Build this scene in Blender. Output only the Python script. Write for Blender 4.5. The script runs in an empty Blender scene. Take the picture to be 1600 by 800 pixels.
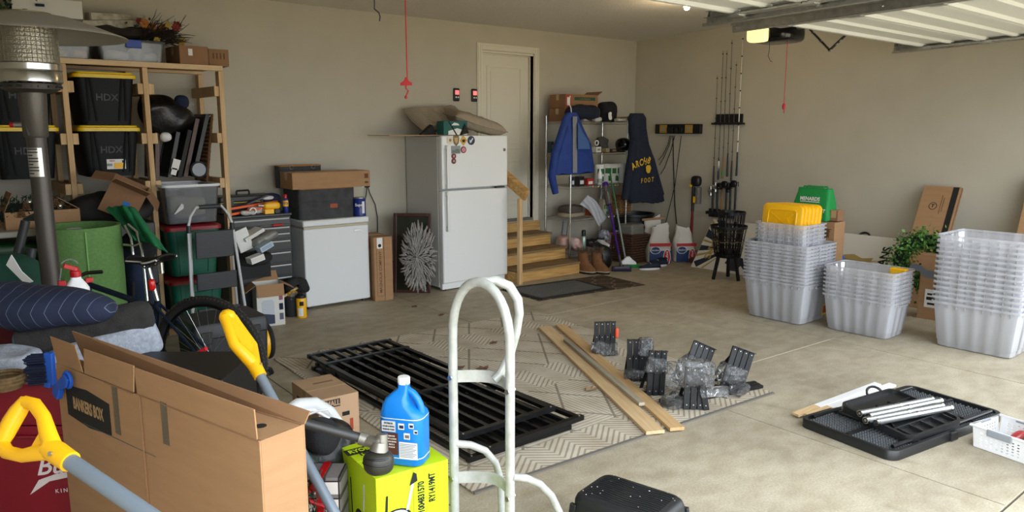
import bpy, bmesh, math, random
from math import sin, cos, pi, radians as rad, atan, sqrt
from mathutils import Vector as V, Matrix, noise, Quaternion
random.seed(7)
SC = bpy.context.scene
COL = SC.collection
# ---------------------------------------------------------------- camera
F = 1180.0; CAMH = 1.74; HORIZON = 203.0
TH = atan((400-HORIZON)/F); AZ = atan(1440/(F/cos(TH)))
FWH = V((cos(AZ), sin(AZ), 0)); RT = V((sin(AZ), -cos(AZ), 0))
FW = FWH*cos(TH)+V((0, 0, -sin(TH))); UP = FWH*sin(TH)+V((0, 0, cos(TH)))
CP = V((0, 0, CAMH))
cd = bpy.data.cameras.new('camera'); cam = bpy.data.objects.new('camera', cd); COL.objects.link(cam)
cd.sensor_width = 36; cd.lens = F/1600*36; cd.clip_start = 0.05; cd.clip_end = 200
m = Matrix((RT, UP, -FW)).transposed().to_4x4(); m.translation = CP; cam.matrix_world = m
SC.camera = cam
# ---------------------------------------------------------------- world: bright overcast sky
w = bpy.data.worlds.new('overcast'); SC.world = w; w.use_nodes = True
bg = w.node_tree.nodes['Background']; bg.inputs[0].default_value = (0.86, 0.93, 1.0, 1); bg.inputs[1].default_value = 3.0
# ---------------------------------------------------------------- soft sun added from behind the house: driveway bounce brightens ceiling and upper walls
sl_ = bpy.data.lights.new('added_sun', 'SUN'); sl_.energy = 6; sl_.angle = rad(12); sl_.color = (1, .96, .9); so_ = bpy.data.objects.new('added_sun', sl_); COL.objects.link(so_); so_.rotation_euler = (rad(-32), 0, rad(8))
# ---------------------------------------------------------------- exposure
vs = SC.view_settings; vs.view_transform = 'Standard'; vs.look = 'None'; vs.exposure = 0.97; vs.gamma = 1; vs.use_curve_mapping = False
cy = SC.cycles
cy.max_bounces = 16; cy.diffuse_bounces = 10; cy.glossy_bounces = 4; cy.transmission_bounces = 6; cy.transparent_max_bounces = 48
cy.use_denoising = True; cy.sample_clamp_indirect = 8; cy.caustics_reflective = False; cy.caustics_refractive = False
# light portals in the two open doorways: they emit nothing, they only guide the sky's sampling
for (x0, x1) in ((-0.15, 4.35), (4.75, 7.7)):
    l = bpy.data.lights.new('doorway_portal', 'AREA'); l.shape = 'RECTANGLE'; l.size = x1-x0; l.size_y = 2.35; l.cycles.is_portal = True
    o = bpy.data.objects.new('doorway_portal', l); COL.objects.link(o); o.location = ((x0+x1)/2, 0.9, 1.18); o.rotation_euler = (rad(90), 0, 0)

# ================================================================ helpers
def ray(x, y): return FW+RT*((x-800)/F)-UP*((y-400)/F)
def G(x, y, z=0.0): d = ray(x, y); return CP+d*((z-CAMH)/d.z)
def PY(x, y, Y): d = ray(x, y); return CP+d*(Y/d.y)
def PX(x, y, X): d = ray(x, y); return CP+d*(X/d.x)
def D(x, y, t): return CP+ray(x, y)*t
def lin(h):
    if isinstance(h, str):
        h = [int(h[i:i+2], 16)/255 for i in (0, 2, 4)]
    return tuple(c/12.92 if c < .04045 else ((c+.055)/1.055)**2.4 for c in h)+(1,)
MATS = {}
def mat(key, col, rough=.6, metal=0, var=0.0, scale=8, bump=0.0, bscale=60, col2=None, stretch=None, trans=0, emit=None, coat=0, spec=.5, alpha=1):
    if key in MATS: return MATS[key]
    m = bpy.data.materials.new(key); m.use_nodes = True; nt = m.node_tree; b = nt.nodes['Principled BSDF']; N = nt.nodes.new; L = nt.links.new
    c = lin(col); b.inputs['Base Color'].default_value = c; b.inputs['Roughness'].default_value = rough; b.inputs['Metallic'].default_value = metal
    b.inputs['Specular IOR Level'].default_value = spec
    if coat: b.inputs['Coat Weight'].default_value = coat
    if trans: b.inputs['Transmission Weight'].default_value = trans
    if alpha < 1: b.inputs['Alpha'].default_value = alpha
    if emit: b.inputs['Emission Color'].default_value = lin(emit[0]); b.inputs['Emission Strength'].default_value = emit[1]
    tc = N('ShaderNodeTexCoord'); src = tc.outputs['Object']
    if stretch:
        mp = N('ShaderNodeMapping'); mp.inputs['Scale'].default_value = stretch; L(src, mp.inputs[0]); src = mp.outputs[0]
    if var or col2:
        n = N('ShaderNodeTexNoise'); n.inputs['Scale'].default_value = scale; n.inputs['Detail'].default_value = 6; L(src, n.inputs['Vector'])
        r = N('ShaderNodeValToRGB'); L(n.outputs[0], r.inputs[0]); r.color_ramp.elements[0].position = .32; r.color_ramp.elements[1].position = .68
        c2 = lin(col2) if col2 else tuple(min(1, x*(1+var)) for x in c[:3])+(1,)
        c1 = c if col2 else tuple(x*(1-var) for x in c[:3])+(1,)
        r.color_ramp.elements[0].color = c1; r.color_ramp.elements[1].color = c2; L(r.outputs[0], b.inputs['Base Color'])
    if bump:
        n2 = N('ShaderNodeTexNoise'); n2.inputs['Scale'].default_value = bscale; n2.inputs['Detail'].default_value = 4; L(src, n2.inputs['Vector'])
        bp = N('ShaderNodeBump'); bp.inputs['Strength'].default_value = bump; bp.inputs['Distance'].default_value = .01; L(n2.outputs[0], bp.inputs['Height']); L(bp.outputs[0], b.inputs['Normal'])
    MATS[key] = m; return m
def clearmat(key, col, see=.5, rough=.2, transl=.5, bump=0, bscale=40):
    """cloudy see-through plastic: part transparent, part scattering, with a gloss on top"""
    if key in MATS: return MATS[key]
    m = bpy.data.materials.new(key); m.use_nodes = True; nt = m.node_tree; N = nt.nodes.new; L = nt.links.new
    out = nt.nodes['Material Output']; nt.nodes.remove(nt.nodes['Principled BSDF'])
    t = N('ShaderNodeBsdfTransparent'); d = N('ShaderNodeBsdfDiffuse'); tl = N('ShaderNodeBsdfTranslucent'); g = N('ShaderNodeBsdfGlossy')
    for n in (d, tl): n.inputs[0].default_value = lin(col)
    t.inputs[0].default_value = tuple(.5+.5*x for x in lin(col)[:3])+(1,); g.inputs['Roughness'].default_value = rough
    a = N('ShaderNodeMixShader'); a.inputs[0].default_value = transl; L(d.outputs[0], a.inputs[1]); L(tl.outputs[0], a.inputs[2])
    b = N('ShaderNodeMixShader'); b.inputs[0].default_value = see; L(a.outputs[0], b.inputs[1]); L(t.outputs[0], b.inputs[2])
    fr = N('ShaderNodeFresnel'); fr.inputs[0].default_value = 1.45
    c = N('ShaderNodeMixShader'); L(fr.outputs[0], c.inputs[0]); L(b.outputs[0], c.inputs[1]); L(g.outputs[0], c.inputs[2]); L(c.outputs[0], out.inputs[0])
    if bump:
        tc = N('ShaderNodeTexCoord'); n2 = N('ShaderNodeTexNoise'); n2.inputs['Scale'].default_value = bscale; L(tc.outputs['Object'], n2.inputs['Vector'])
        bp = N('ShaderNodeBump'); bp.inputs['Strength'].default_value = bump; bp.inputs['Distance'].default_value = .03; L(n2.outputs[0], bp.inputs['Height'])
        L(bp.outputs[0], g.inputs['Normal']); L(bp.outputs[0], fr.inputs['Normal']); L(bp.outputs[0], d.inputs['Normal'])
    MATS[key] = m; return m

def frame(d):
    d = V(d).normalized(); a = V((0, 0, 1)) if abs(d.z) < .95 else V((1, 0, 0)); u = a.cross(d).normalized(); return u, d.cross(u)
def rrect(sx, sy, r, n=3):
    pts = []
    for (cx, cy_, a0) in ((sx/2-r, sy/2-r, 0), (-sx/2+r, sy/2-r, 90), (-sx/2+r, -sy/2+r, 180), (sx/2-r, -sy/2+r, 270)):
        for i in range(n+1):
            a = rad(a0+90*i/n); pts.append((cx+r*cos(a), cy_+r*sin(a)))
    return pts
class B:
    def __init__(s): s.v = []; s.f = []; s.mi = []; s.k = 0
    def add(s, vs, fs):
        o = len(s.v); s.v += [tuple(x) for x in vs]; s.f += [tuple(i+o for i in f) for f in fs]; s.mi += [s.k]*len(fs); return s
    def box(s, c, sz, R=None):
        h = V(sz)/2; P = [V((x*h.x, y*h.y, z*h.z)) for x in (-1, 1) for y in (-1, 1) for z in (-1, 1)]
        if R is not None: P = [R@p for p in P]
        c = V(c); return s.add([c+p for p in P], [(0, 1, 3, 2), (4, 6, 7, 5), (0, 4, 5, 1), (2, 3, 7, 6), (0, 2, 6, 4), (1, 5, 7, 3)])
    def bb(s, a, b): return s.box((V(a)+V(b))/2, [abs(y-x) for x, y in zip(a, b)])
    def bar(s, p0, p1, w, t, up=None):
        """rectangular bar from p0 to p1; w across, t along 'up'"""
        p0 = V(p0); p1 = V(p1); d = (p1-p0); L = d.length; d.normalize(); up = V(up) if up else (V((0, 0, 1)) if abs(d.z) < .9 else V((0, 1, 0)))
        x = d.cross(up).normalized(); u = x.cross(d)
        return s.box((p0+p1)/2, (L, w, t), Matrix((d, x, u)).transposed())
    def loft(s, rings, c0=True, c1=True, closed=True):
        n = len(rings[0]); o = []
        vs = [p for r in rings for p in r]; fs = []
        for i in range(len(rings)-1):
            for j in range(n if closed else n-1):
                a = i*n+j; b = i*n+(j+1) % n; fs.append((a, b, b+n, a+n))
        if c0: fs.append(tuple(range(n-1, -1, -1)))
        if c1: fs.append(tuple((len(rings)-1)*n+j for j in range(n)))
        return s.add(vs, fs)
    def cyl(s, p0, p1, r0, r1=None, n=14, cap=True):
        p0 = V(p0); p1 = V(p1); r1 = r0 if r1 is None else r1; u, w = frame(p1-p0)
        R = lambda p, r: [p+(u*cos(2*pi*i/n)+w*sin(2*pi*i/n))*r for i in range(n)]
        return s.loft([R(p0, r0), R(p1, r1)], cap, cap)
    def tube(s, pts, r, n=8, closed=False):
        pts = [V(p) for p in pts]; N = len(pts); rings = []; u = None
        for i, p in enumerate(pts):
            a = pts[(i-1) % N] if (closed or i > 0) else p; b = pts[(i+1) % N] if (closed or i < N-1) else p
            d = (b-a).normalized()
            if u is None: u, w = frame(d)
            else: u = (u-d*u.dot(d)).normalized(); w = d.cross(u)
            rr = r[i] if isinstance(r, (list, tuple)) else r
            rings.append([p+(u*cos(2*pi*k/n)+w*sin(2*pi*k/n))*rr for k in range(n)])
        if closed: rings.append(rings[0])
        return s.loft(rings, not closed, not closed)
    def lathe(s, prof, n=24, c=(0, 0, 0), cap=True):
        c = V(c); return s.loft([[c+V((r*cos(2*pi*i/n), r*sin(2*pi*i/n), z)) for i in range(n)] for r, z in prof], cap, cap)
    def prism(s, poly, M, h):
        n = len(poly); P = [M@V((x, y, 0)) for x, y in poly]; Q = [M@V((x, y, h)) for x, y in poly]
        return s.loft([P, Q])
    def grid(s, fn, nu, nv, thick=0):
        P = [[V(fn(i/nu, j/nv)) for i in range(nu+1)] for j in range(nv+1)]
        vs = [p for r in P for p in r]; W = nu+1
        fs = [(j*W+i, j*W+i+1, (j+1)*W+i+1, (j+1)*W+i) for j in range(nv) for i in range(nu)]
        return s.add(vs, fs)
    def blob(s, c, r, e=1.0, e2=1.0, amp=0, fq=3, n=20, m=12, seed=0, R=None):
        c = V(c); sg = lambda x, p: math.copysign(abs(x)**p, x); vs = []; fs = []
        for j in range(m+1):
            ph = -pi/2+pi*j/m
            for i in range(n):
                t = 2*pi*i/n
                p = V((r[0]*sg(cos(ph), e)*sg(cos(t), e2), r[1]*sg(cos(ph), e)*sg(sin(t), e2), r[2]*sg(sin(ph), e)))
                if amp:
                    q = noise.noise_vector((p+V((seed*3.1, seed*1.7, seed)))*fq); p = p+q*amp
                if R is not None: p = R@p
                vs.append(c+p)
        for j in range(m):
            for i in range(n):
                a = j*n+i; b = j*n+(i+1) % n; fs.append((a, b, b+n, a+n))
        return s.add(vs, fs)
    def torus(s, c, R, r, axis=(0, 0, 1), n=28, k=8):
        u, w = frame(axis); c = V(c); return s.tube([c+(u*cos(2*pi*i/n)+w*sin(2*pi*i/n))*R for i in range(n)], r, k, True)
    def build(s, name, ms, parent=None, smooth=40, bevel=0, sub=0, solid=0):
        me = bpy.data.meshes.new(name); me.from_pydata(s.v, [], s.f); ms = ms if isinstance(ms, (list, tuple)) else [ms]
        for x in ms: me.materials.append(x)
        if len(ms) > 1: me.polygons.foreach_set('material_index', s.mi)
        bm = bmesh.new(); bm.from_mesh(me); bmesh.ops.recalc_face_normals(bm, faces=bm.faces); bm.to_mesh(me); bm.free()
        if smooth:
            me.polygons.foreach_set('use_smooth', [True]*len(me.polygons)); me.set_sharp_from_angle(angle=rad(smooth))
        o = bpy.data.objects.new(name, me); COL.objects.link(o)
        if parent: o.parent = parent
        if solid: q = o.modifiers.new('solid', 'SOLIDIFY'); q.thickness = solid; q.offset = 0
        if bevel: q = o.modifiers.new('bevel', 'BEVEL'); q.width = bevel; q.segments = 2; q.limit_method = 'ANGLE'; q.angle_limit = rad(40)
        if sub: q = o.modifiers.new('sub', 'SUBSURF'); q.levels = sub; q.render_levels = sub
        return o
def tag(o, label, cat, group=None, kind=None):
    o['label'] = label; o['category'] = cat
    if group: o['group'] = group
    if kind: o['kind'] = kind
    return o
def T(name, label, cat, loc=(0, 0, 0), rz=0, group=None, rot=None):
    o = bpy.data.objects.new(name, None); COL.objects.link(o); o.location = loc; o.rotation_euler = rot if rot else (0, 0, rz); o.empty_display_size = .05
    return tag(o, label, cat, group)
def struct(o): o['kind'] = 'structure'; return o
def stuff(o): o['kind'] = 'stuff'; return o
def copy_tree(o, loc=None, rz=None, label=None, group=None, parent=None):
    c = o.copy(); COL.objects.link(c)
    if parent: c.parent = parent
    if loc is not None: c.location = loc
    if rz is not None: c.rotation_euler = rz if isinstance(rz, (tuple, list)) else (0, 0, rz)
    if label: c['label'] = label
    if group: c['group'] = group
    for ch in list(o.children): copy_tree(ch, parent=c)
    return c
def FM(o, x, y):
    """frame matrix: origin o, x and y directions on a face, z out of it"""
    x = V(x).normalized(); y = V(y).normalized(); z = x.cross(y); M = Matrix((x, y, z)).transposed().to_4x4(); M.translation = V(o); return M
_tx = {}
def text(parent, s, M, size, m, name='lettering', bold=0, ext=.0006, align='CENTER', sx=1, shear=0, spacing=1):
    c = bpy.data.curves.new(name, 'FONT'); c.body = s; c.size = size; c.extrude = ext; c.offset = bold*size; c.align_x = align; c.align_y = 'CENTER'; c.shear = shear; c.space_character = spacing; c.resolution_u = 3
    t = bpy.data.objects.new('tmp', c); COL.objects.link(t); dg = bpy.context.evaluated_depsgraph_get()
    me = bpy.data.meshes.new_from_object(t.evaluated_get(dg)); bpy.data.objects.remove(t)
    me.transform(M@Matrix.Diagonal((sx, 1, 1, 1))); me.materials.clear(); me.materials.append(m); me.name = name
    o = bpy.data.objects.new(name, me); COL.objects.link(o); o.parent = parent; return o
def decal(parent, M, sx, sy, m, name='label', t=.0012):
    return B().prism([(-sx/2, -sy/2), (sx/2, -sy/2), (sx/2, sy/2), (-sx/2, sy/2)], M, t).build(name, m, parent)
def arc(c, r, a0, a1, n, u, w):
    c = V(c); u = V(u); w = V(w); return [c+(u*cos(rad(a0+(a1-a0)*i/n))+w*sin(rad(a0+(a1-a0)*i/n)))*r for i in range(n+1)]
def nz(p, s=0): return noise.noise(V(p)+V((s*7.3, s*3.1, s)))
XA, YA, ZA = V((1, 0, 0)), V((0, 1, 0)), V((0, 0, 1))
# ================================================================ materials
m_wall = mat('wall_paint', 'b8b2a2', .9, var=.03, scale=3, bump=.08, bscale=120)
m_ceil = mat('ceiling_paint', 'd6d2c8', .95, var=.03, scale=30, bump=.5, bscale=45)
m_trim = mat('trim_paint', 'd8d3c2', .45)
m_card = mat('cardboard', 'a17c58', .85, var=.06, scale=5, bump=.1, bscale=90, stretch=(1, 1, 6))
m_card2 = mat('cardboard_dark', '8a6648', .85, var=.07, scale=5)
m_cardin = mat('cardboard_inside', '8f6c4c', .9, var=.05)
m_cardp = mat('cardboard_pale', 'b89676', .8, var=.05, scale=4)
m_blk = mat('black_plastic', '0f1011', .45, bump=.05, bscale=200)
m_blkm = mat('black_metal', '101113', .38, metal=.3)
m_dk = mat('dark_grey_plastic', '2b2e31', .5, bump=.05, bscale=150)
m_white = mat('white_enamel', 'e8eaea', .28, coat=.3)
m_whitep = mat('white_plastic', 'e9eaec', .4)
m_paper = mat('white_paper', 'dfdfdc', .7)
m_chrome = mat('chrome', 'c9cac8', .22, metal=1)
m_steel = mat('galvanised_steel', 'b8b8b4', .36, metal=.9, var=.15, scale=25)
m_alu = mat('aluminium', 'b9bcbf', .32, metal=1)
m_wood = mat('pine', 'd4b486', .65, col2='bd986a', scale=3, stretch=(14, 14, 1.2))
m_woodx = mat('pine_long', 'd9bd95', .65, col2='c7a679', scale=3, stretch=(1.2, 16, 16))
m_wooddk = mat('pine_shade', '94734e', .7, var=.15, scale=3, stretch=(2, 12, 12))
m_red = mat('red_plastic', 'b3151c', .35); m_yel = mat('yellow_plastic', 'f2b50c', .38, bump=.02); m_org = mat('orange_plastic', 'e0591a', .45)
m_grn = mat('green_plastic', '0f5a45', .45); m_blue = mat('blue_plastic', '1b62c4', .4); m_navy = mat('navy_cloth', '1b2540', .9, var=.15, scale=40, bump=.3, bscale=120)
m_ink = mat('black_print', '15130f', .8); m_inkbr = mat('brown_print', '5c4029', .85)
m_clear = clearmat('clear_tote', 'f8f9ff', .4, .18, .4)
m_clear2 = clearmat('clear_bin', 'd5d9de', .8, .2, .4)
m_film = clearmat('plastic_film', 'f2f4f6', .88, .1, .4, bump=1.0, bscale=26)
m_gfelt = mat('grey_felt', '3f4041', .95, var=.2, scale=14, bump=.3, bscale=180)
m_rub = mat('black_rubber', '161616', .8)
m_pip = mat('tan_piping', 'a9713d', .8)
# ================================================================ the setting
XW, YW, XL, YF = 8.45, 7.4, -0.4, 1.06
def zc(y): return 2.98+(YW-y)*.036
def concrete():
    m = bpy.data.materials.new('concrete'); m.use_nodes = True; nt = m.node_tree; N = nt.nodes.new; L = nt.links.new; b = nt.nodes['Principled BSDF']
    tc = N('ShaderNodeTexCoord'); 
    def nse(sc, det, st=(1, 1, 1), dist=0):
        mp = N('ShaderNodeMapping'); mp.inputs['Scale'].default_value = st; L(tc.outputs['Object'], mp.inputs[0])
        n = N('ShaderNodeTexNoise'); n.inputs['Scale'].default_value = sc; n.inputs['Detail'].default_value = det; n.inputs['Distortion'].default_value = dist; L(mp.outputs[0], n.inputs['Vector']); return n.outputs[0]
    def ramp(src, p0, c0, p1, c1):
        r = N('ShaderNodeValToRGB'); e = r.color_ramp.elements; e[0].position = p0; e[1].position = p1; e[0].color = lin(c0); e[1].color = lin(c1); L(src, r.inputs[0]); return r.outputs[0]
    def mul(a, c, f):
        x = N('ShaderNodeMix'); x.data_type = 'RGBA'; x.blend_type = 'MULTIPLY'; x.inputs[0].default_value = f; L(a, x.inputs[6]); L(c, x.inputs[7]); return x.outputs[2]
    c = ramp(nse(1.1, 9, dist=.6), .3, 'aca391', .7, 'c3baa6')
    c = mul(c, ramp(nse(6, 9, (1, 1.6, 1), .3), .35, 'c9c0ae', .65, 'ffffff'), .45)
    c = mul(c, ramp(nse(2.3, 8, (1.6, .6, 1), .5), .6, 'ffffff', .8, '9a9284'), .5)
    c = mul(c, ramp(nse(7, 3), .74, 'ffffff', .80, '6b655b'), .6)
    c = mul(c, ramp(nse(90, 3), .3, 'cfcac0', .7, 'ffffff'), .6)
    L(c, b.inputs['Base Color']); b.inputs['Roughness'].default_value = .62; b.inputs['Specular IOR Level'].default_value = .35
    bp = N('ShaderNodeBump'); bp.inputs['Strength'].default_value = .15; bp.inputs['Distance'].default_value = .004; L(nse(60, 5), bp.inputs['Height']); L(bp.outputs[0], b.inputs['Normal'])
    return m
m_conc = concrete(); m_joint = mat('joint_dark', '4a443a', .9); m_fill = mat('joint_filler', 'cfc8b4', .8)
fl = struct(B().bb((XL, YF, -.16), (XW, YW, -.012)).build('floor', m_joint, smooth=0))
xs = [lambda y: XL, lambda y: 1.9+.03*(y-3), lambda y: 3.95+.028*(y-3), lambda y: 6.0+.036*(y-3), lambda y: XW]
ys = [lambda x: YF, lambda x: 3.06-.05*(x-5.3), lambda x: 5.17, lambda x: YW]
g = .004
for i in range(4):
    for j in range(3):
        q = []
        for (a, b_, sx_, sy_) in ((i, j, 1, 1), (i+1, j, -1, 1), (i+1, j+1, -1, -1), (i, j+1, 1, -1)):
            y = ys[b_](4); x = xs[a](y); y = ys[b_](x); q.append((x+sx_*g, y+sy_*g))
        o = B().prism(q, Matrix.Translation((0, 0, -.05)), .05).build('slab', m_conc, fl, smooth=0)
for (xa, xb, k) in ((xs[2](3), 6.0, 1), (xs[2](5.2), 6.05, 2)):
    B().prism([(xa, ys[k](xa)-.004), (xb, ys[k](xb)-.004), (xb, ys[k](xb)+.004), (xa, ys[k](xa)+.004)], Matrix.Translation((0, 0, -.012)), .0125).build('joint_filler', m_fill, fl, smooth=0)
gr = B(); gr.bb((-16, -30, -.2), (24, YF-.004, -.014)); struct(gr.build('driveway', m_conc, smooth=0))
# walls
DX0, DX1, DZ0, DZ1 = 5.68, 6.50, .60, 2.68
wb = B(); zt = 3.3
wb.bb((XL-.15, YW, -.1), (DX0, YW+.15, zt)); wb.bb((DX1, YW, -.1), (XW+.15, YW+.15, zt)); wb.bb((DX0, YW, DZ1), (DX1, YW+.15, zt)); wb.bb((DX0, YW, -.1), (DX1, YW+.15, DZ0))
struct(wb.build('wall_back', m_wall, smooth=0))
struct(B().bb((XW, YF-.2, -.1), (XW+.15, YW, zt)).build('wall_right', m_wall, smooth=0))
struct(B().bb((XL-.15, YF-.2, -.1), (XL, YW, zt)).build('wall_left', m_wall, smooth=0))
wf = B(); wf.bb((XL, .93, -.1), (-.15, YF, zt)); wf.bb((4.4, .93, -.1), (4.75, YF, zt)); wf.bb((7.7, .93, -.1), (XW, YF, zt)); wf.bb((-.15, .93, 2.36), (4.4, YF, zt)); wf.bb((4.75, .93, 2.36), (7.7, YF, zt))
struct(wf.build('wall_front', m_wall, smooth=0))
c = B().loft([[V((XL, YF-.1, zc(YF))), V((XL, YW, zc(YW))), V((XL, YW, zt+.1)), V((XL, YF-.1, zt+.1))], [V((XW, YF-.1, zc(YF))), V((XW, YW, zc(YW))), V((XW, YW, zt+.1)), V((XW, YF-.1, zt+.1))]])
struct(c.build('ceiling', m_ceil, smooth=0))
# ---- entry door with casing
dr = struct(B().bb((DX0, YW+.085, DZ0+.01), (DX1-.015, YW+.125, DZ1-.03)).build('door_1', m_trim, smooth=0, bevel=.002))
for (z0, z1) in ((.78, 1.36), (1.5, 2.52)):
    x0, x1 = DX0+.13, DX1-.13; b = B()
    b.bb((x0, YW+.076, z0), (x0+.025, YW+.085, z1)); b.bb((x1-.025, YW+.076, z0), (x1, YW+.085, z1)); b.bb((x0+.025, YW+.076, z0), (x1-.025, YW+.085, z0+.025)); b.bb((x0+.025, YW+.076, z1-.025), (x1-.025, YW+.085, z1))
    b.build('panel_moulding', m_trim, dr, smooth=0, bevel=.004)
    B().bb((x0+.06, YW+.079, z0+.06), (x1-.06, YW+.085, z1-.06)).build('raised_panel', m_trim, dr, smooth=0, bevel=.005)
b = B(); b.cyl((5.76, YW+.085, 1.55), (5.76, YW+.05, 1.55), .012); b.blob((5.76, YW+.035, 1.55), (.028, .022, .028)); b.build('door_knob', m_steel, dr)
b = B(); b.bb((DX1, YW-.002, DZ0), (DX1+.02, YW+.13, DZ1)); b.bb((DX0-.02, YW-.002, DZ0), (DX0, YW+.13, DZ1)); b.bb((DX0-.02, YW-.002, DZ1-.02), (DX1+.02, YW+.13, DZ1)); b.bb((DX1-.012, YW+.055, DZ0), (DX1, YW+.085, DZ1-.02)); b.bb((DX0, YW+.055, DZ1-.032), (DX1, YW+.085, DZ1-.02))
b.build('jamb', m_trim, dr, smooth=0)
B().bb((DX0, YW-.005, DZ0-.02), (DX1, YW+.13, DZ0+.01)).build('threshold', mat('threshold', '6d675c', .5), dr, smooth=0)
cs = B(); cw = .085
for (x0, x1) in ((DX0-cw, DX0-.008), (DX1+.008, DX1+cw)):
    cs.bb((x0, YW-.018, .45), (x1, YW, DZ1+cw)); 
    cs.bb((x0+.012, YW-.024, .45), (x0+.03, YW-.017, DZ1+cw-.012)); cs.bb((x1-.03, YW-.024, .45), (x1-.012, YW-.017, DZ1+cw-.012))
cs.bb((DX0-.008, YW-.018, DZ1+.008), (DX1+.008, YW, DZ1+cw)); cs.bb((DX0-.03, YW-.024, DZ1+cw-.03), (DX1+.03, YW-.017, DZ1+cw-.012))
struct(cs.build('trim_1', m_trim, smooth=0, bevel=.003))
# ---- steps up to the door
m_tw = mat('treated_wood', 'cfa564', .7, col2='a57c44', scale=2.2, stretch=(1.5, 10, 18)); m_tread = mat('treated_wood_tread', '8f754f', .75, col2='6b5638', scale=2.5, stretch=(1.5, 10, 18))
st = T('entry_steps', 'treated timber steps with three treads leading up to the white door', 'steps', (0, 0, 0))
X0, X1 = 5.52, 6.50
for k in range(4):
    y = 6.5+.28*k; z = .15*k
    xr = X1 if k < 3 else 6.58
    B().bb((X0, y, z+.002), (xr, y+.03, z+.122)).build('riser', m_tw, st, smooth=0, bevel=.003)
    if k < 3: B().bb((X0-.02, y-.02, z+.123), (X1+.02, y+.278, z+.15)).build('tread', m_tread, st, smooth=0, bevel=.004)
for x in (X0-.035, X1-.0): 
    b = B()
    for k in range(3): b.bb((x, 6.53+.28*k, .0), (x+.034, 6.81+.28*k if k < 2 else YW-.01, .12+.15*k))
    b.build('stringer', m_tw, st, smooth=0)
hr = T('handrail', 'sloping wooden handrail on a single square post beside the steps', 'handrail')
B().bb((5.445, 6.42, 0), (5.49, 6.465, .98)).build('post', m_wood, hr, smooth=0, bevel=.002)
B().bar((5.502, 6.38, 1.0), (5.502, 7.39, 1.52), .04, .09).build('rail', m_tw, hr, smooth=0, bevel=.004)
B().bar((5.53, 6.40, 1.06), (5.53, 7.39, 1.57), .09, .03).build('rail_cap', m_tw, hr, smooth=0, bevel=.004)
# ================================================================ overhead doors
m_door = mat('garage_door_white', 'd9dbd6', .5)
def line(p, q): return lambda y: p+(q-p)*((y-p.y)/(q.y-p.y))
LA = line(PX(1144, 50, 4.85), PX(1480, 2, 4.85)); LB = line(PX(1396, 84, 7.45), PX(1600, 62, 7.45)); L0 = line(PX(1104, 42, 4.5), PX(1104, 42, 4.5)+V((0, -1, 0))*1.0+V((0, 0, LA(1).z-LA(2).z)))
def track(name, ln, yend, side, label):
    t = T(name, label, 'door track', (0, 0, 0), 0, 'overhead door tracks')
    a = ln(yend); e = ln(1.15); b = B()
    b.bar(a+V((0, 0, .028)), e+V((0, 0, .028)), .003, .056); b.bar(a+V((side*.022, 0, 0)), e+V((side*.022, 0, 0)), .047, .003); b.bar(a+V((side*.02, 0, .056)), e+V((side*.02, 0, .056)), .04, .003); b.bar(a+V((side*.045, 0, .008)), e+V((side*.045, 0, .008)), .003, .02)
    b.build('rail', m_steel, t, smooth=0)
    b = B(); b.bar(a+V((-side*.02, .0, .075)), e+V((-side*.02, 0, .075)), .003, .05); b.bar(a+V((-side*.0, .0, .1)), e+V((-side*.0, 0, .1)), .035, .003); b.build('angle_brace', m_steel, t, smooth=0)
    for yy in (yend-.04, (yend+1.2)/2):
        p = ln(yy)+V((-side*.005, 0, .06)); b = B(); b.bar(p, V((p.x, p.y, zc(p.y))), .03, .003); b.bar(p+V((0, .03, 0)), V((p.x-side*.3, p.y+.03, zc(p.y))), .03, .003); b.build('hanger', m_steel, t, smooth=0)
        b = B(); b.cyl(ln(yy)+V((-.012, 0, .03)), ln(yy)+V((.012, 0, .03)), .009, n=6); b.build('bolt', m_chrome, t)
    return t
track('door_track', L0, L0(0) and PX(1104, 42, 4.5).y, -1, 'galvanised door track nearest the bulb, on the near side of its twin')
track('door_track', LA, PX(1144, 50, 4.85).y, 1, 'galvanised door track reaching in front of its twin, above the fishing rods')
track('door_track', LB, PX(1396, 84, 7.45).y, -1, 'galvanised door track along the right wall, far side of the overhead door')
def garage_door(ln, x0, x1, yfar, label):
    t = T('garage_door', label, 'garage door', (0, 0, 0), 0, 'open overhead garage doors')
    sl = (ln(2).z-ln(1).z); sec = .5
    for k in range(4):
        y1 = yfar-k*(sec+.006); y0 = y1-sec
        if y0 < YF+.02: y0 = YF+.02
        prof = []; n = 2; H = .045
        # underside profile along y: flat pan, raised ribs
        pts = [(0, .0), (.03, 0), (.045, .022), (.225, .022), (.24, .004), (.265, .004), (.28, .022), (.455, .022), (.47, 0), (.5, 0)]
        rings = []
        for x in (x0, x1):
            r = [V((x, y0+(y1-y0)*u/.5, ln(y0+(y1-y0)*u/.5).z+.03+z)) for u, z in pts]; r += [V((x, p.y, ln(p.y).z+.075)) for p in (r[-1], r[0])]; rings.append(r)
        s = B().loft(rings).build('door_section', m_door, t, smooth=0)
        for x, sg in ((x0, 1), (x1, -1)):
            b = B(); b.bar(V((x+sg*.03, y0, ln(y0).z+.022)), V((x+sg*.03, y1, ln(y1).z+.022)), .07, .012); b.build('end_stile', m_steel, s, smooth=0, bevel=.002)
            b = B(); yy = y1-.02; z = ln(yy).z+.03; b.cyl((x-sg*.075, yy, z), (x+sg*.05, yy, z), .006, n=8); b.cyl((x-sg*.075, yy, z), (x-sg*.05, yy, z), .021, n=12); b.bb((x-.0+sg*.0, yy-.06, z-.02), (x+sg*.07, yy+.04, z-.012)); b.build('roller_hinge', m_steel, s, smooth=0)
    return t
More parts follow.
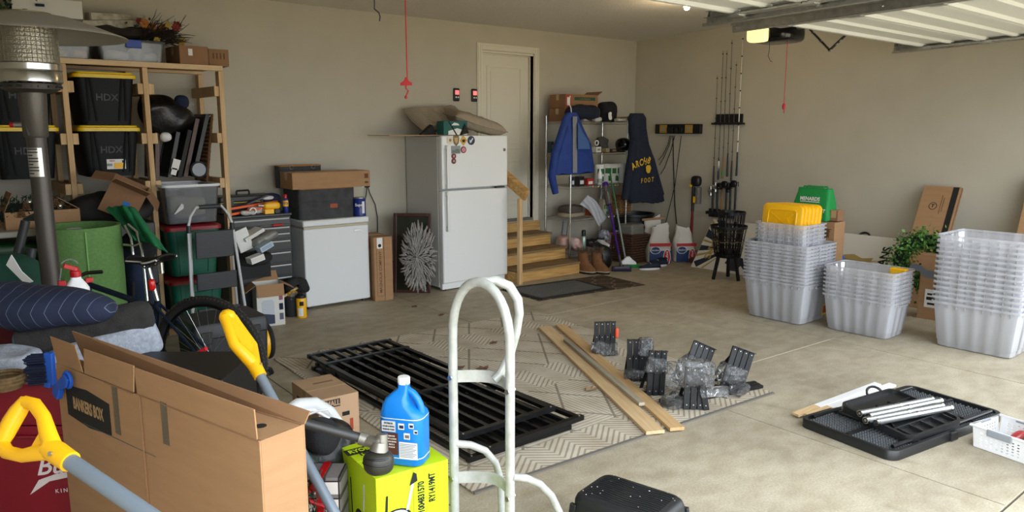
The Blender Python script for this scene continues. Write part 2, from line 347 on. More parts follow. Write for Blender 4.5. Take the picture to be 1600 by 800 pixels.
garage_door(L0, .0, 4.38, PX(1148, 22, 4.38).y, 'open white overhead door of the bay nearer the entry door')
garage_door(LA, 4.98, 7.36, PX(1440, 74, 7.36).y, 'open white overhead door hanging below the black opener, by the right wall')
# ---- openers, cords
op = T('garage_opener', 'black garage door opener with glowing cream light lens, hung from the ceiling', 'door opener', (6.2, 3.82, 2.5))
b = B(); b.blob((0.03, 0, .07), (.19, .2, .075), .45, .5, n=24); b.build('housing', mat('gloss_black', '0c0c0d', .2), op)
b = B(); b.blob((-.16, .07, .066), (.05, .1, .068), .45, .5, n=20); b.build('light_lens', mat('lens_lit', 'f5e3a0', .4, emit=('ffdf90', .75)), op)
b = B(); 
for x in (-.1, .12): b.bb((x, .05, .13), (x+.03, .053, zc(3.87)-2.5))
b.build('hanger_strap', m_steel, op, smooth=0)
B().bb((.0, -2.7, .1), (.04, -.1, .14)).build('rail', m_steel, op, smooth=0)
b = B(); b.tube([(-.09, .0, .02), (-.085, .0, -.06), (-.1, 0, -.12), (-.06, 0, -.16), (-.03, .0, -.165)], .0025, 5); b.build('antenna_wire', m_blk, op)
da = T('opener_linkage', 'black V-shaped arm bolted below the overhead door, right of the opener', 'door arm', PX(1297, 79, 5.8))
P0 = da.location; a1 = PX(1262, 42, 5.8)-P0; a2 = PX(1320, 56, 5.8)-P0
b = B(); b.bar((0, 0, 0), a1, .035, .006, (0, 1, 0)); b.build('long_arm', m_blkm, da, smooth=0); b = B(); b.bar((0, .008, 0), a2, .035, .006, (0, 1, 0)); b.build('short_arm', m_blkm, da, smooth=0)
b = B()
for p in (V((0, 0, 0)), a2*.45, a2*.7, a1*.4, a1*.75): b.cyl(p+V((0, -.008, 0)), p+V((0, .014, 0)), .009, n=8)
b.build('bolt', m_steel, da)
rl = T('opener_rail', 'steel trolley rail under the ceiling holding the long red cord', 'opener rail', (2.3, 3.68, 2.62))
B().bb((-.02, -2.55, 0), (.02, .6, .04)).build('rail', m_steel, rl, smooth=0)
b = B(); b.bb((-.05, -.06, -.03), (.05, .06, 0)); b.build('trolley', m_blk, rl, smooth=0, bevel=.005)
b = B(); b.bb((-.015, .5, .04), (.015, .503, zc(4.2)-2.62)); b.build('hanger_strap', m_steel, rl, smooth=0)
m_cord = mat('red_cord', 'b01a2c', .6)
rc = T('release_cord', 'long red pull cord with a red T handle, left of the fridge', 'pull cord', (2.3, 3.68, 2.0))
b = B(); b.cyl((.0, 0, .01), (.0, 0, .59), .0035, n=6); b.tube([(0, 0, 0), (-.012, 0, -.03), (.006, 0, -.045), (-.01, 0, -.075)], .004, 6); b.blob((-.01, 0, -.08), (.008, .008, .01)); b.build('cord', m_cord, rc)
b = B(); Mh = FM((0, .008, 0), (.76, -.64, 0), (0, 0, 1)); b.prism([(-.033, -.016), (.033, -.016), (.033, -.003), (.013, .009), (.006, .028), (-.006, .028), (-.013, .009), (-.033, -.003)], Mh, .014); b.build('handle', m_red, rc, bevel=.002)
rc = T('release_cord', 'short thin red pull cord hanging below the black opener', 'pull cord', (6.2, 3.7, 1.93))
b = B(); b.cyl((0, 0, .03), (0, 0, .7), .0035, n=6); b.tube([(0, 0, .03), (-.014, 0, .0), (.012, 0, -.0), (.005, 0, -.045)], .004, 6); b.build('cord', m_cord, rc)
b = B(); b.blob((0, 0, .015), (.016, .016, .03), n=10, m=8); b.build('knot', m_cord, rc)
p = PX(586, 0, 2.3); tag(B().tube([V((2.3, p.y, 2.66)), PX(585, 8, 2.3), PX(585, 14, 2.3), PX(592, 20, 2.3), PX(594, 26, 2.3), PX(593, 33, 2.3)], .0035, 6).build('antenna_wire', m_dk), 'thin grey antenna wire dangling from above, left of the red cord', 'wire')
# ---- ceiling bulb
pb = PX(1073, 18, 6.45); lf = T('bulb_holder', 'bare glowing bulb in a white holder on the ceiling', 'light', (pb.x, pb.y, zc(pb.y)))
B().lathe([(.065, 0), (.06, -.02), (.03, -.045), (.02, -.05)], 20).build('holder', m_whitep, lf)
B().lathe([(.012, -.05), (.02, -.065), (.031, -.095), (.025, -.12), (.008, -.13)], 16).build('bulb', mat('bulb_lit', 'fff4dc', .4, emit=('ffdf9e', 60)), lf)
l = bpy.data.lights.new('bulb_light', 'POINT'); l.energy = 6; l.color = (1, .78, .5); l.shadow_soft_size = .035; o = bpy.data.objects.new('bulb_light', l); COL.objects.link(o); o.location = lf.location+V((0, 0, -.19))
# ---- wall fittings
for i, (px, py) in enumerate(((712, 148), (740, 149))):
    p = PY(px, py, YW-.001); k = T('door_control', ['black door control with red lit button, further from the door casing', 'black door control with red lit button, close beside the door casing'][i], 'wall control', p, 0, 'wall door controls')
    B().bb((-.04, -.028, -.075), (.04, 0, .075)).build('housing', m_blk, k, smooth=0, bevel=.01)
    B().bb((-.027, -.034, .0), (.027, -.027, .05)).build('lit_button', mat('lit_red', 'ff8a8a', .4, emit=('ff5a5a', .8)), k, smooth=0, bevel=.004)
    b = B(); b.cyl((-.015, -.027, -.03), (-.015, -.033, -.03), .009); b.cyl((.015, -.027, -.03), (.015, -.033, -.03), .009); b.build('small_button', m_whitep, k)
p = PY(571, 284, YW-.001); k = T('wall_outlet', 'white wall outlet with black plugs above the chest freezer', 'outlet', p)
B().bb((-.04, -.006, -.062), (.04, 0, .062)).build('plate', m_whitep, k, smooth=0, bevel=.002)
pc = T('plug_cord', 'black plug and cord hanging from the wall outlet', 'cord', p)
b = B(); b.bb((-.02, -.045, -.06), (.03, -.007, -.01)); b.bb((-.015, -.045, .0), (.025, -.008, .035)); b.build('plug', m_rub, pc, smooth=0, bevel=.006)
b = B(); b.tube([(.0, -.03, -.06), (-.02, -.04, -.15), (-.05, -.03, -.27), (-.06, -.03, -.33)], .005, 6); b.tube([(.015, -.03, -.06), (.03, -.03, -.12), (.1, -.02, -.25), (.125, -.02, -.4), (.12, -.02, -.62), (.15, -.03, -.75), (.28, -.02, -.9), (.38, -.02, -.98)], .005, 6); b.build('cable', m_rub, pc)
# ================================================================ box helper
m_tape = mat('clear_tape', 'b59872', .25)
def cbox(label, loc, sz, rz=0, m=None, mi=None, top=True, cat='box', name='cardboard_box', group=None, rot=None, tape=True):
    """carton standing on its base centre: four walls, floor, two closed top flaps and a tape strip"""
    m = m or m_card; sx, sy, sz_ = sz; t = T(name, label, cat, loc, rz, group, rot); k = .004; b = B()
    for s in (-1, 1):
        b.box((s*(sx/2-k/2), 0, sz_/2), (k, sy, sz_)); b.box((0, s*(sy/2-k/2), sz_/2), (sx-2*k, k, sz_))
    b.box((0, 0, k/2), (sx-2*k, sy-2*k, k)); b.build('body', m, t, smooth=0, bevel=.0015)
    if top:
        for s in (-1, 1): B().box((0, s*sy/4, sz_+.001), (sx, sy/2-.002, .003)).build('flap', m, t, smooth=0)
        if tape:
            q = B(); q.box((0, 0, sz_+.003), (sx+.002, .05, .0012)); q.box((sx/2+.0008, 0, sz_-.035), (.001, .05, .07)); q.box((-sx/2-.0008, 0, sz_-.035), (.001, .05, .07)); q.build('tape', m_tape, t, smooth=0)
    return t
def flap(t, p0, p1, L, dirv, m=None, name='flap'):
    """open flap hinged along p0-p1, reaching L along dirv"""
    p0 = V(p0); p1 = V(p1); d = V(dirv).normalized()*L; n = (p1-p0).cross(d).normalized()*.002
    i = (p1-p0)*.02
    return B().loft([[p0-n, p1-n, p1-n+d-i, p0-n+d+i], [p0+n, p1+n, p1+n+d-i, p0+n+d+i]]).build(name, m or m_card, t, smooth=0)
# ================================================================ refrigerator
fr = T('refrigerator', 'tall white refrigerator with freezer compartment on top, beside the entry steps', 'refrigerator', (5.02, 6.66, 0))
m_frside = mat('fridge_side_shaded', 'c3c3bf', .45, bump=.15, bscale=260)  # side shading put into the colour, greyer than the white doors
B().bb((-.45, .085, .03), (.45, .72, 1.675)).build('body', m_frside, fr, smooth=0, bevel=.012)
B().bb((-.44, .075, .06), (.44, .085, 1.66)).build('gasket', mat('gasket', '9da0a0', .7), fr, smooth=0)
for nm, z0, z1 in (('freezer_door', 1.115, 1.68), ('main_door', .085, 1.095)):
    d = B().bb((-.45, 0, z0), (.45, .075, z1)).build(nm, m_white, fr, smooth=60, bevel=.014)
    za, zb = (1.12, 1.58) if z0 > 1 else (.66, 1.09)
    b = B(); b.bb((-.415, -.045, za), (-.38, -.025, zb)); b.bb((-.415, -.03, za), (-.38, 0, za+.05)); b.bb((-.415, -.03, zb-.05), (-.38, 0, zb)); b.build('handle', m_white, d, smooth=60, bevel=.008)
B().bb((-.44, .04, .012), (.44, .09, .08)).build('kick_grille', m_white, fr, smooth=0, bevel=.006)
b = B(); 
for x in (-.4, .4): b.cyl((x, .06, 0), (x, .06, .03), .02); b.cyl((x, .66, 0), (x, .66, .03), .02)
b.build('foot', m_dk, fr)
b = B(); b.cyl((.4, 0, 1.52), (.4, -.003, 1.52), .018, n=20); b.build('emblem', mat('emblem', '77706a', .4), fr)
b = B(); b.bb((.28, -.008, 1.098), (.4, .03, 1.112)); b.build('hinge', m_dk, fr, smooth=0)
mg = 'magnets on the freezer door'
def magnet(label, px, py, poly, col, inner=None, icol=None):
    p = PY(px, py, 6.658); t = T('fridge_magnet', label, 'magnet', p, 0, mg); M = FM((0, 0, 0), XA, ZA)
    B().prism(poly, M, .005).build('face', mat('mag_'+col, col, .5), t, smooth=30)
    if inner: M.translation = V((0, -.005, 0)); B().prism(inner, M, .0015).build('print', mat('mag_'+icol, icol, .5), t, smooth=30)
circ = lambda r, n=20, x=0, y=0: [(x+r*cos(2*pi*i/n), y+r*sin(2*pi*i/n)) for i in range(n)]
magnet('cream badge magnet at the top left of the freezer door', 703, 219, [(-.035, -.03), (0, -.042), (.035, -.03), (.04, .035), (-.04, .035)], 'd9d0b4', circ(.016), '8a7a58')
magnet('brown shield magnet between the cream badge and the yellow diamond', 712.5, 219.5, [(0, -.06), (.03, -.03), (.042, .02), (.03, .05), (-.03, .05), (-.042, .02), (-.03, -.03)], '7a5f38', [(0, -.035), (.02, -.01), (.026, .03), (-.026, .03), (-.02, -.01)], 'c2a56a')
magnet('yellow diamond road-sign magnet on the freezer door', 724, 219.5, [(0, -.055), (.048, 0), (0, .055), (-.048, 0)], 'd7a83c', [(-.022, -.006), (-.014, -.02), (.014, -.02), (.022, .004), (.012, .012), (-.018, .01)], '2a2418')
magnet('dark blue round magnet with white streaks on the freezer door', 736, 219.5, circ(.048), '26324a', [(-.02, -.026), (-.005, -.026), (.028, .022), (.012, .026), (-.006, .0), (-.026, .01)], 'd6dbe0')
magnet('small landscape picture magnet beside the handle', 712, 234, [(-.058, -.042), (.058, -.042), (.058, .042), (-.058, .042)], '8f9598', [(-.05, -.035), (.05, -.035), (.05, .0), (.01, .012), (-.03, -.008), (-.05, .0)], '6c7568')
magnet('pink round magnet with dark rim', 724, 234, circ(.036), '6a3038', circ(.026), 'd78792')
magnet('dark red round magnet, upper of the two below the picture magnet', 708.8, 244, circ(.03), '7c2a30', circ(.012, 10), 'b9a6a0')
magnet('dark red round magnet, lower of the two below the picture magnet', 708.8, 251.7, circ(.03), '70262c', circ(.012, 10), 'a9a6a0')
# on the fridge
s = T('cardboard_sheet', 'flat cardboard sheet overhanging the fridge top on the wall side', 'cardboard', (4.42, 7.02, 1.683), rad(-3)); b = B(); b.box((0, 0, .0), (.78, .5, .007)); b.build('sheet', m_cardp, s, smooth=0)
m_cush = mat('beige_cushion', '9c8f7c', .95, var=.06, scale=30, bump=.35, bscale=220)
def cushion(label, loc, sz, rot, sd):
    t = T('cushion', label, 'cushion', loc, 0, 'beige seat cushions', rot); a, c_, h = sz
    tuft = [(x*a*.45, y*c_*.45) for x in (-1, 0, 1) for y in (-1, 0, 1)]
    def top(s_, lo):
        def fn(u, v):
            x = (u*2-1); y = (v*2-1); ex = (1-abs(x)**4)**.5 if abs(x) < 1 else 0; ey = (1-abs(y)**4)**.5 if abs(y) < 1 else 0
            px, py = x*a*(1-.06*(1-abs(y)**2)*0-.05*(1-y*y)*abs(x)), y*c_*(1-.05*(1-x*x)*abs(y))
            z = h*ex*ey
            for tx, ty in tuft:
                d2 = ((px-tx)**2+(py-ty)**2); z -= h*.42*math.exp(-d2/(.055**2))
            z += nz((px*9, py*9, sd))*.012
            return (px, py, s_*max(z, 0)+.018*(x*x*y*y))
        return fn
    b = B(); b.grid(top(1, 0), 34, 34); b.grid(top(-1, 0), 34, 34); b.build('cover', m_cush, t, smooth=180)
    b = B(); b.tube([V((x*a*1.0, y*c_*1.0, .018*(x*x*y*y))) for x, y in [(cos(q)*min(1/max(abs(cos(q)), 1e-6), 1/max(abs(sin(q)), 1e-6)), sin(q)*min(1/max(abs(cos(q)), 1e-6), 1/max(abs(sin(q)), 1e-6))) for q in [2*pi*i/40 for i in range(40)]]], .006, 6, True); b.build('piping', m_cush, t)
    for tx, ty in tuft: B().blob((tx, ty, h*.5), (.012, .012, .006), n=8, m=6).build('tuft_button', m_cush, t)
    return t
cushion('beige tufted cushion slumped over the fridge top towards the door', (5.2, 6.99, 1.83), (.33, .3, .1), (rad(9), rad(15), rad(-10)), 1)
c2 = cushion('beige cushion propped behind the other one, nearer the back wall', (4.86, 7.13, 1.86), (.36, .2, .085), (rad(34), rad(-4), rad(3)), 5)
t = T('snack_box', 'teal printed carton with torn black flaps on the fridge front edge', 'box', (4.78, 6.76, 1.688), rad(2)); m_teal = mat('teal_card', '175a52', .6)
B().bb((-.16, -.06, 0), (.16, .06, .145)).build('body', m_teal, t, smooth=0, bevel=.002)
M = FM((0, -.0605, .07), XA, ZA)
B().prism([(-.1, -.07), (.155, -.07), (.155, -.03), (.02, .0), (-.1, -.03)], M, .001).build('print', m_paper, t, smooth=0)
B().prism([(-.1, .07), (-.085, .07), (.02, -.07), (-.0, -.07)], FM((0, -.062, .07), XA, ZA), .001).build('torn_flap', m_ink, t, smooth=0)
B().loft([[V((.05, -.063, .0)), V((.12, -.063, .12)), V((.16, -.063, .02))], [V((.06, -.09, .0)), V((.12, -.066, .125)), V((.165, -.08, .02))]]).build('torn_flap', m_ink, t, smooth=0)
b = B(); b.prism([(-.06, .03), (-.02, .06), (.03, .05), (.05, .03)], FM((0, -.062, .07), XA, ZA), .001); b.build('print', m_paper, t, smooth=0)
b = B(); b.loft([[V((-.18, .03, .0)), V((-.36, .05, .0)), V((-.22, .04, .1))], [V((-.18, .1, .0)), V((-.36, .1, .0)), V((-.22, .1, .11))]]); tag(b.build('black_flap_scrap', m_ink, smooth=0), 'black folded scrap lying left of the teal carton on the fridge', 'cardboard').location = (4.8, 6.8, 1.69)
# ================================================================ chest freezer
cf = T('chest_freezer', 'low white chest freezer with a grey felt bin on its lid', 'freezer', (3.4, 6.8, 0))
B().bb((-.35, 0, .03), (.35, .54, .795)).build('cabinet', mat('freezer_white', 'd9dcdd', .5, bump=.1, bscale=300), cf, smooth=0, bevel=.012)
B().bb((-.345, .0, .797), (.345, .53, .815)).build('lid_gasket', mat('old_gasket', 'b9b096', .7), cf, smooth=0)
B().bb((-.355, -.008, .816), (.355, .545, .878)).build('lid', mat('freezer_white', 'd9dcdd', .5), cf, smooth=60, bevel=.014)
B().bb((.19, -.004, .735), (.26, .001, .755)).build('badge', m_alu, cf, smooth=0, bevel=.002)
b = B(); 
for x in (-.3, .3): b.cyl((x, .06, 0), (x, .06, .03), .02); b.cyl((x, .48, 0), (x, .48, .03), .02)
b.build('foot', m_dk, cf)
def felt_bin(label, loc, sz, dip, rz=0):
    t = T('felt_bin', label, 'storage bin', loc, rz); sx, sy, h = sz; n = 40
    ring = rrect(sx, sy, .035, 9); rings = []
    def top(x, y): return h-(dip*(1-min(1, (x/(sx*.36))**2)) if abs(x) < sx*.36 else 0)
    for f in (0, .33, .66, 1): rings.append([V((x*(1-.02*(1-f)), y*(1-.02*(1-f)), top(x, y)*f)) for x, y in ring])
    inner = [[V((x*.95, y*.93, top(x, y)*f)) for x, y in ring] for f in (1, .1)]
    b = B(); b.loft(rings+inner, True, True); b.build('body', m_gfelt, t, smooth=50)
    b = B(); b.tube([V((x*.975, y*.965, top(x, y)+.002)) for x, y in ring], .006, 6, True); b.build('piping', m_pip, t)
    b = B(); b.tube([V((x*1.002, y*1.002, h*.58)) for x, y in ring], .002, 5, True); b.build('seam', m_gfelt, t)
    return t
fb = felt_bin('charcoal felt storage bin with an orange leather label on the freezer', (3.35, 7.06, .88), (.6, .38, .29), .06)
decal(fb, FM((.06, -.192, .12), XA, ZA), .08, .04, mat('orange_leather', '9c4a2c', .7), 'leather_label', .003)
lb = cbox('long flat brown carton lying across the grey felt bin', (3.4, 7.0, 1.178), (.82, .3, .155), rad(-1.2)); M = FM((.37, -.1505, .1), XA, ZA)
for k, (yy, hh) in enumerate(((.02, .045), (-.045, .02))): decal(lb, FM((.37, -.1505, .085+yy), XA, ZA), .04, hh, m_inkbr, 'print')
fb2 = felt_bin('charcoal felt bin lying behind the long carton, only its piped top edge showing', (3.22, 7.24, 1.172), (.46, .13, .215), .0)
b = B(); b.torus((-.1, -.07, .2), .018, .003, (0, 1, .2), 14, 5); b.torus((.13, -.07, .2), .018, .003, (0, 1, .2), 14, 5); b.build('ring', m_chrome, fb2)
cn = T('formula_can', 'dark blue and white tin can on the freezer lid beside the felt bin', 'can', (3.765, 6.93, .878) and (3.69, 6.86, .88)); m_bcan = mat('can_blue', '1c2f7c', .35)
b = B(); b.lathe([(.062, .0), (.064, .004), (.064, .006), (.062, .01), (.062, .168), (.064, .172), (.064, .178), (.06, .18)], 28); b.build('body', m_bcan, cn)
b = B(); b.lathe([(.061, .176), (.063, .18), (.063, .188), (.058, .19)], 28); b.build('lid', m_steel, cn)
dirc = V((-.5, -.86, 0)); b = B(); b.loft([[V((.0632*cos(a), .0632*sin(a), z)) for a in [rad(265+i*7) for i in range(5)]] for z in (.03, .15)], False, False, False); b.build('label', m_paper, cn)
text(cn, 'Super', FM(V((-.42, -.9, 0))*.0635+V((-.004, 0, .115)), V((.9, -.42, 0)), ZA), .038, m_paper, bold=.02)
# ================================================================ tall carton, framed picture, shaggy mat
mb = cbox('tall narrow brown carton with MAGNOLIA COMPANY print, beside the freezer', (3.885, 6.92, 0), (.2, .4, .66), rad(-6))
text(mb, 'MAGNOLIA COMPANY', FM((-.03, -.2015, .3), ZA, (-1, 0, 0)), .042, m_inkbr, bold=.01)
b = B(); M = FM((-.03, -.2012, .3), ZA, (-1, 0, 0))
for (x, y, sx, sy) in ((0, .04, .5, .003), (0, -.04, .5, .003), (-.25, 0, .003, .083), (.25, 0, .003, .083)): b.prism([(x-sx/2, y-sy/2), (x+sx/2, y-sy/2), (x+sx/2, y+sy/2), (x-sx/2, y+sy/2)], M, .0006)
b.build('print_border', m_inkbr, mb, smooth=0)
decal(mb, FM((-.035, -.2012, .6), XA, ZA), .06, .11, m_paper, 'label'); b = B(); b.prism(circ(.018), FM((-.035, -.2026, .575), XA, ZA), .0005); b.build('print', m_ink, mb, smooth=0)
B().bb((.012, -.206, .0), (.1, -.2005, .66)).build('overlap_panel', m_card, mb, smooth=0)
A_ = V((4.13, 6.99, 0)); B_ = V((4.43, 6.71, 0)); xd = (B_-A_).normalized(); nf = V((xd.y, -xd.x, 0)); up = (ZA*.86-nf*.13).normalized()
pf = T('picture_frame', 'dark mahogany frame with black glass leaning by the fridge', 'picture frame', (A_+B_)/2); wd = (B_-A_).length; hh = .86; fn_ = xd.cross(up)
Rm = Matrix((xd, up, fn_)).transposed(); b = B()
m_mah = mat('mahogany', '3f1f17', .35)
for (cx, cy_, sx, sy) in ((-wd/2+.0175, hh/2, .035, hh), (wd/2-.0175, hh/2, .035, hh), (0, .0175, wd-.07, .035), (0, hh-.0175, wd-.07, .035)):
    B().box(Rm@V((cx, cy_, .0)), (sx, sy, .028), Rm).build('moulding', m_mah, pf, smooth=0, bevel=.004)
B().box(Rm@V((0, hh/2, -.004)), (wd-.066, hh-.066, .008), Rm).build('glass', mat('black_glass', '22261f', .12), pf, smooth=0)
sm = T('shaggy_mat', 'oval grey shaggy loop-pile bath mat propped against the mahogany frame', 'mat', PX(654, 402, 4.2)); RX, RZ = .18, .345
m_pile = mat('grey_chenille', '8d8984', .95, var=.25, scale=12, bump=.3, bscale=200)
B().loft([[Rm@V((RX*.8*cos(2*pi*i/28), RZ*.85*sin(2*pi*i/28), z)) for i in range(28)] for z in (-.012, 0)]).build('backing', m_dk, sm, smooth=0)
b = B(); random.seed(3)
for ringi in range(7):
    f0 = .02+ringi*.125; cnt = [10, 18, 26, 32, 38, 44, 50][ringi]
    for i in range(cnt):
        a = 2*pi*(i+random.random()*.6)/cnt+ringi*.4; L = .26+.1*random.random(); w = random.uniform(-.18, .18); pts = []
        for k in range(5):
            f = f0+L*k/4; aa = a+w*k/4; z = .01+.03*(1-f)+.028*sin(pi*min(1, .15+k/4))+random.uniform(0, .006)
            pts.append(Rm@V((RX*f*cos(aa), RZ*f*sin(aa), z)))
        b.tube(pts, [.0075, .0095, .0095, .009, .006], 5)
stuff(b.build('pile', m_pile, sm))
# ================================================================ tool chest and what lies on it
tc = T('tool_chest', 'black tool chest with chrome drawer pulls beside the chest freezer', 'tool chest', (2.66, 6.85, 0)); m_tool = mat('tool_black', '1d2022', .35)
B().bb((-.29, .0, .06), (.29, .45, .94)).build('cabinet', m_tool, tc, smooth=0, bevel=.006)
B().bb((-.3, -.01, .94), (.3, .46, .965)).build('top_tray', m_tool, tc, smooth=0, bevel=.005)
zs = [(.86, .935), (.8, .85), (.73, .79), (.62, .72), (.5, .61), (.38, .49), (.24, .37)]
for z0, z1 in zs:
    d = B().bb((-.275, -.016, z0), (.275, .0, z1-.008)).build('drawer', m_tool, tc, smooth=0, bevel=.003)
    b = B(); b.cyl((-.26, -.028, z1-.018), (.26, -.028, z1-.018), .008, n=8); b.build('pull', mat('pull_silver', 'c4c6c6', .4, metal=.2), d)
b = B()
for x in (-.25, .25):
    for y in (.04, .42): b.cyl((x-.012, y, .03), (x+.012, y, .03), .03, n=14)
b.build('caster', m_rub, tc)
tb = T('toolbox', 'black toolbox with folding handle and yellow trim at the back of the tool chest', 'toolbox', (2.62, 7.16, .966))
B().bb((-.25, -.1, 0), (.25, .1, .1)).build('body', m_blk, tb, smooth=0, bevel=.01); B().bb((-.255, -.105, .108), (.255, .105, .165)).build('lid', m_blk, tb, smooth=0, bevel=.012); B().bb((-.25, -.103, .1), (.25, .1, .108)).build('trim', mat('dull_yellow', 'a89a2c', .5), tb, smooth=0)
b = B(); b.tube([(-.06, 0, .16), (-.06, 0, .2), (-.055, 0, .206), (.055, 0, .206), (.06, 0, .2), (.06, 0, .16)], .009, 8); b.build('handle', m_blk, tb)
b = B()
for x in (-.15, .15): b.bb((x-.02, -.112, .075), (x+.02, -.103, .13))
b.build('latch', m_dk, tb, smooth=0)
Z0 = .966
t = T('bar_clamp', 'orange bar lying aslant on the tool chest, upper of two', 'tool', (0, 0, 0), 0, 'orange bars on the tool chest'); b = B(); b.bar((2.38, 6.93, Z0+.06), (2.88, 6.98, Z0+.1), .03, .022, (0, 0, 1)); b.build('bar', m_org, t, smooth=0, bevel=.003); B().bb((2.36, 6.91, Z0), (2.41, 6.95, Z0+.07)).build('jaw', m_dk, t, smooth=0)
t = T('bar_clamp', 'orange bar lying aslant on the tool chest, lower of two', 'tool', (0, 0, 0), 0, 'orange bars on the tool chest'); b = B(); b.bar((2.37, 6.88, Z0+.012), (2.86, 6.94, Z0+.07), .026, .022, (0, 0, 1)); b.build('bar', m_org, t, smooth=0, bevel=.003); B().bb((2.85, 6.92, Z0), (2.885, 6.96, Z0+.085)).build('jaw', m_dk, t, smooth=0)
b = B(); b.bar((2.5, 7.0, Z0+.06), (2.8, 7.02, Z0+.16), .07, .012, (0, 0, 1)); tag(b.build('square_ruler', mat('dull_violet', '3c3f55', .4), smooth=0, bevel=.002), 'dark violet flat level leaning on the toolbox front', 'tool')
t = T('tape_roll', 'white roll of tape standing on the tool chest', 'tape', (2.6, 6.9, Z0+.035)); b = B(); b.loft([[V((r*cos(2*pi*i/24), y, r*sin(2*pi*i/24))) for i in range(24)] for r, y in ((.022, -.03), (.035, -.03), (.035, .03), (.022, .03), (.022, -.03))], False, False); b.build('roll', m_paper, t)
t = T('yellow_tool', 'yellow power tool with black battery on the tool chest', 'tool', (2.76, 6.88, Z0)); b = B(); b.bb((-.06, -.04, 0), (.03, .05, .045)); b.blob((.03, .02, .07), (.08, .035, .035), .6, .6); b.build('housing', m_yel, t, smooth=60, bevel=.004); B().bb((.04, -.03, 0), (.09, .05, .04)).build('battery', m_blk, t, smooth=0, bevel=.004); b = B(); b.cyl((-.05, .02, .075), (-.1, .02, .08), .014); b.build('chuck', m_steel, t)
t = T('spray_can', 'blue and yellow lubricant spray can with red cap on the tool chest', 'spray can', (2.915, 6.87, Z0)); b = B(); b.lathe([(.024, 0), (.026, .004), (.026, .12), (.02, .135), (.012, .14)], 20); b.build('can', mat('lube_blue', '1b2f7a', .3), t)
b = B(); b.lathe([(.0265, .06), (.0265, .115)], 20, cap=False); b.build('label', m_yel, t); b = B(); b.lathe([(.018, .138), (.018, .165), (.014, .172)], 16); b.build('cap', m_red, t); text(t, 'WD', FM((-.013, -.024, .088), (.87, -.5, 0), ZA), .03, mat('wd_ink', '1b2f7a', .4), bold=.02)
t = T('baseball_cap', 'navy and white baseball cap tossed on the tool chest by the wall', 'cap', (2.86, 7.08, Z0+.05)); b = B(); b.blob((0, 0, .05), (.1, .08, .075), .8, 1, .008, 12); b.build('crown', m_navy, t); b = B(); b.blob((-.05, -.05, .085), (.06, .04, .02), .8, 1, .004, 12); b.build('front_panel', m_paper, t)
for i, (x, y, cl, lb_, s_) in enumerate(((2.55, 6.87, 'b7b7b2', 'crumpled clear blister pack in front of the tape roll', (.07, .03, .02)), (2.68, 6.95, 'c9c9c6', 'crumpled white rag between tape roll and yellow tool', (.05, .04, .035)))):
    b = B(); b.blob((0, 0, s_[2]), s_, .7, .7, .015, 18, 18, 10, i); tag(b.build(('blister_pack', 'rag')[i], mat('scrap'+str(i), cl, .5)), lb_, ('packaging', 'rag')[i]).location = (x, y, Z0)
t = T('screwdriver', 'red handled screwdriver in the open second drawer of the tool chest', 'tool', (2.76, 6.82, .86)); b = B(); b.cyl((0, 0, 0), (.1, .004, 0), .012, .01, 10); b.build('handle', m_red, t); b = B(); b.cyl((0, 0, 0), (-.12, -.004, 0), .004, n=8); b.build('shaft', m_chrome, t)
# ================================================================ clutter in front of the tool chest
pbx = T('paint_carton', 'tall white printed carton with brown flaps open, in front of the tool chest', 'box', (2.575, 6.56, 0), rad(-10)); b = B(); m_pbox = mat('white_carton', 'd5d3cb', .7)
for s_ in (-1, 1): b.box((s_*.118, 0, .19), (.004, .2, .38)); b.box((0, s_*.1, .19), (.236, .004, .38))
b.box((0, 0, .003), (.23, .2, .004)); b.build('body', m_pbox, pbx, smooth=0)
flap(pbx, (-.12, -.102, .38), (.12, -.102, .38), .11, (0, -.35, -.95)); flap(pbx, (-.12, .1, .38), (-.12, -.1, .38), .11, (-.9, 0, -.6)); flap(pbx, (.12, -.1, .38), (.12, .1, .38), .11, (.9, 0, -.5)); flap(pbx, (.12, .1, .38), (-.12, .1, .38), .1, (0, .5, .6))
M = FM((-.02, -.1025, .12), XA, ZA); B().prism([(-.06, -.11), (.05, -.11), (.05, .1), (.035, .12), (-.045, .12), (-.06, .1)], M, .001).build('print', mat('print_pale', 'b9bfc6', .6), pbx, smooth=0)
B().prism([(-.06, -.1), (.05, -.1), (.05, -.02), (-.06, .0)], FM((-.02, -.1036, .12), XA, ZA), .0006).build('print', mat('print_navy', '26304a', .6), pbx, smooth=0)
for k in range(3): decal(pbx, FM((.09, -.1025, .08+.09*k), XA, ZA), .035, .06, (mat('print_violet', '54506b', .6), m_navy, mat('print_pink', '8a5560', .6))[k], 'print')
b = B(); b.box((0, -.02, .27), (.3, .16, .15)); b.blob((.02, -.02, .36), (.17, .1, .06), .7, .7, .03, 9, 20, 10, 2); o = b.build('tool_bag', mat('black_bag', '1a1a1b', .8, bump=.3, bscale=40), smooth=50); tag(o, 'black tool bag perched behind the white printed carton', 'bag'); o.location = (2.5, 6.75, .22); 
B().bb((-.14, -.07, -.22), (.14, .06, .2)).build('frame_crate', m_blk, o, smooth=0, bevel=.01)
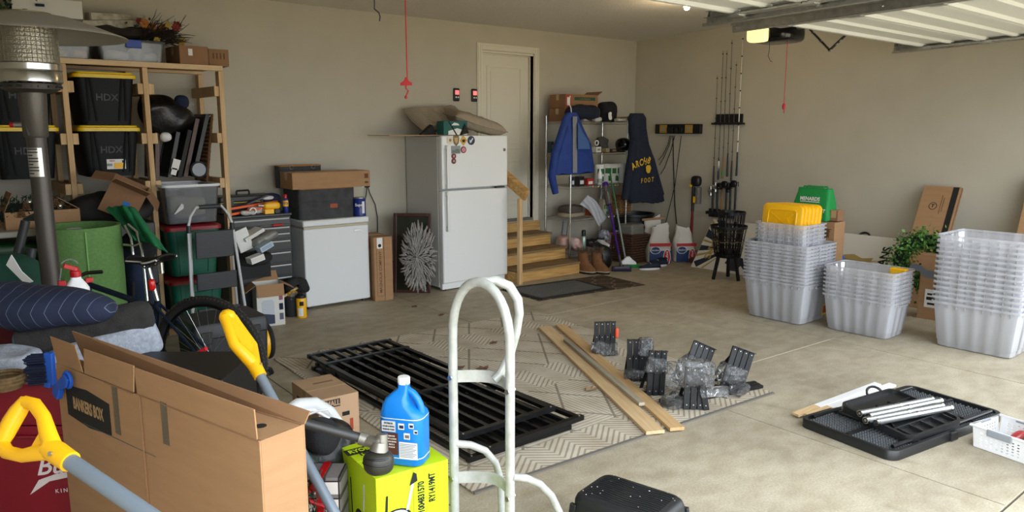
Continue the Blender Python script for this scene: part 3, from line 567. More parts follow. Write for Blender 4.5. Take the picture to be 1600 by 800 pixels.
for i, (px, py, Y, sz, rz, lb_) in enumerate(((380, 375, 6.62, (.13, .02, .2), 18, 'white thin carton standing upright behind the step ladder'), (413, 385, 6.52, (.13, .1, .05), 24, 'pale blue flat carton on the black tool bag'), (399, 404, 6.5, (.13, .1, .055), 14, 'white flat carton on the front edge of the black tool bag'), (392, 366, 6.66, (.2, .16, .03), 25, 'white open carton lid tilted behind the step ladder'))):
    p = PY(px, py, Y); t = T('small_carton', lb_, 'box', p, 0, 'small cartons before the tool chest', (0, rad(-rz), rad(6)))
    B().box((0, 0, 0), sz).build('body', (m_paper, mat('pale_blue_card', 'aebfcc', .6), m_paper, m_paper)[i], t, smooth=0, bevel=.002)
    decal(t, FM((0, -sz[1]/2-.0005, 0), XA, ZA), sz[0]*.8, sz[2]*.6, (m_paper, mat('print_bl', '8fa4b8', .6), m_pbox, m_pbox)[i], 'print')
p = PY(412, 372, 6.62); b = B(); b.blob((0, 0, 0), (.13, .05, .035), .6, .8, .03, 12, 22, 10, 4, Matrix.Rotation(rad(-18), 3, 'Y')); tag(b.build('plastic_sleeve', mat('grey_wrap', '77776f', .3, bump=.6, bscale=30)), 'crumpled grey plastic sleeve on top of the small cartons', 'packaging').location = p
bk = T('dark_bucket', 'dark grey bucket holding work gloves and a hammer', 'bucket', (2.87, 6.72, 0)); b = B(); b.lathe([(.075, 0), (.095, .18), (.1, .19), (.1, .2), (.09, .2), (.07, .01)], 24); b.build('body', m_dk, bk)
t = T('hammer', 'hammer with wooden handle resting across the dark bucket', 'hammer', (2.87, 6.7, .2)); b = B(); b.cyl((-.1, -.02, .0), (.06, 0, .07), .014, .012, 10); b.build('handle', m_wood, t); b = B(); b.cyl((.06, -.03, .07), (.06, .05, .08), .016); b.build('head', m_blkm, t)
t = T('work_gloves', 'grey and yellow work gloves bunched in the dark bucket', 'gloves', (2.86, 6.66, .19)); b = B(); 
for k in range(5): b.blob((-.03+.016*k, -.01, -.0+.01*(k % 2)), (.011, .02, .04), 1, 1, .004, 20, 8, 8, k)
b.build('fingers', mat('glove_grey', '8b8479', .9), t); b = B(); b.blob((.0, .02, .02), (.05, .035, .035), .8, .8, .01, 14); b.build('cuff', mat('glove_yellow', 'b08b1e', .9), t)
b = B(); b.blob((.0, .0, .05), (.11, .08, .07), .7, .8, .045, 12, 24, 14, 6); tag(b.build('cable_tangle', m_rub), 'tangle of black cables behind the dark bucket', 'cable').location = (2.94, 6.78, .22)
yc = T('yellow_canister', 'yellow wipes canister with black lid standing by the freezer', 'canister', (2.9, 6.585, 0)); b = B(); b.lathe([(.043, 0), (.046, .004), (.046, .185), (.043, .19)], 24); b.build('body', m_yel, yc)
b = B(); b.lathe([(.047, .19), (.047, .215), (.035, .222), (.02, .24)], 24); b.build('lid', m_blk, yc)
b = B(); b.loft([[V((.0466*cos(a), .0466*sin(a), z)) for a in [rad(205+i*10) for i in range(7)]] for z in (.02, .1)], False, False, False); b.build('label', m_paper, yc)
b = B(); b.loft([[V((.0466*cos(a), .0466*sin(a), z)) for a in [rad(225+i*12) for i in range(5)]] for z in (.12, .16)], False, False, False); b.build('print', m_ink, yc)
# ================================================================ folded step ladder
sl = T('step_ladder', 'folded step ladder with silver tube frame and ribbed grey steps', 'step ladder', (2.0, 6.2, 0), rad(0)); m_lad = mat('ladder_silver', 'c9cbcc', .35, metal=.25); b = B()
wl = .17
def lx(z): return wl+.02*(1.1-z)
pts = [(-lx(.02)-.02, -.04, .02), (-lx(.9)-.0, .02, .98)]+[(-.15+.0, .03, 1.06), (-.1, .035, 1.13), (.1, .035, 1.13), (.15, .03, 1.06)]+[(lx(.9), .02, .98), (lx(.02)+.05, -.04, .02)]
b.tube(pts, .0125, 8); b.build('front_frame', m_lad, sl)
b = B(); b.tube([(-.17, .07, .02), (-.155, .05, .95)], .011, 8); b.tube([(.2, .07, .02), (.165, .05, .95)], .011, 8); b.cyl((-.17, .07, .2), (.2, .07, .2), .01); b.build('rear_frame', m_lad, sl)
b = B(); b.cyl((-.08, .035, 1.13), (.09, .035, 1.13), .018); b.build('grip', m_dk, sl)
b = B()
for s_ in (-1, 1): b.cyl((s_*.172, .02, .93), (s_*.172, .02, .99), .018)
b.build('joint_collar', m_dk, sl)
for (zc_, h_, w_) in ((.83, .22, .3), (.53, .14, .32), (.24, .14, .34)):
    s_ = B().box((0.01, -.02, zc_), (w_, .025, h_), Matrix.Rotation(rad(4), 3, 'X')).build('step', m_dk, sl, smooth=0, bevel=.006)
    b = B(); n = int(h_/.013)
    for k in range(n): b.box((0.01, -.034-.0009*(k-n/2)*.9, zc_-h_/2+.012+k*(h_-.024)/max(1, n-1)), (w_-.03, .004, .005))
    b.build('tread_ribs', m_dk, s_, smooth=0)
b = B()
for x in (-lx(0)-.02, lx(0)+.05): b.cyl((x, -.04, 0), (x, -.04, .05), .018)
b.build('foot', m_rub, sl)
# ================================================================ timber shelf and its load
sh = T('timber_shelf', 'tall home-built pine shelf frame holding black totes, along the back wall', 'shelf', (0, 0, 0)); PXS = (.56, 1.15, 1.73, 2.34); SY0, SY1 = 6.75, 7.33
for x in PXS:
    for y in (SY0, SY1): B().bb((x-.02, y-.0 if y == SY0 else y-.04, 0), (x+.02, y+.085 if y == SY0 else y+.045, 2.24)).build('post', m_wood, sh, smooth=0, bevel=.003)
for y in (SY0, SY1-.04): B().bb((PXS[0]-.02, y, 2.242), (PXS[3]+.02, y+.038, 2.285)).build('beam', m_woodx, sh, smooth=0, bevel=.003)
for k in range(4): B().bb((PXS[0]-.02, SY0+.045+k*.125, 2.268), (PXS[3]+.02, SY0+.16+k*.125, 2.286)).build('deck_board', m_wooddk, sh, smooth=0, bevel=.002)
for i, x in enumerate(PXS):
    for z in (2.07, 1.67, 1.28, .86, .46):
        for s_ in (-1, 1):
            if (i == 0 and s_ < 0) or (i == 3 and s_ > 0) or (z < .9 and (i, s_) in ((2, 1), (3, -1))): continue
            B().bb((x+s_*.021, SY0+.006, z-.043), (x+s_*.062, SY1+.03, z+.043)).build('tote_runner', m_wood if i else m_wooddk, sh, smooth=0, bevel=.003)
m_tote = mat('tote_black', '0d1012', .6, spec=.25, bump=.05, bscale=180); m_ltr = mat('raised_letters', '1b1f21', .5)
def htote(label, x, ztop, h, sticker=False):
    t = T('storage_tote', label, 'tote', (x, 7.02, ztop-h), 0, 'black totes with yellow lids'); rings = []
    R0 = rrect(.35, .44, .04, 3); R1 = rrect(.42, .52, .04, 3)
    for f in (0, .06, .9, 1): rings.append([V((a[0]*(1-f)+b[0]*f, a[1]*(1-f)+b[1]*f, f*(h-.03))) for a, b in zip(R0, R1)])
    B().loft(rings).build('body', m_tote, t, smooth=50)
    b = B(); Rl = rrect(.455, .55, .045, 4); b.loft([[V((x_*k, y_*k, z)) for x_, y_ in Rl] for k, z in ((1, h-.045), (1, h-.018), (.97, h-.014), (.93, h-.014), (.92, h))]); b.build('lid', mat('lid_yellow', 'e3bd0e', .4), t, smooth=50)
    for sx in (-1, 1):
        for u0, u1 in ((.07, .1), (.115, .12)):
            B().bar((sx*u1*1.15, -.262, h-.05), (sx*u0*1.15, -.225, .03), .014, .012, (0, -1, .1)).build('rib', mat('tote_rib', '08090a', .7, spec=.2), t, smooth=0)
    sl_ = .04/(h-.03); M = FM((0, -.2205-sl_*(h*.52)-.003, h*.52), XA, (0, -sl_, 1)); text(t, 'HDX', M, .075, m_ltr, bold=.02, ext=.002)
    if sticker:
        z = h*.24; k = decal(t, FM((.03, -.2225-sl_*z-.001, z), XA, (0, -sl_, 1)), .14, .08, m_paper, 'sticker')
        decal(k, FM((.05, -.2240-sl_*z-.001, z-.012), XA, (0, -sl_, 1)), .075, .045, m_yel, 'print'); text(k, 'HDX', FM((.0, -.2255-sl_*(z+.026), z+.026), XA, (0, -sl_, 1)), .018, m_red, bold=.03)
        decal(k, FM((-.02, -.2240-sl_*z-.001, z-.005), XA, (0, -sl_, 1)), .04, .02, mat('print_grey', '8b8d90', .7), 'print'); decal(k, FM((.083, -.2240-sl_*z-.0015, z+.0), XA, (0, -sl_, 1)), .018, .06, m_ink, 'print')
    return t
htote('black tote with yellow lid and faint lettering, topmost in the middle shelf bay', 1.44, 2.19, .41)
htote('black tote with yellow lid and a white and yellow sticker, below its twin', 1.44, 1.775, .405, True)
htote('black tote with yellow lid behind the heater head, upper one', .86, 2.19, .41)
htote('black tote with yellow lid behind the heater post, lower one', .86, 1.775, .405)
# top of the shelf
ZT = 2.287
def clear_box(label, loc, sz, rz=0, latch=None, lid=None):
    t = T('clear_box', label, 'storage box', loc, rz); sx, sy, h = sz; R0 = rrect(sx*.93, sy*.93, .03, 4); R1 = rrect(sx, sy, .03, 4)
    rings = [[V((a[0]*(1-f)+b[0]*f, a[1]*(1-f)+b[1]*f, f*h)) for a, b in zip(R0, R1)] for f in (0, .5, 1)]; inn = [[V((p.x*.97, p.y*.97, max(p.z, .004))) for p in r] for r in (rings[2], rings[0])]
    B().loft(rings+inn).build('body', m_clear2, t, smooth=50)
    B().loft([[V((x*k, y*k, z)) for x, y in rrect(sx*1.03, sy*1.03, .03, 4)] for k, z in ((1, h), (1, h+.012), (.96, h+.022))]).build('lid', lid or m_clear2, t, smooth=50)
    if latch: b = B(); b.bb((-.05, -sy*.54, h-.045), (.07, -sy*.48, h+.02)); b.build('latch', latch, t, smooth=0, bevel=.006)
    return t
ct = clear_box('clear lidded box with a blue latch on top of the pine shelf', (1.66, 6.98, ZT), (.5, .38, .15), 0, mat('latch_blue', '24409a', .35), m_clear2)
for i, (x, y, cl, s_) in enumerate(((1.57, 6.95, 'd3d3d6', (.09, .1, .04)), (1.72, 6.98, 'a9adb5', (.05, .1, .055)), (1.82, 6.97, 'e0e0e0', (.06, .09, .04)))): tag((lambda o: (setattr(o, 'location', (x, y, ZT+s_[2]+.008)), o)[1])(B().blob((0, 0, 0), s_, .6, .6, .01, 14, 16, 8, i).build('wrapped_parcel', mat('parcel%d' % i, cl, .4, bump=.4, bscale=30), smooth=60)), ['white wrapped parcel at the heater end inside the blue-latched box', 'grey wrapped parcel in the middle of the blue-latched box', 'bright white parcel at the carton end inside the blue-latched box'][i], 'parcel')
clear_box('small clear box with yellow and orange contents, just behind the heater', (1.22, 6.92, ZT), (.28, .26, .105))
for i, (x, cl) in enumerate(((1.15, 'd0b52a'), (1.29, 'c97f35'))): tag((lambda o: (setattr(o, 'location', (x, 6.9, ZT+.04)), o)[1])(B().blob((0, 0, 0), (.055, .08, .03), .6, .7, .012, 15, 16, 8, i).build('craft_bundle', mat('bundle%d' % i, cl, .6), smooth=60)), ['yellow bundle inside the small clear box', 'orange bundle inside the small clear box'][i], 'bundle')
b1 = cbox('brown shipping carton with a white barcode label on the shelf top', (2.13, 6.95, ZT), (.24, .33, .15), rad(3), m_card2); decal(b1, FM((-.03, -.1655, .1), XA, ZA), .035, .055, m_paper, 'label')
b2 = cbox('small brown taped carton at the shelf end, overhanging the corner', (2.36, 6.98, ZT), (.17, .33, .14), rad(-2), m_card2)
b = B()
for k in range(4): b.prism([(-.06+.03*k, -.02), (-.05+.03*k, -.02), (-.05+.03*k, .03), (-.06+.03*k, .03)], FM((.01, -.1655, .08), XA, ZA), .0006)
b.build('print', m_inkbr, b2, smooth=0)
t = T('planter_box', 'long white weathered planter stacked with others on the shelf top', 'planter', (1.58, 7.1, ZT+.27), 0, 'weathered planters on the shelf', (0, rad(-6), rad(10)))
m_wthr = mat('weathered_white', 'c2bcaa', .85, col2='857c68', scale=14)
def planter(t, L=.5, wdt=.12, h=.07):
    b = B(); b.box((0, 0, .004), (L, wdt, .008)); b.build('bottom', m_wthr, t, smooth=0)
    for s_ in (-1, 1): B().box((0, s_*wdt/2, h/2), (L, .014, h)).build('side_board', m_wthr, t, smooth=0, bevel=.002)
    for s_ in (-1, 1): B().box((s_*L/2, 0, h/2), (.014, wdt-.015, h)).build('end_board', m_wthr, t, smooth=0, bevel=.002)
planter(t); t['label'] = 'whitewashed wooden planter box, lower one of the shelf-top heap'
t2 = T('planter_box', 'whitewashed wooden planter box, topmost of the shelf-top heap', 'planter', (1.64, 7.15, ZT+.345), 0, 'weathered planters on the shelf', (rad(5), rad(-2), rad(4))); planter(t2, .42, .14, .06)
b = B(); b.blob((0, 0, 0), (.3, .13, .09), .8, .9, .05, 8, 28, 14, 3); o = tag(b.build('wreath_base', mat('dried_brown', '2a2118', .95, var=.3, scale=20), smooth=60), 'dark dried wreath pressed flat under the planters', 'wreath'); o.location = (1.6, 7.1, ZT+.245)
o.scale = (1, 1, .55)
wr = T('twig_wreath', 'bushy twig wreath with orange and yellow flowers at the shelf top', 'wreath', (1.98, 7.02, ZT+.24)); b = B(); random.seed(11)
for k in range(240):
    a = random.uniform(-1.3, 1.3); d = V((cos(a)*random.uniform(.3, 1), sin(a)*.6, random.uniform(-.25, .75))).normalized(); p = V((random.uniform(-.2, .06), random.uniform(-.1, .1), random.uniform(-.06, .05))); L = random.uniform(.08, .2)
    q = V([random.uniform(-.03, .03) for _ in range(3)]); b.tube([p, p+d*L*.5+q, p+d*L], [.0035, .0028, .0012], 4)
stuff(b.build('twigs', mat('twig_brown', '2c1d12', .9), wr))
for k in range(9):
    p = V((random.uniform(-.24, .14), random.uniform(-.14, -.02), random.uniform(-.05, .13))); b = B(); r = random.uniform(.014, .024)
    for j in range(6): a = j*pi/3; b.blob(p+V((cos(a)*r, -.004, sin(a)*r)), (r*.7, r*.35, r*.7), n=7, m=5)
    b.blob(p+V((0, -.012, 0)), (r*.5, r*.4, r*.5), n=7, m=5); b.build('flower', (mat('dull_orange', 'a0622a', .8), mat('dull_yellow2', 'a98f36', .8), mat('dull_red', '7a2a20', .8))[k % 3], wr)
b = B()
for k in range(40):
    p = V((random.uniform(-.3, .1), random.uniform(-.12, .08), random.uniform(-.06, .14))); d = V([random.uniform(-1, 1) for _ in range(3)]).normalized()*.03; e = d.cross(V((.3, .5, .8))).normalized()*.012; b.add([p, p+d*.5+e, p+d, p+d*.5-e], [(0, 1, 2, 3)])
stuff(b.build('leaves', mat('wreath_leaf', '2c3a1f', .8), wr))
wbx = cbox('white printed carton above the heater dome on the shelf top', (1.13, 7.02, ZT+.3), (.46, .36, .13), rad(-9), mat('white_carton', 'd5d3cb', .7)); decal(wbx, FM((-.05, -.2005, .08), XA, ZA), .06, .02, m_navy, 'print')
b = B(); b.bb((-.1, -.18, 0), (.34, .18, .298)); tag(b.build('grey_carton', mat('grey_card', '55544f', .8), smooth=0, bevel=.002), 'grey carton under the white one behind the heater dome', 'box').location = (.86, 7.08, ZT)
gp = T('faux_greenery', 'dark artificial greenery on the shelf behind the heater dome', 'garland', (.76, 7.0, ZT+.3)); b = B()
for k in range(170):
    p = V((random.gauss(0, .12), random.gauss(0, .1), random.gauss(0, .06))); d = V((random.uniform(-1, 1), random.uniform(-1, 1), random.uniform(-.3, 1))).normalized()*random.uniform(.05, .09); e = d.cross(V((.1, .7, .3))).normalized()*.012; b.add([p, p+d*.5+e, p+d, p+d*.5-e], [(0, 1, 2, 3)])
stuff(b.build('leaves', mat('faux_green', '1c3a22', .7), gp)); b = B(); b.blob((0, 0, -.1), (.2, .14, .1), .8, .9, .03, 10); b.build('core', mat('faux_dark', '122016', .9), gp)
# right bay of the shelf
m_bag = mat('bin_liner', '0c0c0d', .38, bump=.5, bscale=22)
b = B(); b.blob((0, 0, 0), (.22, .2, .15), .85, .9, .06, 6, 34, 20, 2, Matrix.Rotation(rad(26), 3, 'Y')); tag(b.build('black_bag', m_bag, smooth=60), 'stuffed black bag at the top of the shelf end bay', 'bag').location = (1.93, 6.98, 1.86)
hat = T('dark_hat', 'dark blue cap sitting on the black bag', 'cap', (2.08, 7.02, 1.98)); b = B(); b.blob((0, 0, 0), (.06, .07, .06), .8, 1, .004, 10); b.build('crown', m_navy, hat); b = B(); b.tube(arc((0.05, 0, -.02), .05, -90, 90, 10, YA, XA), .004, 6); b.build('trim', m_paper, hat)
m_frm = mat('frame_brown', '4a3226', .5); m_shdw = mat('dark_backing', '1a1817', .7)
def lean(label, x, dx, h, wd_, t_, m1, cat='picture frame', nm='leaning_frame', y=6.9, z0=1.335):
    t = T(nm, label, cat, (x, y, z0), 0, 'frames leaning in the shelf end bay', (0, math.atan2(dx, h), 0))
    b = B(); b.bb((-t_/2, 0, 0), (t_/2, wd_, h)); b.build('backing', m_shdw, t, smooth=0)
    for (y0, y1, z0_, z1) in ((-.012, .014, -.0, h), (wd_-.014, wd_+.01, 0, h), (.014, wd_-.014, 0, .028), (.014, wd_-.014, h-.028, h)): B().bb((-t_*.8, y0, z0_), (t_*.8, y1, z1)).build('moulding', m1, t, smooth=0, bevel=.002)
for i, (x, dx, h, m1, lb_) in enumerate(((1.80, .03, .42, m_frm, 'brown frame standing closest to the middle shelf post'), (1.9, .1, .4, m_blk, 'black frame leaning second from the middle shelf post'), (1.98, .12, .42, m_shdw, 'dark frame with pale label leaning in the middle of the bay'), (2.03, .14, .52, m_frm, 'taller brown frame leaning toward the shelf end'), (2.1, .16, .56, m_blk, 'tallest black frame leaning beside the wicker edge'))): lean(lb_, x, dx, h, .32, .022, m1)
for px, py, s_, lb_ in ((275, 257, (.03, .045), 'white paper tag hanging on the dark leaning frame'), (272, 268, (.022, .03), 'small grey paper tag below the white one')): p = PY(px, py, 6.86); o = tag(B().box((0, 0, 0), (s_[0]*2, .002, s_[1]*2), Matrix.Rotation(rad(18), 3, 'Y')).build('paper_tag', m_paper, smooth=0), lb_, 'tag'); o.location = p
b = B(); b.blob((0, 0, 0), (.045, .05, .04), .9, .9, .006, 12); tag(b.build('white_ball', m_paper), 'white crumpled ball tucked behind the middle shelf post', 'packaging').location = PY(259, 214, 6.86)
t = T('round_mirror_clock', 'round chrome-faced clock standing on edge by the wicker edge', 'clock', PY(311, 265, 6.84)); b = B(); b.cyl((0, .0, 0), (0, .03, 0), .07, n=28); b.build('case', m_blk, t); b = B(); b.cyl((0, -.003, 0), (0, .0, 0), .06, n=28); b.build('face', mat('clock_face', '5d5f62', .35, metal=.4), t); b = B(); b.torus((0, -.002, 0), .063, .006, YA, 28, 6); b.build('rim', m_dk, t)
wk = T('wicker_tray', 'brown wicker tray standing on edge at the shelf end', 'tray', (2.215, 6.9, 1.31), 0, None, (0, rad(8), 0)); b = B(); 
for k in range(16): b.tube([V((.012*(1 if (k+j) % 2 else -1), .02*j, .035*k)) for j in range(16)], .009, 5)
b.bb((-.004, 0, 0), (.004, .3, .55))
stuff(b.build('weave', mat('wicker', '6b4a2c', .8), wk)); b = B(); b.tube([(0, 0, -.02), (0, 0, .57), (0, .3, .57), (0, .3, -.02)], .012, 6, True); b.build('rim', mat('wicker', '6b4a2c', .8), wk)
cb = T('clear_bin', 'large clear bin with white rim full of packed things, on green totes', 'storage bin', (1.985, 6.82, .965)); R0 = rrect(.4, .44, .04, 4); R1 = rrect(.45, .5, .04, 4)
rings = [[V((a[0]*(1-f)+b_[0]*f, a[1]*(1-f)+b_[1]*f, f*.31)) for a, b_ in zip(R0, R1)] for f in (0, .5, 1)]; B().loft(rings+[[V((p.x*.97, p.y*.97, max(p.z, .006))) for p in r] for r in (rings[2], rings[0])]).build('body', m_clear2, cb, smooth=50)
b = B(); b.tube([V((x*1.02, y*1.02, .315)) for x, y in R1], .012, 6, True); b.build('rim', m_whitep, cb)
for i, (x, y, z, s_, cl, lb_) in enumerate(((-.02, -.05, .12, (.16, .14, .1), 'b0a690', 'folded grey cloth packed in the clear bin'), (.08, .08, .15, (.1, .12, .12), '5d636e', 'blue grey folded cloth at the back of the clear bin'), (-.02, -.0, .04, (.17, .18, .035), '3f4a5c', 'dark blue folded cloth at the bottom of the clear bin'))): tag((lambda o: (setattr(o, 'location', (1.985+x, 6.82+y, .965+z)), o)[1])(B().blob((0, 0, 0), s_, .5, .5, .015, 10, 20, 12, i).build('folded_cloth', mat('packed%d' % i, cl, .9), smooth=60)), lb_, 'cloth')
b = B(); b.loft([[PY(287, 320, 6.57), PY(272, 335, 6.57), PY(278, 332, 6.57)], [PY(284, 318, 6.57)+V((0, .004, 0)), PY(274, 335, 6.57)+V((0, .004, 0)), PY(287, 326, 6.57)+V((0, .004, 0))]]); tag(b.build('torn_label', m_paper, smooth=0), 'torn white label on the front of the clear bin', 'label')
for i, (z, lb_) in enumerate(((.515, 'green tote with red lid directly under the clear bin'), (.06, 'green tote with red lid on the floor behind the step ladder'))):
    t = T('green_tote', lb_, 'tote', (1.985, 6.84, z), 0, 'green totes with red lids'); h = .43; R0 = rrect(.36, .42, .05, 4); R1 = rrect(.43, .5, .05, 4)
    B().loft([[V((a[0]*(1-f)+c_[0]*f, a[1]*(1-f)+c_[1]*f, f*(h-.02))) for a, c_ in zip(R0, R1)] for f in (0, .1, .85, .86, 1)]).build('body', m_grn, t, smooth=50)
    B().loft([[V((x*k, y*k, z_)) for x, y in rrect(.46, .53, .05, 4)] for k, z_ in ((1, h-.04), (1, h-.012), (.93, h))]).build('lid', mat('red_lid', '8c1c24', .4), t, smooth=50)
    b = B(); b.bb((-.06, -.275, h-.12), (.06, -.235, h-.04)); b.build('grip', m_grn, t, smooth=0, bevel=.01)
    for x in (-.12, .12): B().bar((x*1.1, -.246, h-.05), (x*.95, -.215, .02), .03, .01, (0, -1, 0)).build('rib', m_grn, t, smooth=0)
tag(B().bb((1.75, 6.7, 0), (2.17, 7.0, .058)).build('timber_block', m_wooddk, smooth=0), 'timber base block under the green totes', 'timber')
# middle bay, below the black totes: board with garland carton
tb2 = T('folding_table', 'white topped folding table under the garland carton by the heater post', 'table', (.72, 6.35, 0)); B().bb((-.45, -.3, 1.02), (.36, .34, 1.06)).build('table_top', mat('offwhite_top', 'a8a59c', .6), tb2, smooth=0, bevel=.008)
for x in (-.4, .31):
    for y in (-.25, .29): b = B(); b.cyl((x, y, 0), (x, y, 1.02), .014, n=8); b.build('leg', m_dk, tb2)
gx = T('garland_carton', 'open brown carton overflowing with dark green garland, behind the heater post', 'box', (.84, 6.3, 1.062)); b = B()
for s_ in (-1, 1): b.box((s_*.225, 0, .06), (.004, .3, .12)); b.box((0, s_*.15, .06), (.45, .004, .12))
b.box((0, 0, .003), (.446, .3, .004)); b.build('body', m_card, gx, smooth=0); flap(gx, (.227, -.15, .12), (.227, .15, .12), .16, (-.75, 0, .5)); flap(gx, (-.227, .15, .12), (-.227, -.15, .12), .14, (.3, 0, .7), m_card2)
gl = T('pine_garland', 'dark green pine garland with cones and silver balls in the open carton', 'garland', (.8, 6.28, 1.2)); b = B(); random.seed(5)
for k in range(420):
    p = V((random.uniform(-.2, .18), random.uniform(-.13, .13), random.uniform(-.09, .06))); d = V((random.uniform(-1, 1), random.uniform(-1, .6), random.uniform(-.2, 1))).normalized()*.05; e = d.cross(V((.2, .7, .4))).normalized()*.004; b.add([p, p+d*.5+e, p+d, p+d*.5-e], [(0, 1, 2, 3)])
stuff(b.build('needles', mat('pine_needle', '18301f', .8), gl)); b = B(); b.blob((0, 0, -.05), (.2, .13, .07), .7, .7, .03, 10); b.build('core', mat('faux_dark', '122016', .9), gl)
for k, (x, z) in enumerate(((-.06, .02), (-.09, -.03), (.12, .03))):
    b = B(); p = V((x, -.15, z)); 
    for j in range(5):
        for i in range(6): a = i*pi/3+j*.5; r = .022*(1-.16*j); b.blob(p+V((cos(a)*r, sin(a)*r, -.02+.012*j)), (.009, .009, .005), n=6, m=4)
    b.build('pine_cone', mat('cone_brown', '6b4a30', .8), gl)
for k, (x, z) in enumerate(((-.04, .05), (.14, .01))): b = B(); b.blob((x, -.15, z), (.02, .02, .02)); b.build('silver_ball', m_chrome, gl)
for i, (z, cl, lb_) in enumerate(((.62, '1d4a22', 'dark green tote under the white table top behind the heater post'), (.2, '6a1420', 'dark red tote at the bottom under the folding table'))):
    t = T('under_table_tote', lb_, 'tote', (.62, 6.32, z), 0); R1 = rrect(.5, .4, .05, 4); mm = mat('under%d' % i, cl, .45); B().loft([[V((x*f, y*f, z_)) for x, y in R1] for f, z_ in ((.88, 0), (.97, .3))]).build('body', mm, t, smooth=50); B().loft([[V((x*f, y*f, z_)) for x, y in R1] for f, z_ in ((1.02, .3), (1.02, .33), (.95, .345))]).build('lid', mm, t, smooth=50)
tag(B().bb((.34, 6.1, 0), (.9, 6.56, .198)).build('plinth_carton', m_card2, smooth=0), 'flat brown carton on the floor under the red tote', 'box')
tag(B().bb((.38, 6.12, .548), (.86, 6.52, .618)).build('dark_board', m_shdw, smooth=0), 'dark board between the green and red totes under the table', 'board')
# tilted open carton, green jacket, pushchair
oc = T('open_carton', 'open brown carton tipped on its side with flaps out, below the black totes', 'box', PY(180, 338, 6.35), 0, None, (rad(10), rad(28), rad(-14))); b = B(); b.bb((-.13, 0, 0), (-.126, .3, .24)); b.bb((.126, 0, 0), (.13, .3, .24)); b.bb((-.126, 0, 0), (.126, .004, .24)); b.bb((-.126, .296, 0), (.126, .3, .24)); b.bb((-.126, 0, 0), (.126, .3, .004)); b.build('body', m_card2, oc, smooth=0)
flap(oc, (.13, -.002, .24), (.13, .3, .24), .14, (.8, -.2, -.5), m_card2); flap(oc, (-.13, 0, .24), (.13, 0, .24), .15, (.1, -.7, .35), m_card); flap(oc, (-.13, .3, .24), (-.13, 0, .24), .14, (-.9, 0, -.3), m_card2)
decal(oc, FM((.03, -.001, .1), XA, ZA), .05, .08, mat('print_blue', '2b6fb3', .6), 'print')
tag(B().blob((0, 0, 0), (.3, .16, .12), .7, .8, .04, 8, 26, 14, 8).build('dark_cloth_heap', m_shdw, smooth=60), 'heap of dark cloth beneath the tipped carton', 'cloth').location = (1.37, 6.62, 1.13)
tag(B().bb((1.225, 6.5, .5), (1.655, 7.1, 1.01)).build('black_crate', m_blk, smooth=0, bevel=.01), 'black crate inside the middle shelf bay below the dark heap', 'crate')
tag(B().bb((1.225, 6.5, .0), (1.655, 7.1, .495)).build('lower_black_crate', m_blk, smooth=0, bevel=.01), 'black crate on the floor in the middle shelf bay', 'crate')
m_gj = mat('green_cloth', '17794a', .85, var=.1, scale=20, bump=.2, bscale=160)
def gj(u, v):
    p = D(166+v*46+u*(44+6*v), 322+v*66*(.75+.3*u)+(u-.5)**2*16, 5.45-.25*v+.08*sin(u*7)+.03*sin(u*19+v*6)); return p+V((0, 0, .012*nz((u*6, v*6, 0))))
tag(B().grid(gj, 26, 26).build('green_jacket', m_gj, smooth=180, solid=.012), 'bright green jacket hanging down from the tipped carton', 'jacket')
pc_ = T('pushchair', 'folded black and navy pushchair with silver tubes beside the green roll', 'pushchair', (0, 0, 0)); P_ = lambda x, y, d=5.35: D(x, y, d)
b = B(); b.blob(P_(212, 430, 5.5), (.11, .18, .3), .7, .8, .04, 6, 26, 16, 9); b.build('seat_fabric', m_navy, pc_, smooth=60); b = B(); b.blob(P_(215, 385, 5.45), (.12, .14, .09), .7, .8, .03, 8, 20, 12, 3); b.build('canopy', mat('black_cloth', '15161a', .9, bump=.3, bscale=120), pc_)
for pts in (((195, 352), (205, 372), (208, 398)), ((200, 350), (214, 362), (222, 392), (230, 470)), ((193, 382), (210, 384), (222, 380))): b = B(); b.tube([P_(x, y, 5.2) for x, y in pts], .009, 8); b.build('tube', m_chrome, pc_)
for x0, y0 in ((200, 500), (225, 500)): b = B(); p = G(x0, y0+130, .0); b.tube([P_(x0+8, 440, 5.3), V((P_(x0, 440, 5.3).x, P_(x0, 440, 5.3).y, .1))], .011, 8); q = V((P_(x0, 440, 5.3).x, P_(x0, 440, 5.3).y, .08)); b.torus(q, .07, .018, XA); b.build('wheel_leg', m_rub, pc_)
# green foam roll
gc = D(124, 348, 5.15); gt = T('foam_roll', 'big upright roll of green foam matting behind the patio heater', 'foam roll', (gc.x, gc.y, 0)); ZG = D(130, 352, 5.15).z
m_foam = mat('green_foam', '628a4c', .85, var=.12, scale=70, bump=.25, bscale=110); b = B(); rings = []
for z in (0, ZG):
    rings.append([V(((.262-.012*i/44)*cos(rad(40+i*370/44)), (.262-.012*i/44)*sin(rad(40+i*370/44)), z)) for i in range(45)])
vs = rings[0]+rings[1]; inn = [[p*1 for p in r] for r in rings]
for r in inn:
    for p in r: q = sqrt(p.x**2+p.y**2); p.x *= (q-.026)/q; p.y *= (q-.026)/q
b.loft([rings[0], rings[1], inn[1], inn[0], rings[0]], False, False, False); b.add([rings[0][0], rings[1][0], inn[1][0], inn[0][0]], [(0, 1, 2, 3)]); b.add([rings[0][-1], rings[1][-1], inn[1][-1], inn[0][-1]], [(0, 1, 2, 3)]); b.build('sheet', m_foam, gt, smooth=40)
b = B(); b.bb((-.02, -.264, .02), (-.012, -.2615, ZG-.02)); b.build('seam', mat('foam_seam', '7fb466', .85), gt, smooth=0)
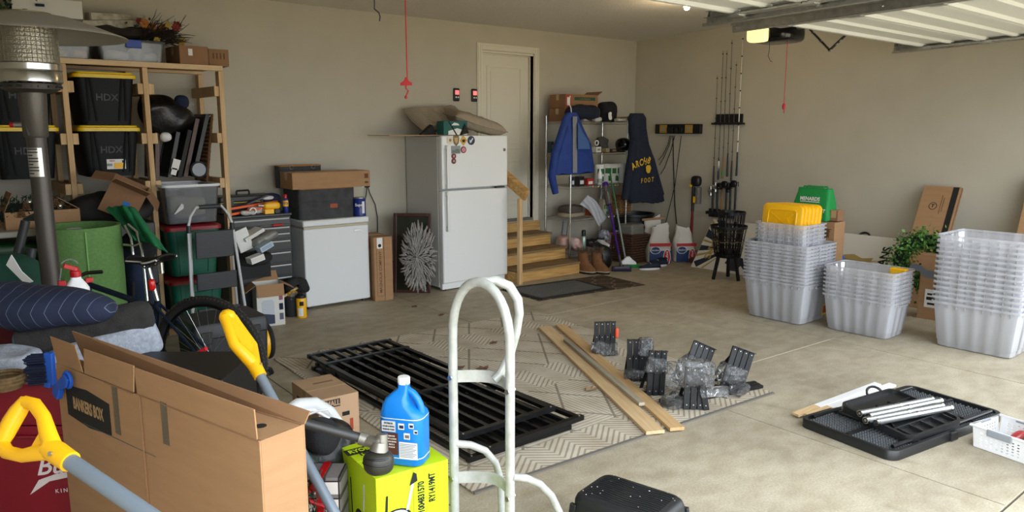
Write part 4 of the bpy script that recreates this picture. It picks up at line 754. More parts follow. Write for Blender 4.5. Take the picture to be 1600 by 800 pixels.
# ================================================================ patio heater
ha = D(45, 100, 3.5); ph = T('patio_heater', 'tall bronze and steel patio heater with wide dome reflector', 'patio heater', (ha.x, ha.y, 0)); zz = lambda py: (CP+ray(45, py)*(V((ha.x, ha.y)).length/V((ray(45, py).x, ray(45, py).y)).length)).z
m_dome = mat('dome_alu', 'b4b0a6', .42, metal=.35); m_brz = mat('bronze_post', '4a4541', .45, metal=.5); zr = zz(55)
b = B(); b.lathe([(.0, .1), (.1, .096), (.2, .078), (.3, .044), (.38, .014), (.42, .0), (.425, -.006), (.417, -.006), (.34, .02), (.24, .055), (.11, .082), (0, .086)], 44, (0, 0, zr), False); b.build('reflector', m_dome, ph, smooth=60)
z1, z2, z3 = zz(103), zz(132), zz(140)
m_mesh = mat('emitter_mesh', 'a59f90', .3, metal=.85, bump=.5, bscale=160); b = B(); b.lathe([(.125, z1), (.125, zr+.06)], 36, cap=False); b.build('emitter_screen', m_mesh, ph)
b = B()
for k in range(9): b.torus((0, 0, z1+.01+k*(zr+.03-z1)/9), .126, .0018, ZA, 32, 4)
for k in range(40): a = 2*pi*k/40; b.cyl((.126*cos(a), .126*sin(a), z1), (.126*cos(a), .126*sin(a), zr+.04), .0014, n=4, cap=False)
stuff(b.build('screen_wires', m_mesh, ph))
b = B(); b.lathe([(.11, zr+.1), (.11, z1)], 20); b.build('burner_core', mat('burner_tan', '8b8160', .5, metal=.6), ph)  # core in one even tan-grey metal
b = B(); b.lathe([(.128, z1+.012), (.135, z1+.006), (.135, z1-.02), (.13, z1-.024), (.133, z1-.03), (.133, z2+.01), (.12, z2)], 40); b.build('steel_band', mat('brushed_steel', 'c8c6c0', .22, metal=1), ph, smooth=30)
b = B(); b.lathe([(.125, z2), (.118, z3), (.08, z3-.015)], 36); b.build('vent_plate', m_brz, ph)
b = B()
for k in range(18): a = 2*pi*k/18; b.box((.122*cos(a), .122*sin(a), (z2+z3)/2), (.012, .022, .01), Matrix.Rotation(a, 3, 'Z'))
stuff(b.build('vent_slots', m_blk, ph))
z4 = zz(212); b = B(); b.lathe([(.06, z3-.01), (.052, z4), (.045, z4-.01)], 28); b.build('control_housing', mat('housing_perf', '57524b', .45, metal=.5, bump=.12, bscale=90), ph)
Rx = RT*-1; b = B(); b.cyl(Rx*.05+V((0, 0, z4+.05)), Rx*.095+V((0, 0, z4+.05)), .013, n=12); b.build('igniter', m_chrome, ph); b = B(); b.cyl(Rx*.095+V((0, 0, z4+.05)), Rx*.115+V((0, 0, z4+.05)), .012, n=12); b.build('red_knob', m_red, ph)
b = B(); b.bar(Rx*.04+V((0, 0, z3-.02))-FWH*.03, Rx*.0+V((0, 0, z4))-FWH*.05, .012, .012); b.build('bracket', m_dk, ph, smooth=0)
b = B(); b.cyl((0, 0, .25), (0, 0, z4), .042, n=24); b.build('post', m_brz, ph); 
zs0, zs1 = zz(276), zz(231); b = B(); b.loft([[V((0, 0, z))+FWH*(-.0425*cos(a))+RT*(.0425*sin(a)) for a in [rad(-55+i*11) for i in range(11)]] for z in (zs0, zs1)], False, False, False); b.build('rating_label', mat('silver_label', 'b4b3ad', .3, metal=.6), ph)
b = B()
for k in range(9): z = zs0+.012+k*(zs1-zs0)/9.5; b.loft([[V((0, 0, z+dz))+FWH*(-.0429*cos(a))+RT*(.0429*sin(a)) for a in [rad(-40+i*10) for i in range(8 if k % 3 else 5)]] for dz in (0, .006)], False, False, False)
b.build('label_print', m_dk, ph, smooth=0)
b = B(); b.lathe([(.2, 0), (.2, .03), (.17, .2), (.06, .26)], 32); b.build('base', m_brz, ph)
# ================================================================ near left: cooler and the heap on it
def PN(x, y, p0, n): d = ray(x, y); return CP+d*((V(p0)-CP).dot(V(n))/d.dot(V(n)))
cc = G(30, 602, .83); ck = T('red_cooler', 'red upright cooler with white script lettering at the lower left', 'cooler', (cc.x, cc.y, 0), rad(-40)); m_cool = mat('cooler_red', '7d0a20', .32, coat=.2)
B().loft([[V((x*k-.06, y*k+.25, z)) for x, y in rrect(.6, .48, .04, 4)] for k, z in ((.9, 0), (1, .67))]).build('body', m_cool, ck, smooth=40)
B().loft([[V((x*k-.06, y*k+.25, z)) for x, y in rrect(.6, .48, .04, 4)] for k, z in ((1.0, .675), (1.015, .69), (1.015, .815), (1, .83))]).build('lid', m_cool, ck, smooth=40)
lg = PN(72, 738, ck.matrix_world@V((0, 0, 0)) if False else V((cc.x, cc.y, 0)), FWH); lz = lg.z-.0; xx = (V((lg.x, lg.y, 0))-V((cc.x, cc.y, 0))).dot(V((cos(rad(-40)), sin(rad(-40)), 0)))
m_logo = mat('logo_white', 'd9cfcf', .5); sl_y = lambda z: .25-.24*(.9+.1*z/.67)
M = FM((xx+.02, sl_y(lz)-.002, lz), (1, 0, .12), (0, -.033, 1))
B().prism([(-.1, -.085), (-.02, -.04), (.16, -.02), (.16, .0), (.0, -.015), (-.06, -.03)], M, .0012).build('logo', m_logo, ck, smooth=0)
text(ck, 'Bud', FM((xx+.03, sl_y(lz)-.002, lz+.02), (1, 0, .12), (0, -.033, 1)), .1, m_logo, bold=.012, shear=.35, name='logo_lettering'); text(ck, 'KING', FM((xx+.05, sl_y(lz-.08)-.002, lz-.08), (1, 0, .12), (0, -.033, 1)), .022, m_logo, spacing=1.5)
b = B()
b.tube([V((-.06+x, .25+y, .63)) for x, y in [(p[0]*1.02, p[1]*1.02) for p in rrect(.6, .48, .04, 4)]], .006, 6, True); b.build('rim', m_cool, ck)
hc = D(130, 640, 3.22); hp = T('storage_crate', 'dark crate under the blanket heap, mostly hidden behind the big carton', 'crate', (cc.x, cc.y, 0), rad(-40)); B().bb((.26, .04, 0), (.72, .4, .84)).build('body', m_blk, hp, smooth=0, bevel=.01)
def quilt():
    m = mat('quilted_navy', '19223c', .85, var=.15, scale=9, bump=.35, bscale=14); nt = m.node_tree; N = nt.nodes.new; L = nt.links.new; b = nt.nodes['Principled BSDF']; src = b.inputs['Base Color'].links[0].from_socket
    tc = N('ShaderNodeTexCoord'); sp = N('ShaderNodeSeparateXYZ'); L(tc.outputs['Object'], sp.inputs[0])
    def mth(op, a, c): 
        n = N('ShaderNodeMath'); n.operation = op
        for i, q in enumerate((a, c)):
            if isinstance(q, (int, float)): n.inputs[i].default_value = q
            else: L(q, n.inputs[i])
        return n.outputs[0]
    zg = mth('ABSOLUTE', mth('SUBTRACT', mth('FRACT', mth('MULTIPLY', sp.outputs[2], 7), 0), .5), 0)
    f = mth('FRACT', mth('ADD', mth('MULTIPLY', sp.outputs[0], 22), mth('MULTIPLY', zg, 1.2)), 0); msk = mth('LESS_THAN', f, .045)
    x = N('ShaderNodeMix'); x.data_type = 'RGBA'; L(msk, x.inputs[0]); L(src, x.inputs[6]); x.inputs[7].default_value = lin('5f6a80'); L(x.outputs[2], b.inputs['Base Color']); return m
Rn = Matrix((RT, FWH, ZA)).transposed()
nv = D(42, 476, 3.02); o = B().blob((0, 0, 0), (.345, .15, .08), .75, .8, .022, 6, 44, 22, 4, Matrix.Rotation(rad(4), 3, 'Y')).build('moving_blanket', quilt(), smooth=180); o.location = nv; o.rotation_euler = Rn.to_euler(); tag(o, 'navy quilted moving blanket with white stitching, topmost of the heap', 'blanket')
m_rug2 = mat('charcoal_rug', '2c2b2a', .95, var=.25, scale=30, bump=.4, bscale=160); a0 = D(30, 541, 2.96); a1 = D(236, 492, 3.14); rr = T('rug_roll', 'rolled charcoal rug with blue-grey spiral end under the navy blanket', 'rug roll', a0); dv = a1-a0
b = B(); u_, w_ = frame(dv); n = 26; rings = []
for f, k in ((0, .85), (.0, 1), (.3, 1.08), (.7, 1.15), (.93, 1.1), (1.0, .9), (1.02, .5)): rings.append([dv*f+(u_*cos(2*pi*i/n)*1.0+w_*sin(2*pi*i/n))*.064*k+V((0, 0, .004*nz((f*5, i*.4, 1)))) for i in range(n)])
b.loft(rings); b.build('roll', m_rug2, rr, smooth=60)
b = B(); dn = dv.normalized()*-.004; b.tube([dn+(u_*cos(.5*k)+w_*sin(.5*k))*(.006+.0015*k) for k in range(34)], .0062, 6); b.build('spiral_end', mat('rug_backing', '4c5a66', .95, bump=.3, bscale=150), rr)
m_felt = mat('blue_grey_felt', '8e95a4', .95, col2='a9b0bd', scale=60, bump=.3, bscale=150); p0 = D(70, 585, 2.98); p1 = D(247, 525, 3.2)
def feltf(t0, t1, label, r, am, sd):
    dv = t1-t0; L = dv.length; o = B().blob((0, 0, 0), (L/2, r[0], r[1]), .35, .4, am, 7, 40, 16, sd).build('felt_pad', m_felt, smooth=50); dv.normalize(); s_ = dv.cross(ZA).normalized(); o.location = (t0+t1)/2+V((0, 0, .02)); o.rotation_euler = Matrix((dv, -s_, dv.cross(s_)*-1)).transposed().to_euler(); return tag(o, label, 'felt pad', 'blue grey felt pads')
feltf(p0, p1, 'pale blue-grey felt pad folded under the right half of the rug roll', (.1, .08), .012, 1)
feltf(G(-40, 574, .86), G(52, 573, .86), 'crumpled blue-grey felt pad at the left, under the spiral end', (.09, .045), .03, 5)
bh = T('scrub_broom', 'navy bristle broom head with bright blue frame beside the big carton', 'broom head', G(64, 576, .9)); b = B(); b.bar(V((.0, 0, 0))+RT*.03-ZA*.06, RT*.035+ZA*.06, .022, .03, (0, 0, 1)); b.bar(RT*.012-ZA*.055, RT*.035-ZA*.06, .03, .02); b.build('frame', mat('bright_blue', '1d55b8', .4), bh, smooth=0, bevel=.004)
b = B(); random.seed(9)
for k in range(120): z = random.uniform(-.055, .05); y = random.uniform(-.02, .02); b.tube([RT*.025+ZA*z+FWH*y, RT*(-.04+random.uniform(-.008, .004))+ZA*(z-.004)+FWH*y*1.2], .0025, 4)
stuff(b.build('bristles', mat('navy_bristle', '141d3a', .7), bh))
bk2 = T('woven_basket', 'brown woven basket rim on the cooler lid under the felt', 'basket', G(8, 594, .865)); b = B()
for k in range(3): b.torus((0, 0, -.008+k*.012), .06, .007, ZA, 24, 6)
b.build('rim', mat('seagrass', '6f5a3a', .9, var=.3, scale=60, bump=.5, bscale=90), bk2); b = B(); b.lathe([(.05, -.03), (.058, 0)], 24); b.build('bowl', mat('seagrass', '6f5a3a', .9), bk2)
sb = T('trigger_bottle', 'white hose-end spray bottle with red nozzle in front of the green roll', 'spray bottle', (D(120, 450, 3.3).x, D(120, 450, 3.3).y, .846)); z_ = D(120, 452, 3.3).z-.846
b = B(); b.loft([[V((x*k, y*k, z)) for x, y in rrect(.1, .06, .025, 4)] for k, z in ((.95, 0), (1, .01), (1, z_-.02), (.98, z_+.005), (.7, z_+.03), (.42, z_+.048), (.4, z_+.062))]); b.build('bottle', m_whitep, sb, smooth=60)
b = B(); b.lathe([(.022, z_+.055), (.022, z_+.08), (.016, z_+.085), (.012, z_+.1)], 16); b.box((-.02, 0, z_+.1), (.05, .024, .02), Matrix.Rotation(rad(25), 3, 'Y')); b.box((-.055, 0, z_+.02), (.03, .02, .05)); b.box((.05, 0, z_+.035), (.03, .02, .022)); b.build('nozzle', m_red, sb, smooth=0, bevel=.003)
b = B(); b.tube([V((-.05, 0, z_+.1)), V((-.06, 0, z_+.05)), V((-.06, 0, z_-.02))], .003, 5); b.tube(arc((-.02, 0, z_+.1), .035, 20, 150, 8, XA, ZA), .003, 5); b.build('wire_clip', m_clear2, sb)
gb_ = T('green_bag', 'green bag with a white stripe beside the heater post', 'bag', D(14, 432, 3.75)); b = B(); b.blob((0, 0, -.06), (.16, .1, .16), .8, .9, .03, 8, 24, 14, 6); b.build('cloth', mat('deep_green_cloth', '0f4436', .8, bump=.2, bscale=60), gb_, smooth=60)
b = B(); b.loft([[PN(x, y, D(14, 432, 3.6), FWH)-D(14, 432, 3.75) for x, y in q] for q in (((18, 398), (10, 414)), ((34, 424), (28, 432)), ((52, 440), (40, 444)))], False, False, False); b.build('stripe', m_paper, gb_, smooth=0, solid=.006)
fh = T('foam_exerciser', 'pair of grey foam handle tubes standing left of the heater post', 'exercise machine', (D(32, 400, 4.3).x, D(32, 400, 4.3).y, 0)); L_ = fh.location
for q in (((40, 345), (28, 395)), ((50, 388), (42, 440))): b = B(); b.tube([D(x, y, 4.3)-L_ for x, y in q], .024, 10); b.build('foam_sleeve', m_dk, fh)
b = B(); b.tube([D(28, 395, 4.3)-L_, V((0, 0, .6)), V((0, 0, .0))], .014, 8); b.tube([D(42, 440, 4.3)-L_, V((0, 0, .75))], .014, 8); b.bb((-.2, -.03, 0), (.2, .03, .04)); b.build('frame', m_blkm, fh)
# ================================================================ big flat open carton in front
C_ = G(405, 690, .95); L9 = G(88, 567, .95); dB = (L9-C_).normalized(); pB = V((-dB.y, dB.x, 0)); pB = pB if pB.x > 0 else -pB; LB_ = (L9-C_).length; WB = .145; ZBX = .95
bx = T('moving_carton', 'big flat brown moving carton with open flaps and BANKERS BOX print, in front', 'box', (C_.x, C_.y, 0)); Q = lambda u, v, z: dB*u+pB*(v*(1-.55*u/LB_))+ZA*z
def Uof(px): a = G(px, 620, .95); return PN(px, 620, C_, pB)
def uz(px, py): p = PN(px, py, C_, pB); q = p-V((C_.x, C_.y, 0)); return q.dot(dB), q.z
def qbox(b, u0, u1, v0, v1, z0, z1, dv0=0, dv1=0): b.loft([[Q(u0, v0, z0), Q(u1, v0, z0), Q(u1, v1, z0), Q(u0, v1, z0)], [Q(u0, v0+dv1, z1), Q(u1, v0+dv1, z1), Q(u1, v1+dv1, z1), Q(u0, v1+dv1, z1)]]); return b
us = uz(212, 620)[0]; k = .005
b = B(); qbox(b, 0, us, 0, k, 0, ZBX); qbox(b, us-.03, LB_, -.006, -.001, 0, ZBX); qbox(b, 0, LB_, WB-k, WB, 0, ZBX); qbox(b, 0, k, k, WB-k, 0, ZBX); qbox(b, LB_-k, LB_, k, WB-k, 0, ZBX); qbox(b, 0, LB_, k, WB-k, 0, k); b.build('body', m_card, bx, smooth=0, bevel=.002)
qbox(B(), .01, us-.01, 0, .004, ZBX+.003, ZBX+.085, 0, -.004).build('flap', m_card, bx, smooth=0)
qbox(B(), us+.006, LB_*.82, -.004, .0, ZBX+.003, ZBX+.085, 0, .01).build('flap', m_card, bx, smooth=0)
qbox(B(), LB_*.83, LB_-.01, -.004, .0, ZBX+.003, ZBX+.1, 0, -.03).build('flap', m_card, bx, smooth=0)
B().loft([[Q(.0, WB, ZBX), Q(LB_*.95, WB, ZBX)], [Q(-.0, WB+.02, ZBX+.03), Q(LB_*1.0, WB-.01, ZBX+.1)]], False, False, False).build('rear_flap', m_cardin, bx, smooth=0, solid=.005)
B().loft([[Q(.01, .01, ZBX-.004), Q(.01, WB-.008, ZBX-.004)], [Q(.19, .01, ZBX-.004), Q(.19, WB-.008, ZBX-.004)]], False, False, False).build('end_flap', m_card, bx, smooth=0, solid=.004)
b = B(); b.prism(circ(.016), FM(Q(.09, WB*.5, ZBX-.0012), dB, pB), .001); b.build('hand_hole', m_ink, bx)
b = B(); b.tube([Q(LB_*.7, -.0065, ZBX), Q(us, -.0065, ZBX)], .0025, 4); b.tube([Q(us-.03, -.004, ZBX), Q(us-.03, -.004, 0)], .004, 4); b.tube([Q(us-.03, -.0005, ZBX), Q(0, -.0005, ZBX)], .0025, 4); b.build('crease', m_card2, bx)
u0, z0 = uz(107, 628); u1, z1 = uz(175, 658); ux = (u0+u1)/2; zx = (z0+z1)/2-.0; Mx = FM(Q(ux, -.0065, zx+.008), -dB, ZA); hw = abs(u0-u1)/2
B().prism([(-hw, .055), (0, .066), (hw, .05), (hw, -.055), (0, -.066), (-hw, -.05)], Mx, .001).build('print_panel', m_ink, bx, smooth=0)
text(bx, 'BANKERS BOX', FM(Q(ux, -.008, zx+.008), -dB, ZA), .056, mat('print_tan', 'a5845c', .8), bold=.035, sx=hw*2/.5*.93)
b = B(); b.prism([(-.25, -.001), (.2, -.001), (.2, .001), (-.25, .001)], FM(Q((u1+us)/2+.02, -.0068, zx-.05), -dB, ZA), .0005); b.build('print_line', mat('print_blueline', '4c5560', .8), bx, smooth=0)
for (px, py, h_) in ((184, 640, .16), (258, 662, .13)):
    uu, zz_ = uz(px, py); decal(bx, FM(Q(uu, -.0072 if px < 212 else -.0008, zz_), -dB, ZA), .035, h_, clearmat('tape_film', 'cdb89a', .72, .15, .2), 'tape', .0006)
uu, zz_ = uz(106, 602); td = T('tape_dispenser', 'blue plastic tape cutter stuck on the big moving carton', 'tape cutter', bx.location+Q(uu, -.02, zz_)); Mt = FM((0, 0, 0), -dB, ZA)
b = B(); b.prism([(-.06, -.035), (-.025, -.05), (.0, -.01), (.05, .01), (.07, .04), (.04, .055), (-.01, .02), (-.05, -.01)], Mt, .02); b.build('body', mat('bright_blue', '1d55b8', .4), td, smooth=0, bevel=.004); b = B(); b.torus(Mt@V((.05, .035, .01)), .026, .006, Mt.to_3x3()@ZA, 20, 6); b.build('hub', mat('bright_blue', '1d55b8', .4), td)
# ================================================================ two snow shovels
m_shaft = mat('shovel_shaft', '7b8794', .4, metal=.3)
def shovel(label, neck, tip, side, hl=.17, hw=.058, rk=1):
    t = T('snow_shovel', label, 'shovel', neck, 0, 'snow shovels with yellow grips'); a = (neck-tip).normalized(); s_ = (side-a*side.dot(a)).normalized(); nrm = a.cross(s_)
    b = B(); b.tube([a*-.0, tip-neck], .0175, 14); b.build('shaft', m_shaft, t)
    b = B(); b.tube([a*-.045, a*.0, a*.03], [.0225, .024, .022], 14)
    for q in (-1, 1): b.tube([a*.01, a*.05+s_*q*.02, a*.09+s_*q*.045, a*(hl-.03)+s_*q*(hw+.002), a*hl+s_*q*hw*.9], [rk*r for r in (.019, .018, .015, .015, .015)], 10)
    b.tube([a*hl-s_*hw*1.02, a*(hl+.004)-s_*hw*.5, a*(hl+.006), a*(hl+.004)+s_*hw*.5, a*hl+s_*hw*1.02], [rk*r for r in (.014, .019, .02, .019, .014)], 12)
    b.grid(lambda u, v: a*(.02+.05*u)+s_*(v-.5)*(.03+.06*u)*.9+nrm*.008, 4, 4); b.grid(lambda u, v: a*(.02+.05*u)+s_*(v-.5)*(.03+.06*u)*.9-nrm*.008, 4, 4)
    if rk > 1: b.loft([[a*f+s_*x*w_+nrm*y for x, y in ((-1, -.017), (1, -.017), (1, .017), (-1, .017))] for f, w_ in ((.0, .016), (.05, .03), (hl-.03, hw+.008), (hl, hw))])
    b.build('grip', m_yel, t, smooth=60); b = B(); b.cyl(a*-.01+nrm*-.028, a*-.01+nrm*.028, .005, n=8); b.build('rivet', m_chrome, t)
    tp = tip-neck; dn = -a; h = V((a.x, a.y, 0)).normalized(); sd = h.cross(ZA)
    B().grid(lambda u, v: tp+sd*(u-.5)*.45+dn*(.25*v-.02)+nrm*0+ZA*(.06*(1-v)**2), 10, 8).build('blade', m_yel, t, smooth=60, solid=.004)
n1 = D(90, 708, 1.62); e1 = D(225, 800, 1.5); dd = (e1-n1).normalized(); tip1 = n1+dd*((n1.z-.2)/-dd.z); shovel('yellow-gripped snow shovel slanting across the red cooler', n1, tip1, (D(45, 612, 1.6)-D(-5, 660, 1.6)), .165, .055)
n2 = D(398, 572, 2.62); e2 = D(522, 800, 2.42); dd = (e2-n2).normalized(); tip2 = n2+dd*((n2.z-.2)/-dd.z); shovel('yellow-gripped snow shovel standing behind the big carton, grip edge-on', n2, tip2, FWH*1.0+RT*.12, .215, .022, 1.3)
# ================================================================ bicycle and things around it
Hc = D(328, 562, 4.5); bd = (-RT*.96+FWH*.28).normalized(); bn = bd.cross(ZA); by = T('bicycle', 'dark blue bicycle with white-edged black saddle lying behind the big carton', 'bicycle', Hc); RW = .385
def wheel(c):
    w_ = B(); w_.torus(c, RW-.022, .026, bn, 48, 10); tyre = w_.build('tyre', mat('tyre', '1b1b1b', .85, bump=.3, bscale=120), by)
    b = B(); random.seed(2)
    for k in range(96):
        a = 2*pi*k/96
        for s_ in (-1, 0, 1):
            if s_ == 0 and k % 2: continue
            d = bd*cos(a)+ZA*sin(a); tg = -bd*sin(a)+ZA*cos(a); b.box(c+d*(RW+.003-abs(s_)*.008)+bn*s_*.016, (.012, .012, .009), Matrix((tg, bn, d)).transposed())
    stuff(b.build('tread_knobs', mat('tyre_knob', '3a352c', .9), tyre, smooth=0))
    b = B(); b.torus(c, RW-.055, .009, bn, 44, 6); b.build('rim', m_blkm, by)
    b = B()
    for k in range(28):
        a = 2*pi*k/28; d = bd*cos(a)+ZA*sin(a); b.cyl(c+bn*(.02 if k % 2 else -.02)+d*.02, c+d*(RW-.06), .0011, n=4, cap=False)
    stuff(b.build('spokes', m_steel, by)); b = B(); b.cyl(c-bn*.04, c+bn*.04, .022, n=14); b.build('hub', m_blkm, by)
wheel(V((0, 0, 0))); wheel(bd*1.02)
m_bike = mat('bike_blue', '17263a', .35, metal=.3); sd_ = PN(232, 418, Hc, bn)-Hc; bb_ = bd*.42-ZA*.05; hd = bd*.86+ZA*.35; st_ = PN(246, 470, Hc, bn)-Hc
b = B(); b.tube([st_, bb_], .017, 10); b.tube([hd+ZA*.06, st_+(bb_-st_)*.12], .018, 10); b.tube([hd-ZA*.02, bb_], .022, 10); b.tube([hd+ZA*.09, hd-ZA*.07], .021, 10)
for s_ in (-1, 1): b.tube([bn*s_*.055, st_+(bb_-st_)*.06+bn*s_*.02], .009, 8); b.tube([bn*s_*.055, bb_+bn*s_*.03], .009, 8); b.tube([hd-ZA*.07+bn*s_*.03, bd*1.02+bn*s_*.05], .013, 8)
b.build('frame', m_bike, by); b = B(); b.tube([st_, sd_], .0135, 10); b.build('seat_post', m_chrome, by); b = B(); b.tube([hd+ZA*.12-bn*.1-bd*.02, hd+ZA*.13, hd+ZA*.12+bn*.1-bd*.02], .012, 8); b.build('handlebar', m_blkm, by)
b = B(); s0 = sd_+ZA*.03
def sad(u, v):
    t = u*2-1; w_ = .085*(.32+.68*(1/(1+math.exp(9*(t+.05))))); x = -t*.135; a = (v-.5)*pi*1.15; return s0+bd*-(-x)*1.0*-1+bn*sin(a)*w_*1.0+ZA*(.028*cos(a)+.014*max(0, -t)**2*2)
b.grid(sad, 20, 12); sd = b.build('saddle', mat('saddle_black', '131313', .5), by, smooth=180, solid=.012)
b = B(); b.tube([sad(i/20, .12)+ZA*.001 for i in range(21)], .008, 5); b.tube([sad(i/20, .88)+ZA*.001 for i in range(21)], .008, 5); b.build('edge_piping', m_paper, sd)
b = B(); 
for s_ in (-1, 1): b.tube([s0+bd*.05+bn*s_*.03, sd_-bd*.0+bn*s_*.02-ZA*.005, s0-bd*.08+bn*s_*.03], .005, 6)
b.cyl(s0-bd*.09-ZA*.06, s0-bd*.09+ZA*.005, .016); b.build('saddle_rails', m_chrome, by)
q = PN(237, 445, Hc-bn*.03, bn)-Hc; b = B(); b.blob(q, (.02, .02, .035), .6, .6, n=10, m=8); b.build('tail_light', mat('tail_red', 'd01818', .25), by)
b = B(); b.torus(bb_+bn*.05, .085, .006, bn, 24, 6); b.tube([bb_+bn*.06, bb_+bn*.07-ZA*.17], .01, 8); b.tube([bb_-bn*.06, bb_-bn*.07+ZA*.17], .01, 8); b.build('crank', m_blkm, by)
zt_ = PY(420, 492, 4.93).z; tx = T('job_box', 'black lidded job box with latches behind the bicycle wheel', 'tool case', (1.68, 5.12, 0)); B().loft([[V((x*k, y*k, z)) for x, y in rrect(.5, .4, .03, 3)] for k, z in ((.92, 0), (.98, zt_-.1))]).build('body', m_dk and mat('case_black', '222426', .5, bump=.05, bscale=150), tx, smooth=40)
B().loft([[V((x*k, y*k, z)) for x, y in rrect(.5, .4, .03, 3)] for k, z in ((1, zt_-.095), (1.0, zt_-.02), (.95, zt_))]).build('lid', mat('case_black', '222426', .5), tx, smooth=40)
for x in (-.17, .15): b = B(); b.bb((x-.035, -.215, zt_-.13), (x+.035, -.195, zt_-.05)); b.build('latch', m_blk, tx, smooth=0, bevel=.005)
b = B(); b.bb((-.05, -.21, zt_-.05), (.05, -.195, zt_-.02)); b.build('handle', m_blk, tx, smooth=0, bevel=.006)
hr_ = T('yellow_work_light', 'yellow round work light with black guard beside the black job box', 'work light', (1.96, 5.2, 0)); zl = PY(430, 536, 5.1).z
b = B(); b.loft([[V((x, .0+r*cos(2*pi*i/24), zl+r*sin(2*pi*i/24))) for i in range(24)] for x, r in ((-.05, .1), (-.01, .13), (.03, .13), (.05, .1))]); b.build('housing', m_yel, hr_, smooth=50); b = B(); b.torus((.055, 0, zl), .115, .018, XA, 24, 8); b.build('guard', m_rub, hr_); b = B(); b.cyl((0, 0, 0), (0, 0, zl-.12), .02, .015); b.lathe([(.09, 0), (.08, .03), (.02, .05)], 16); b.build('stand', m_blk, hr_)
tb3 = T('black_tool_bag', 'black fabric bag with a bright red clip behind the big carton', 'bag', D(318, 590, 3.45)); b = B(); b.blob((0, 0, -.12), (.2, .15, .2), .6, .7, .04, 7, 28, 16, 4); b.build('cloth', mat('black_cloth', '15161a', .9), tb3, smooth=60); b = B(); p = D(311, 551, 3.28)-D(318, 590, 3.45); b.bar(p-RT*.035-ZA*.02, p+RT*.035+ZA*.02, .02, .018); b.build('clip', mat('clip_red', 'd1202a', .4), tb3, smooth=0, bevel=.004)
decal(tb3, FM(D(365, 578, 3.3)-D(318, 590, 3.45), RT, ZA), .03, .05, m_paper, 'tag', .003)
p = D(320, 700, 3.45); tag(B().box((0, 0, 0), (.38, .3, .34), Matrix.Rotation(rad(-40), 3, 'Z')).build('dark_carton', m_card2, smooth=0, bevel=.003), 'brown carton on the floor under the black fabric bag', 'box').location = (p.x, p.y, .17)
# ================================================================ cartons from their visible top corners
def corner(c0, l, r, z):
    a = G(*c0, z); b_ = G(*l, z); c = G(*r, z); xd = (c-a); sx = xd.length; xd.normalize(); yd = V((-xd.y, xd.x, 0)); sy = (b_-a).dot(yd); ce = a+xd*sx/2+yd*sy/2; return V((ce.x, ce.y, 0)), math.atan2(xd.y, xd.x), sx, sy
lc, rz, sx, sy = corner((497, 626), (438, 600), (560, 612), .27); sc_ = cbox('brown carton printed SMALL beside the black railings', lc, (sx, sy, .268), rz, m_cardp)
M = FM((-sx*.18, -sy/2-.001, .235), XA, ZA); decal(sc_, M, sx*.42, .045, mat('print_dkgrey', '3b332e', .8), 'print'); text(sc_, 'SMALL', FM((-sx*.18, -sy/2-.0026, .235), XA, ZA), .045, m_cardp, bold=.02, sx=.75)
b = B(); b.prism([(-.022+.0, -.012), (.022, -.012), (.022, .012), (-.022, .012)], FM((.04, -sy/2-.0008, .16), XA, ZA), .001); b.build('hand_hole', m_ink, sc_, smooth=0)
decal(sc_, FM((-sx*.0, .0, .2705), XA, YA), sx*.6, .03, mat('print_faint', '7d6148', .85), 'print', .0005); decal(sc_, FM((sx*.1, sy*.2, .2705), XA, YA), sx*.5, .02, mat('print_faint', '7d6148', .85), 'print', .0005)
decal(sc_, FM((sx*.3, -sy/2-.0008, .09), XA, ZA), .02, .07, mat('print_red', 'a2402c', .8), 'print', .0006); decal(sc_, FM((-sx/2-.001, sy*.1, .19), -YA, ZA), sy*.4, .04, mat('print_dkgrey', '3b332e', .8), 'print', .0006)
m_lime = mat('lime_card', 'bfdc12', .5, bump=.03, bscale=60); lc, rz, sx, sy = corner((587, 749), (531, 699), (700, 718), .6); ry = cbox('lime green pressure washer carton with black print, under the blue jug', lc, (sx, sy, .598), rz, m_lime, tape=False)
text(ry, '1004831570', FM((sx*.11, -sy/2-.001, .49), ZA, -XA), .034, m_ink, bold=.03, sx=.68); text(ry, 'RY1419MT', FM((sx*.11+.042, -sy/2-.001, .515), ZA, -XA), .034, m_ink, bold=.03, sx=.68)
decal(ry, FM((-sx*.33, sy*.28, .602), XA, YA), .11, .05, m_ink, 'print', .0006); text(ry, 'RYOBI', FM((-sx*.33, sy*.28, .6032), XA, YA), .036, m_lime, bold=.03, sx=.85); text(ry, '1900', FM((-sx*.28, sy*.16, .6022), XA, YA), .034, m_ink, bold=.02)
b = B(); b.tube([V((.0, -sy/2-.001, .0)), V((.0, -sy/2-.001, .6))], .0008, 4); b.build('panel_edge', mat('lime_dark', '8aa30c', .6), ry)
M = FM((-sx*.22, -sy/2-.001, .44), XA, ZA); m_pgrey = mat('print_lightgrey', 'c9cccf', .6)
def art(poly, m, k): N_ = M.copy(); N_.translation = V((M.translation.x, M.translation.y-.0004*k, M.translation.z)); B().prism(poly, N_, .0006).build('print', m, ry, smooth=0)
art([(x*1.0, y*.62) for x, y in circ(.055, 20, -.005, .0)], m_ink, 1); art([(x, y*.62) for x, y in circ(.046, 20, -.005, .0)], m_pgrey, 2); art([(x, y*.62) for x, y in circ(.034, 20, -.005, .0)], m_ink, 3); art([(x, y*.62) for x, y in circ(.024, 20, -.005, 0)], m_lime, 4)
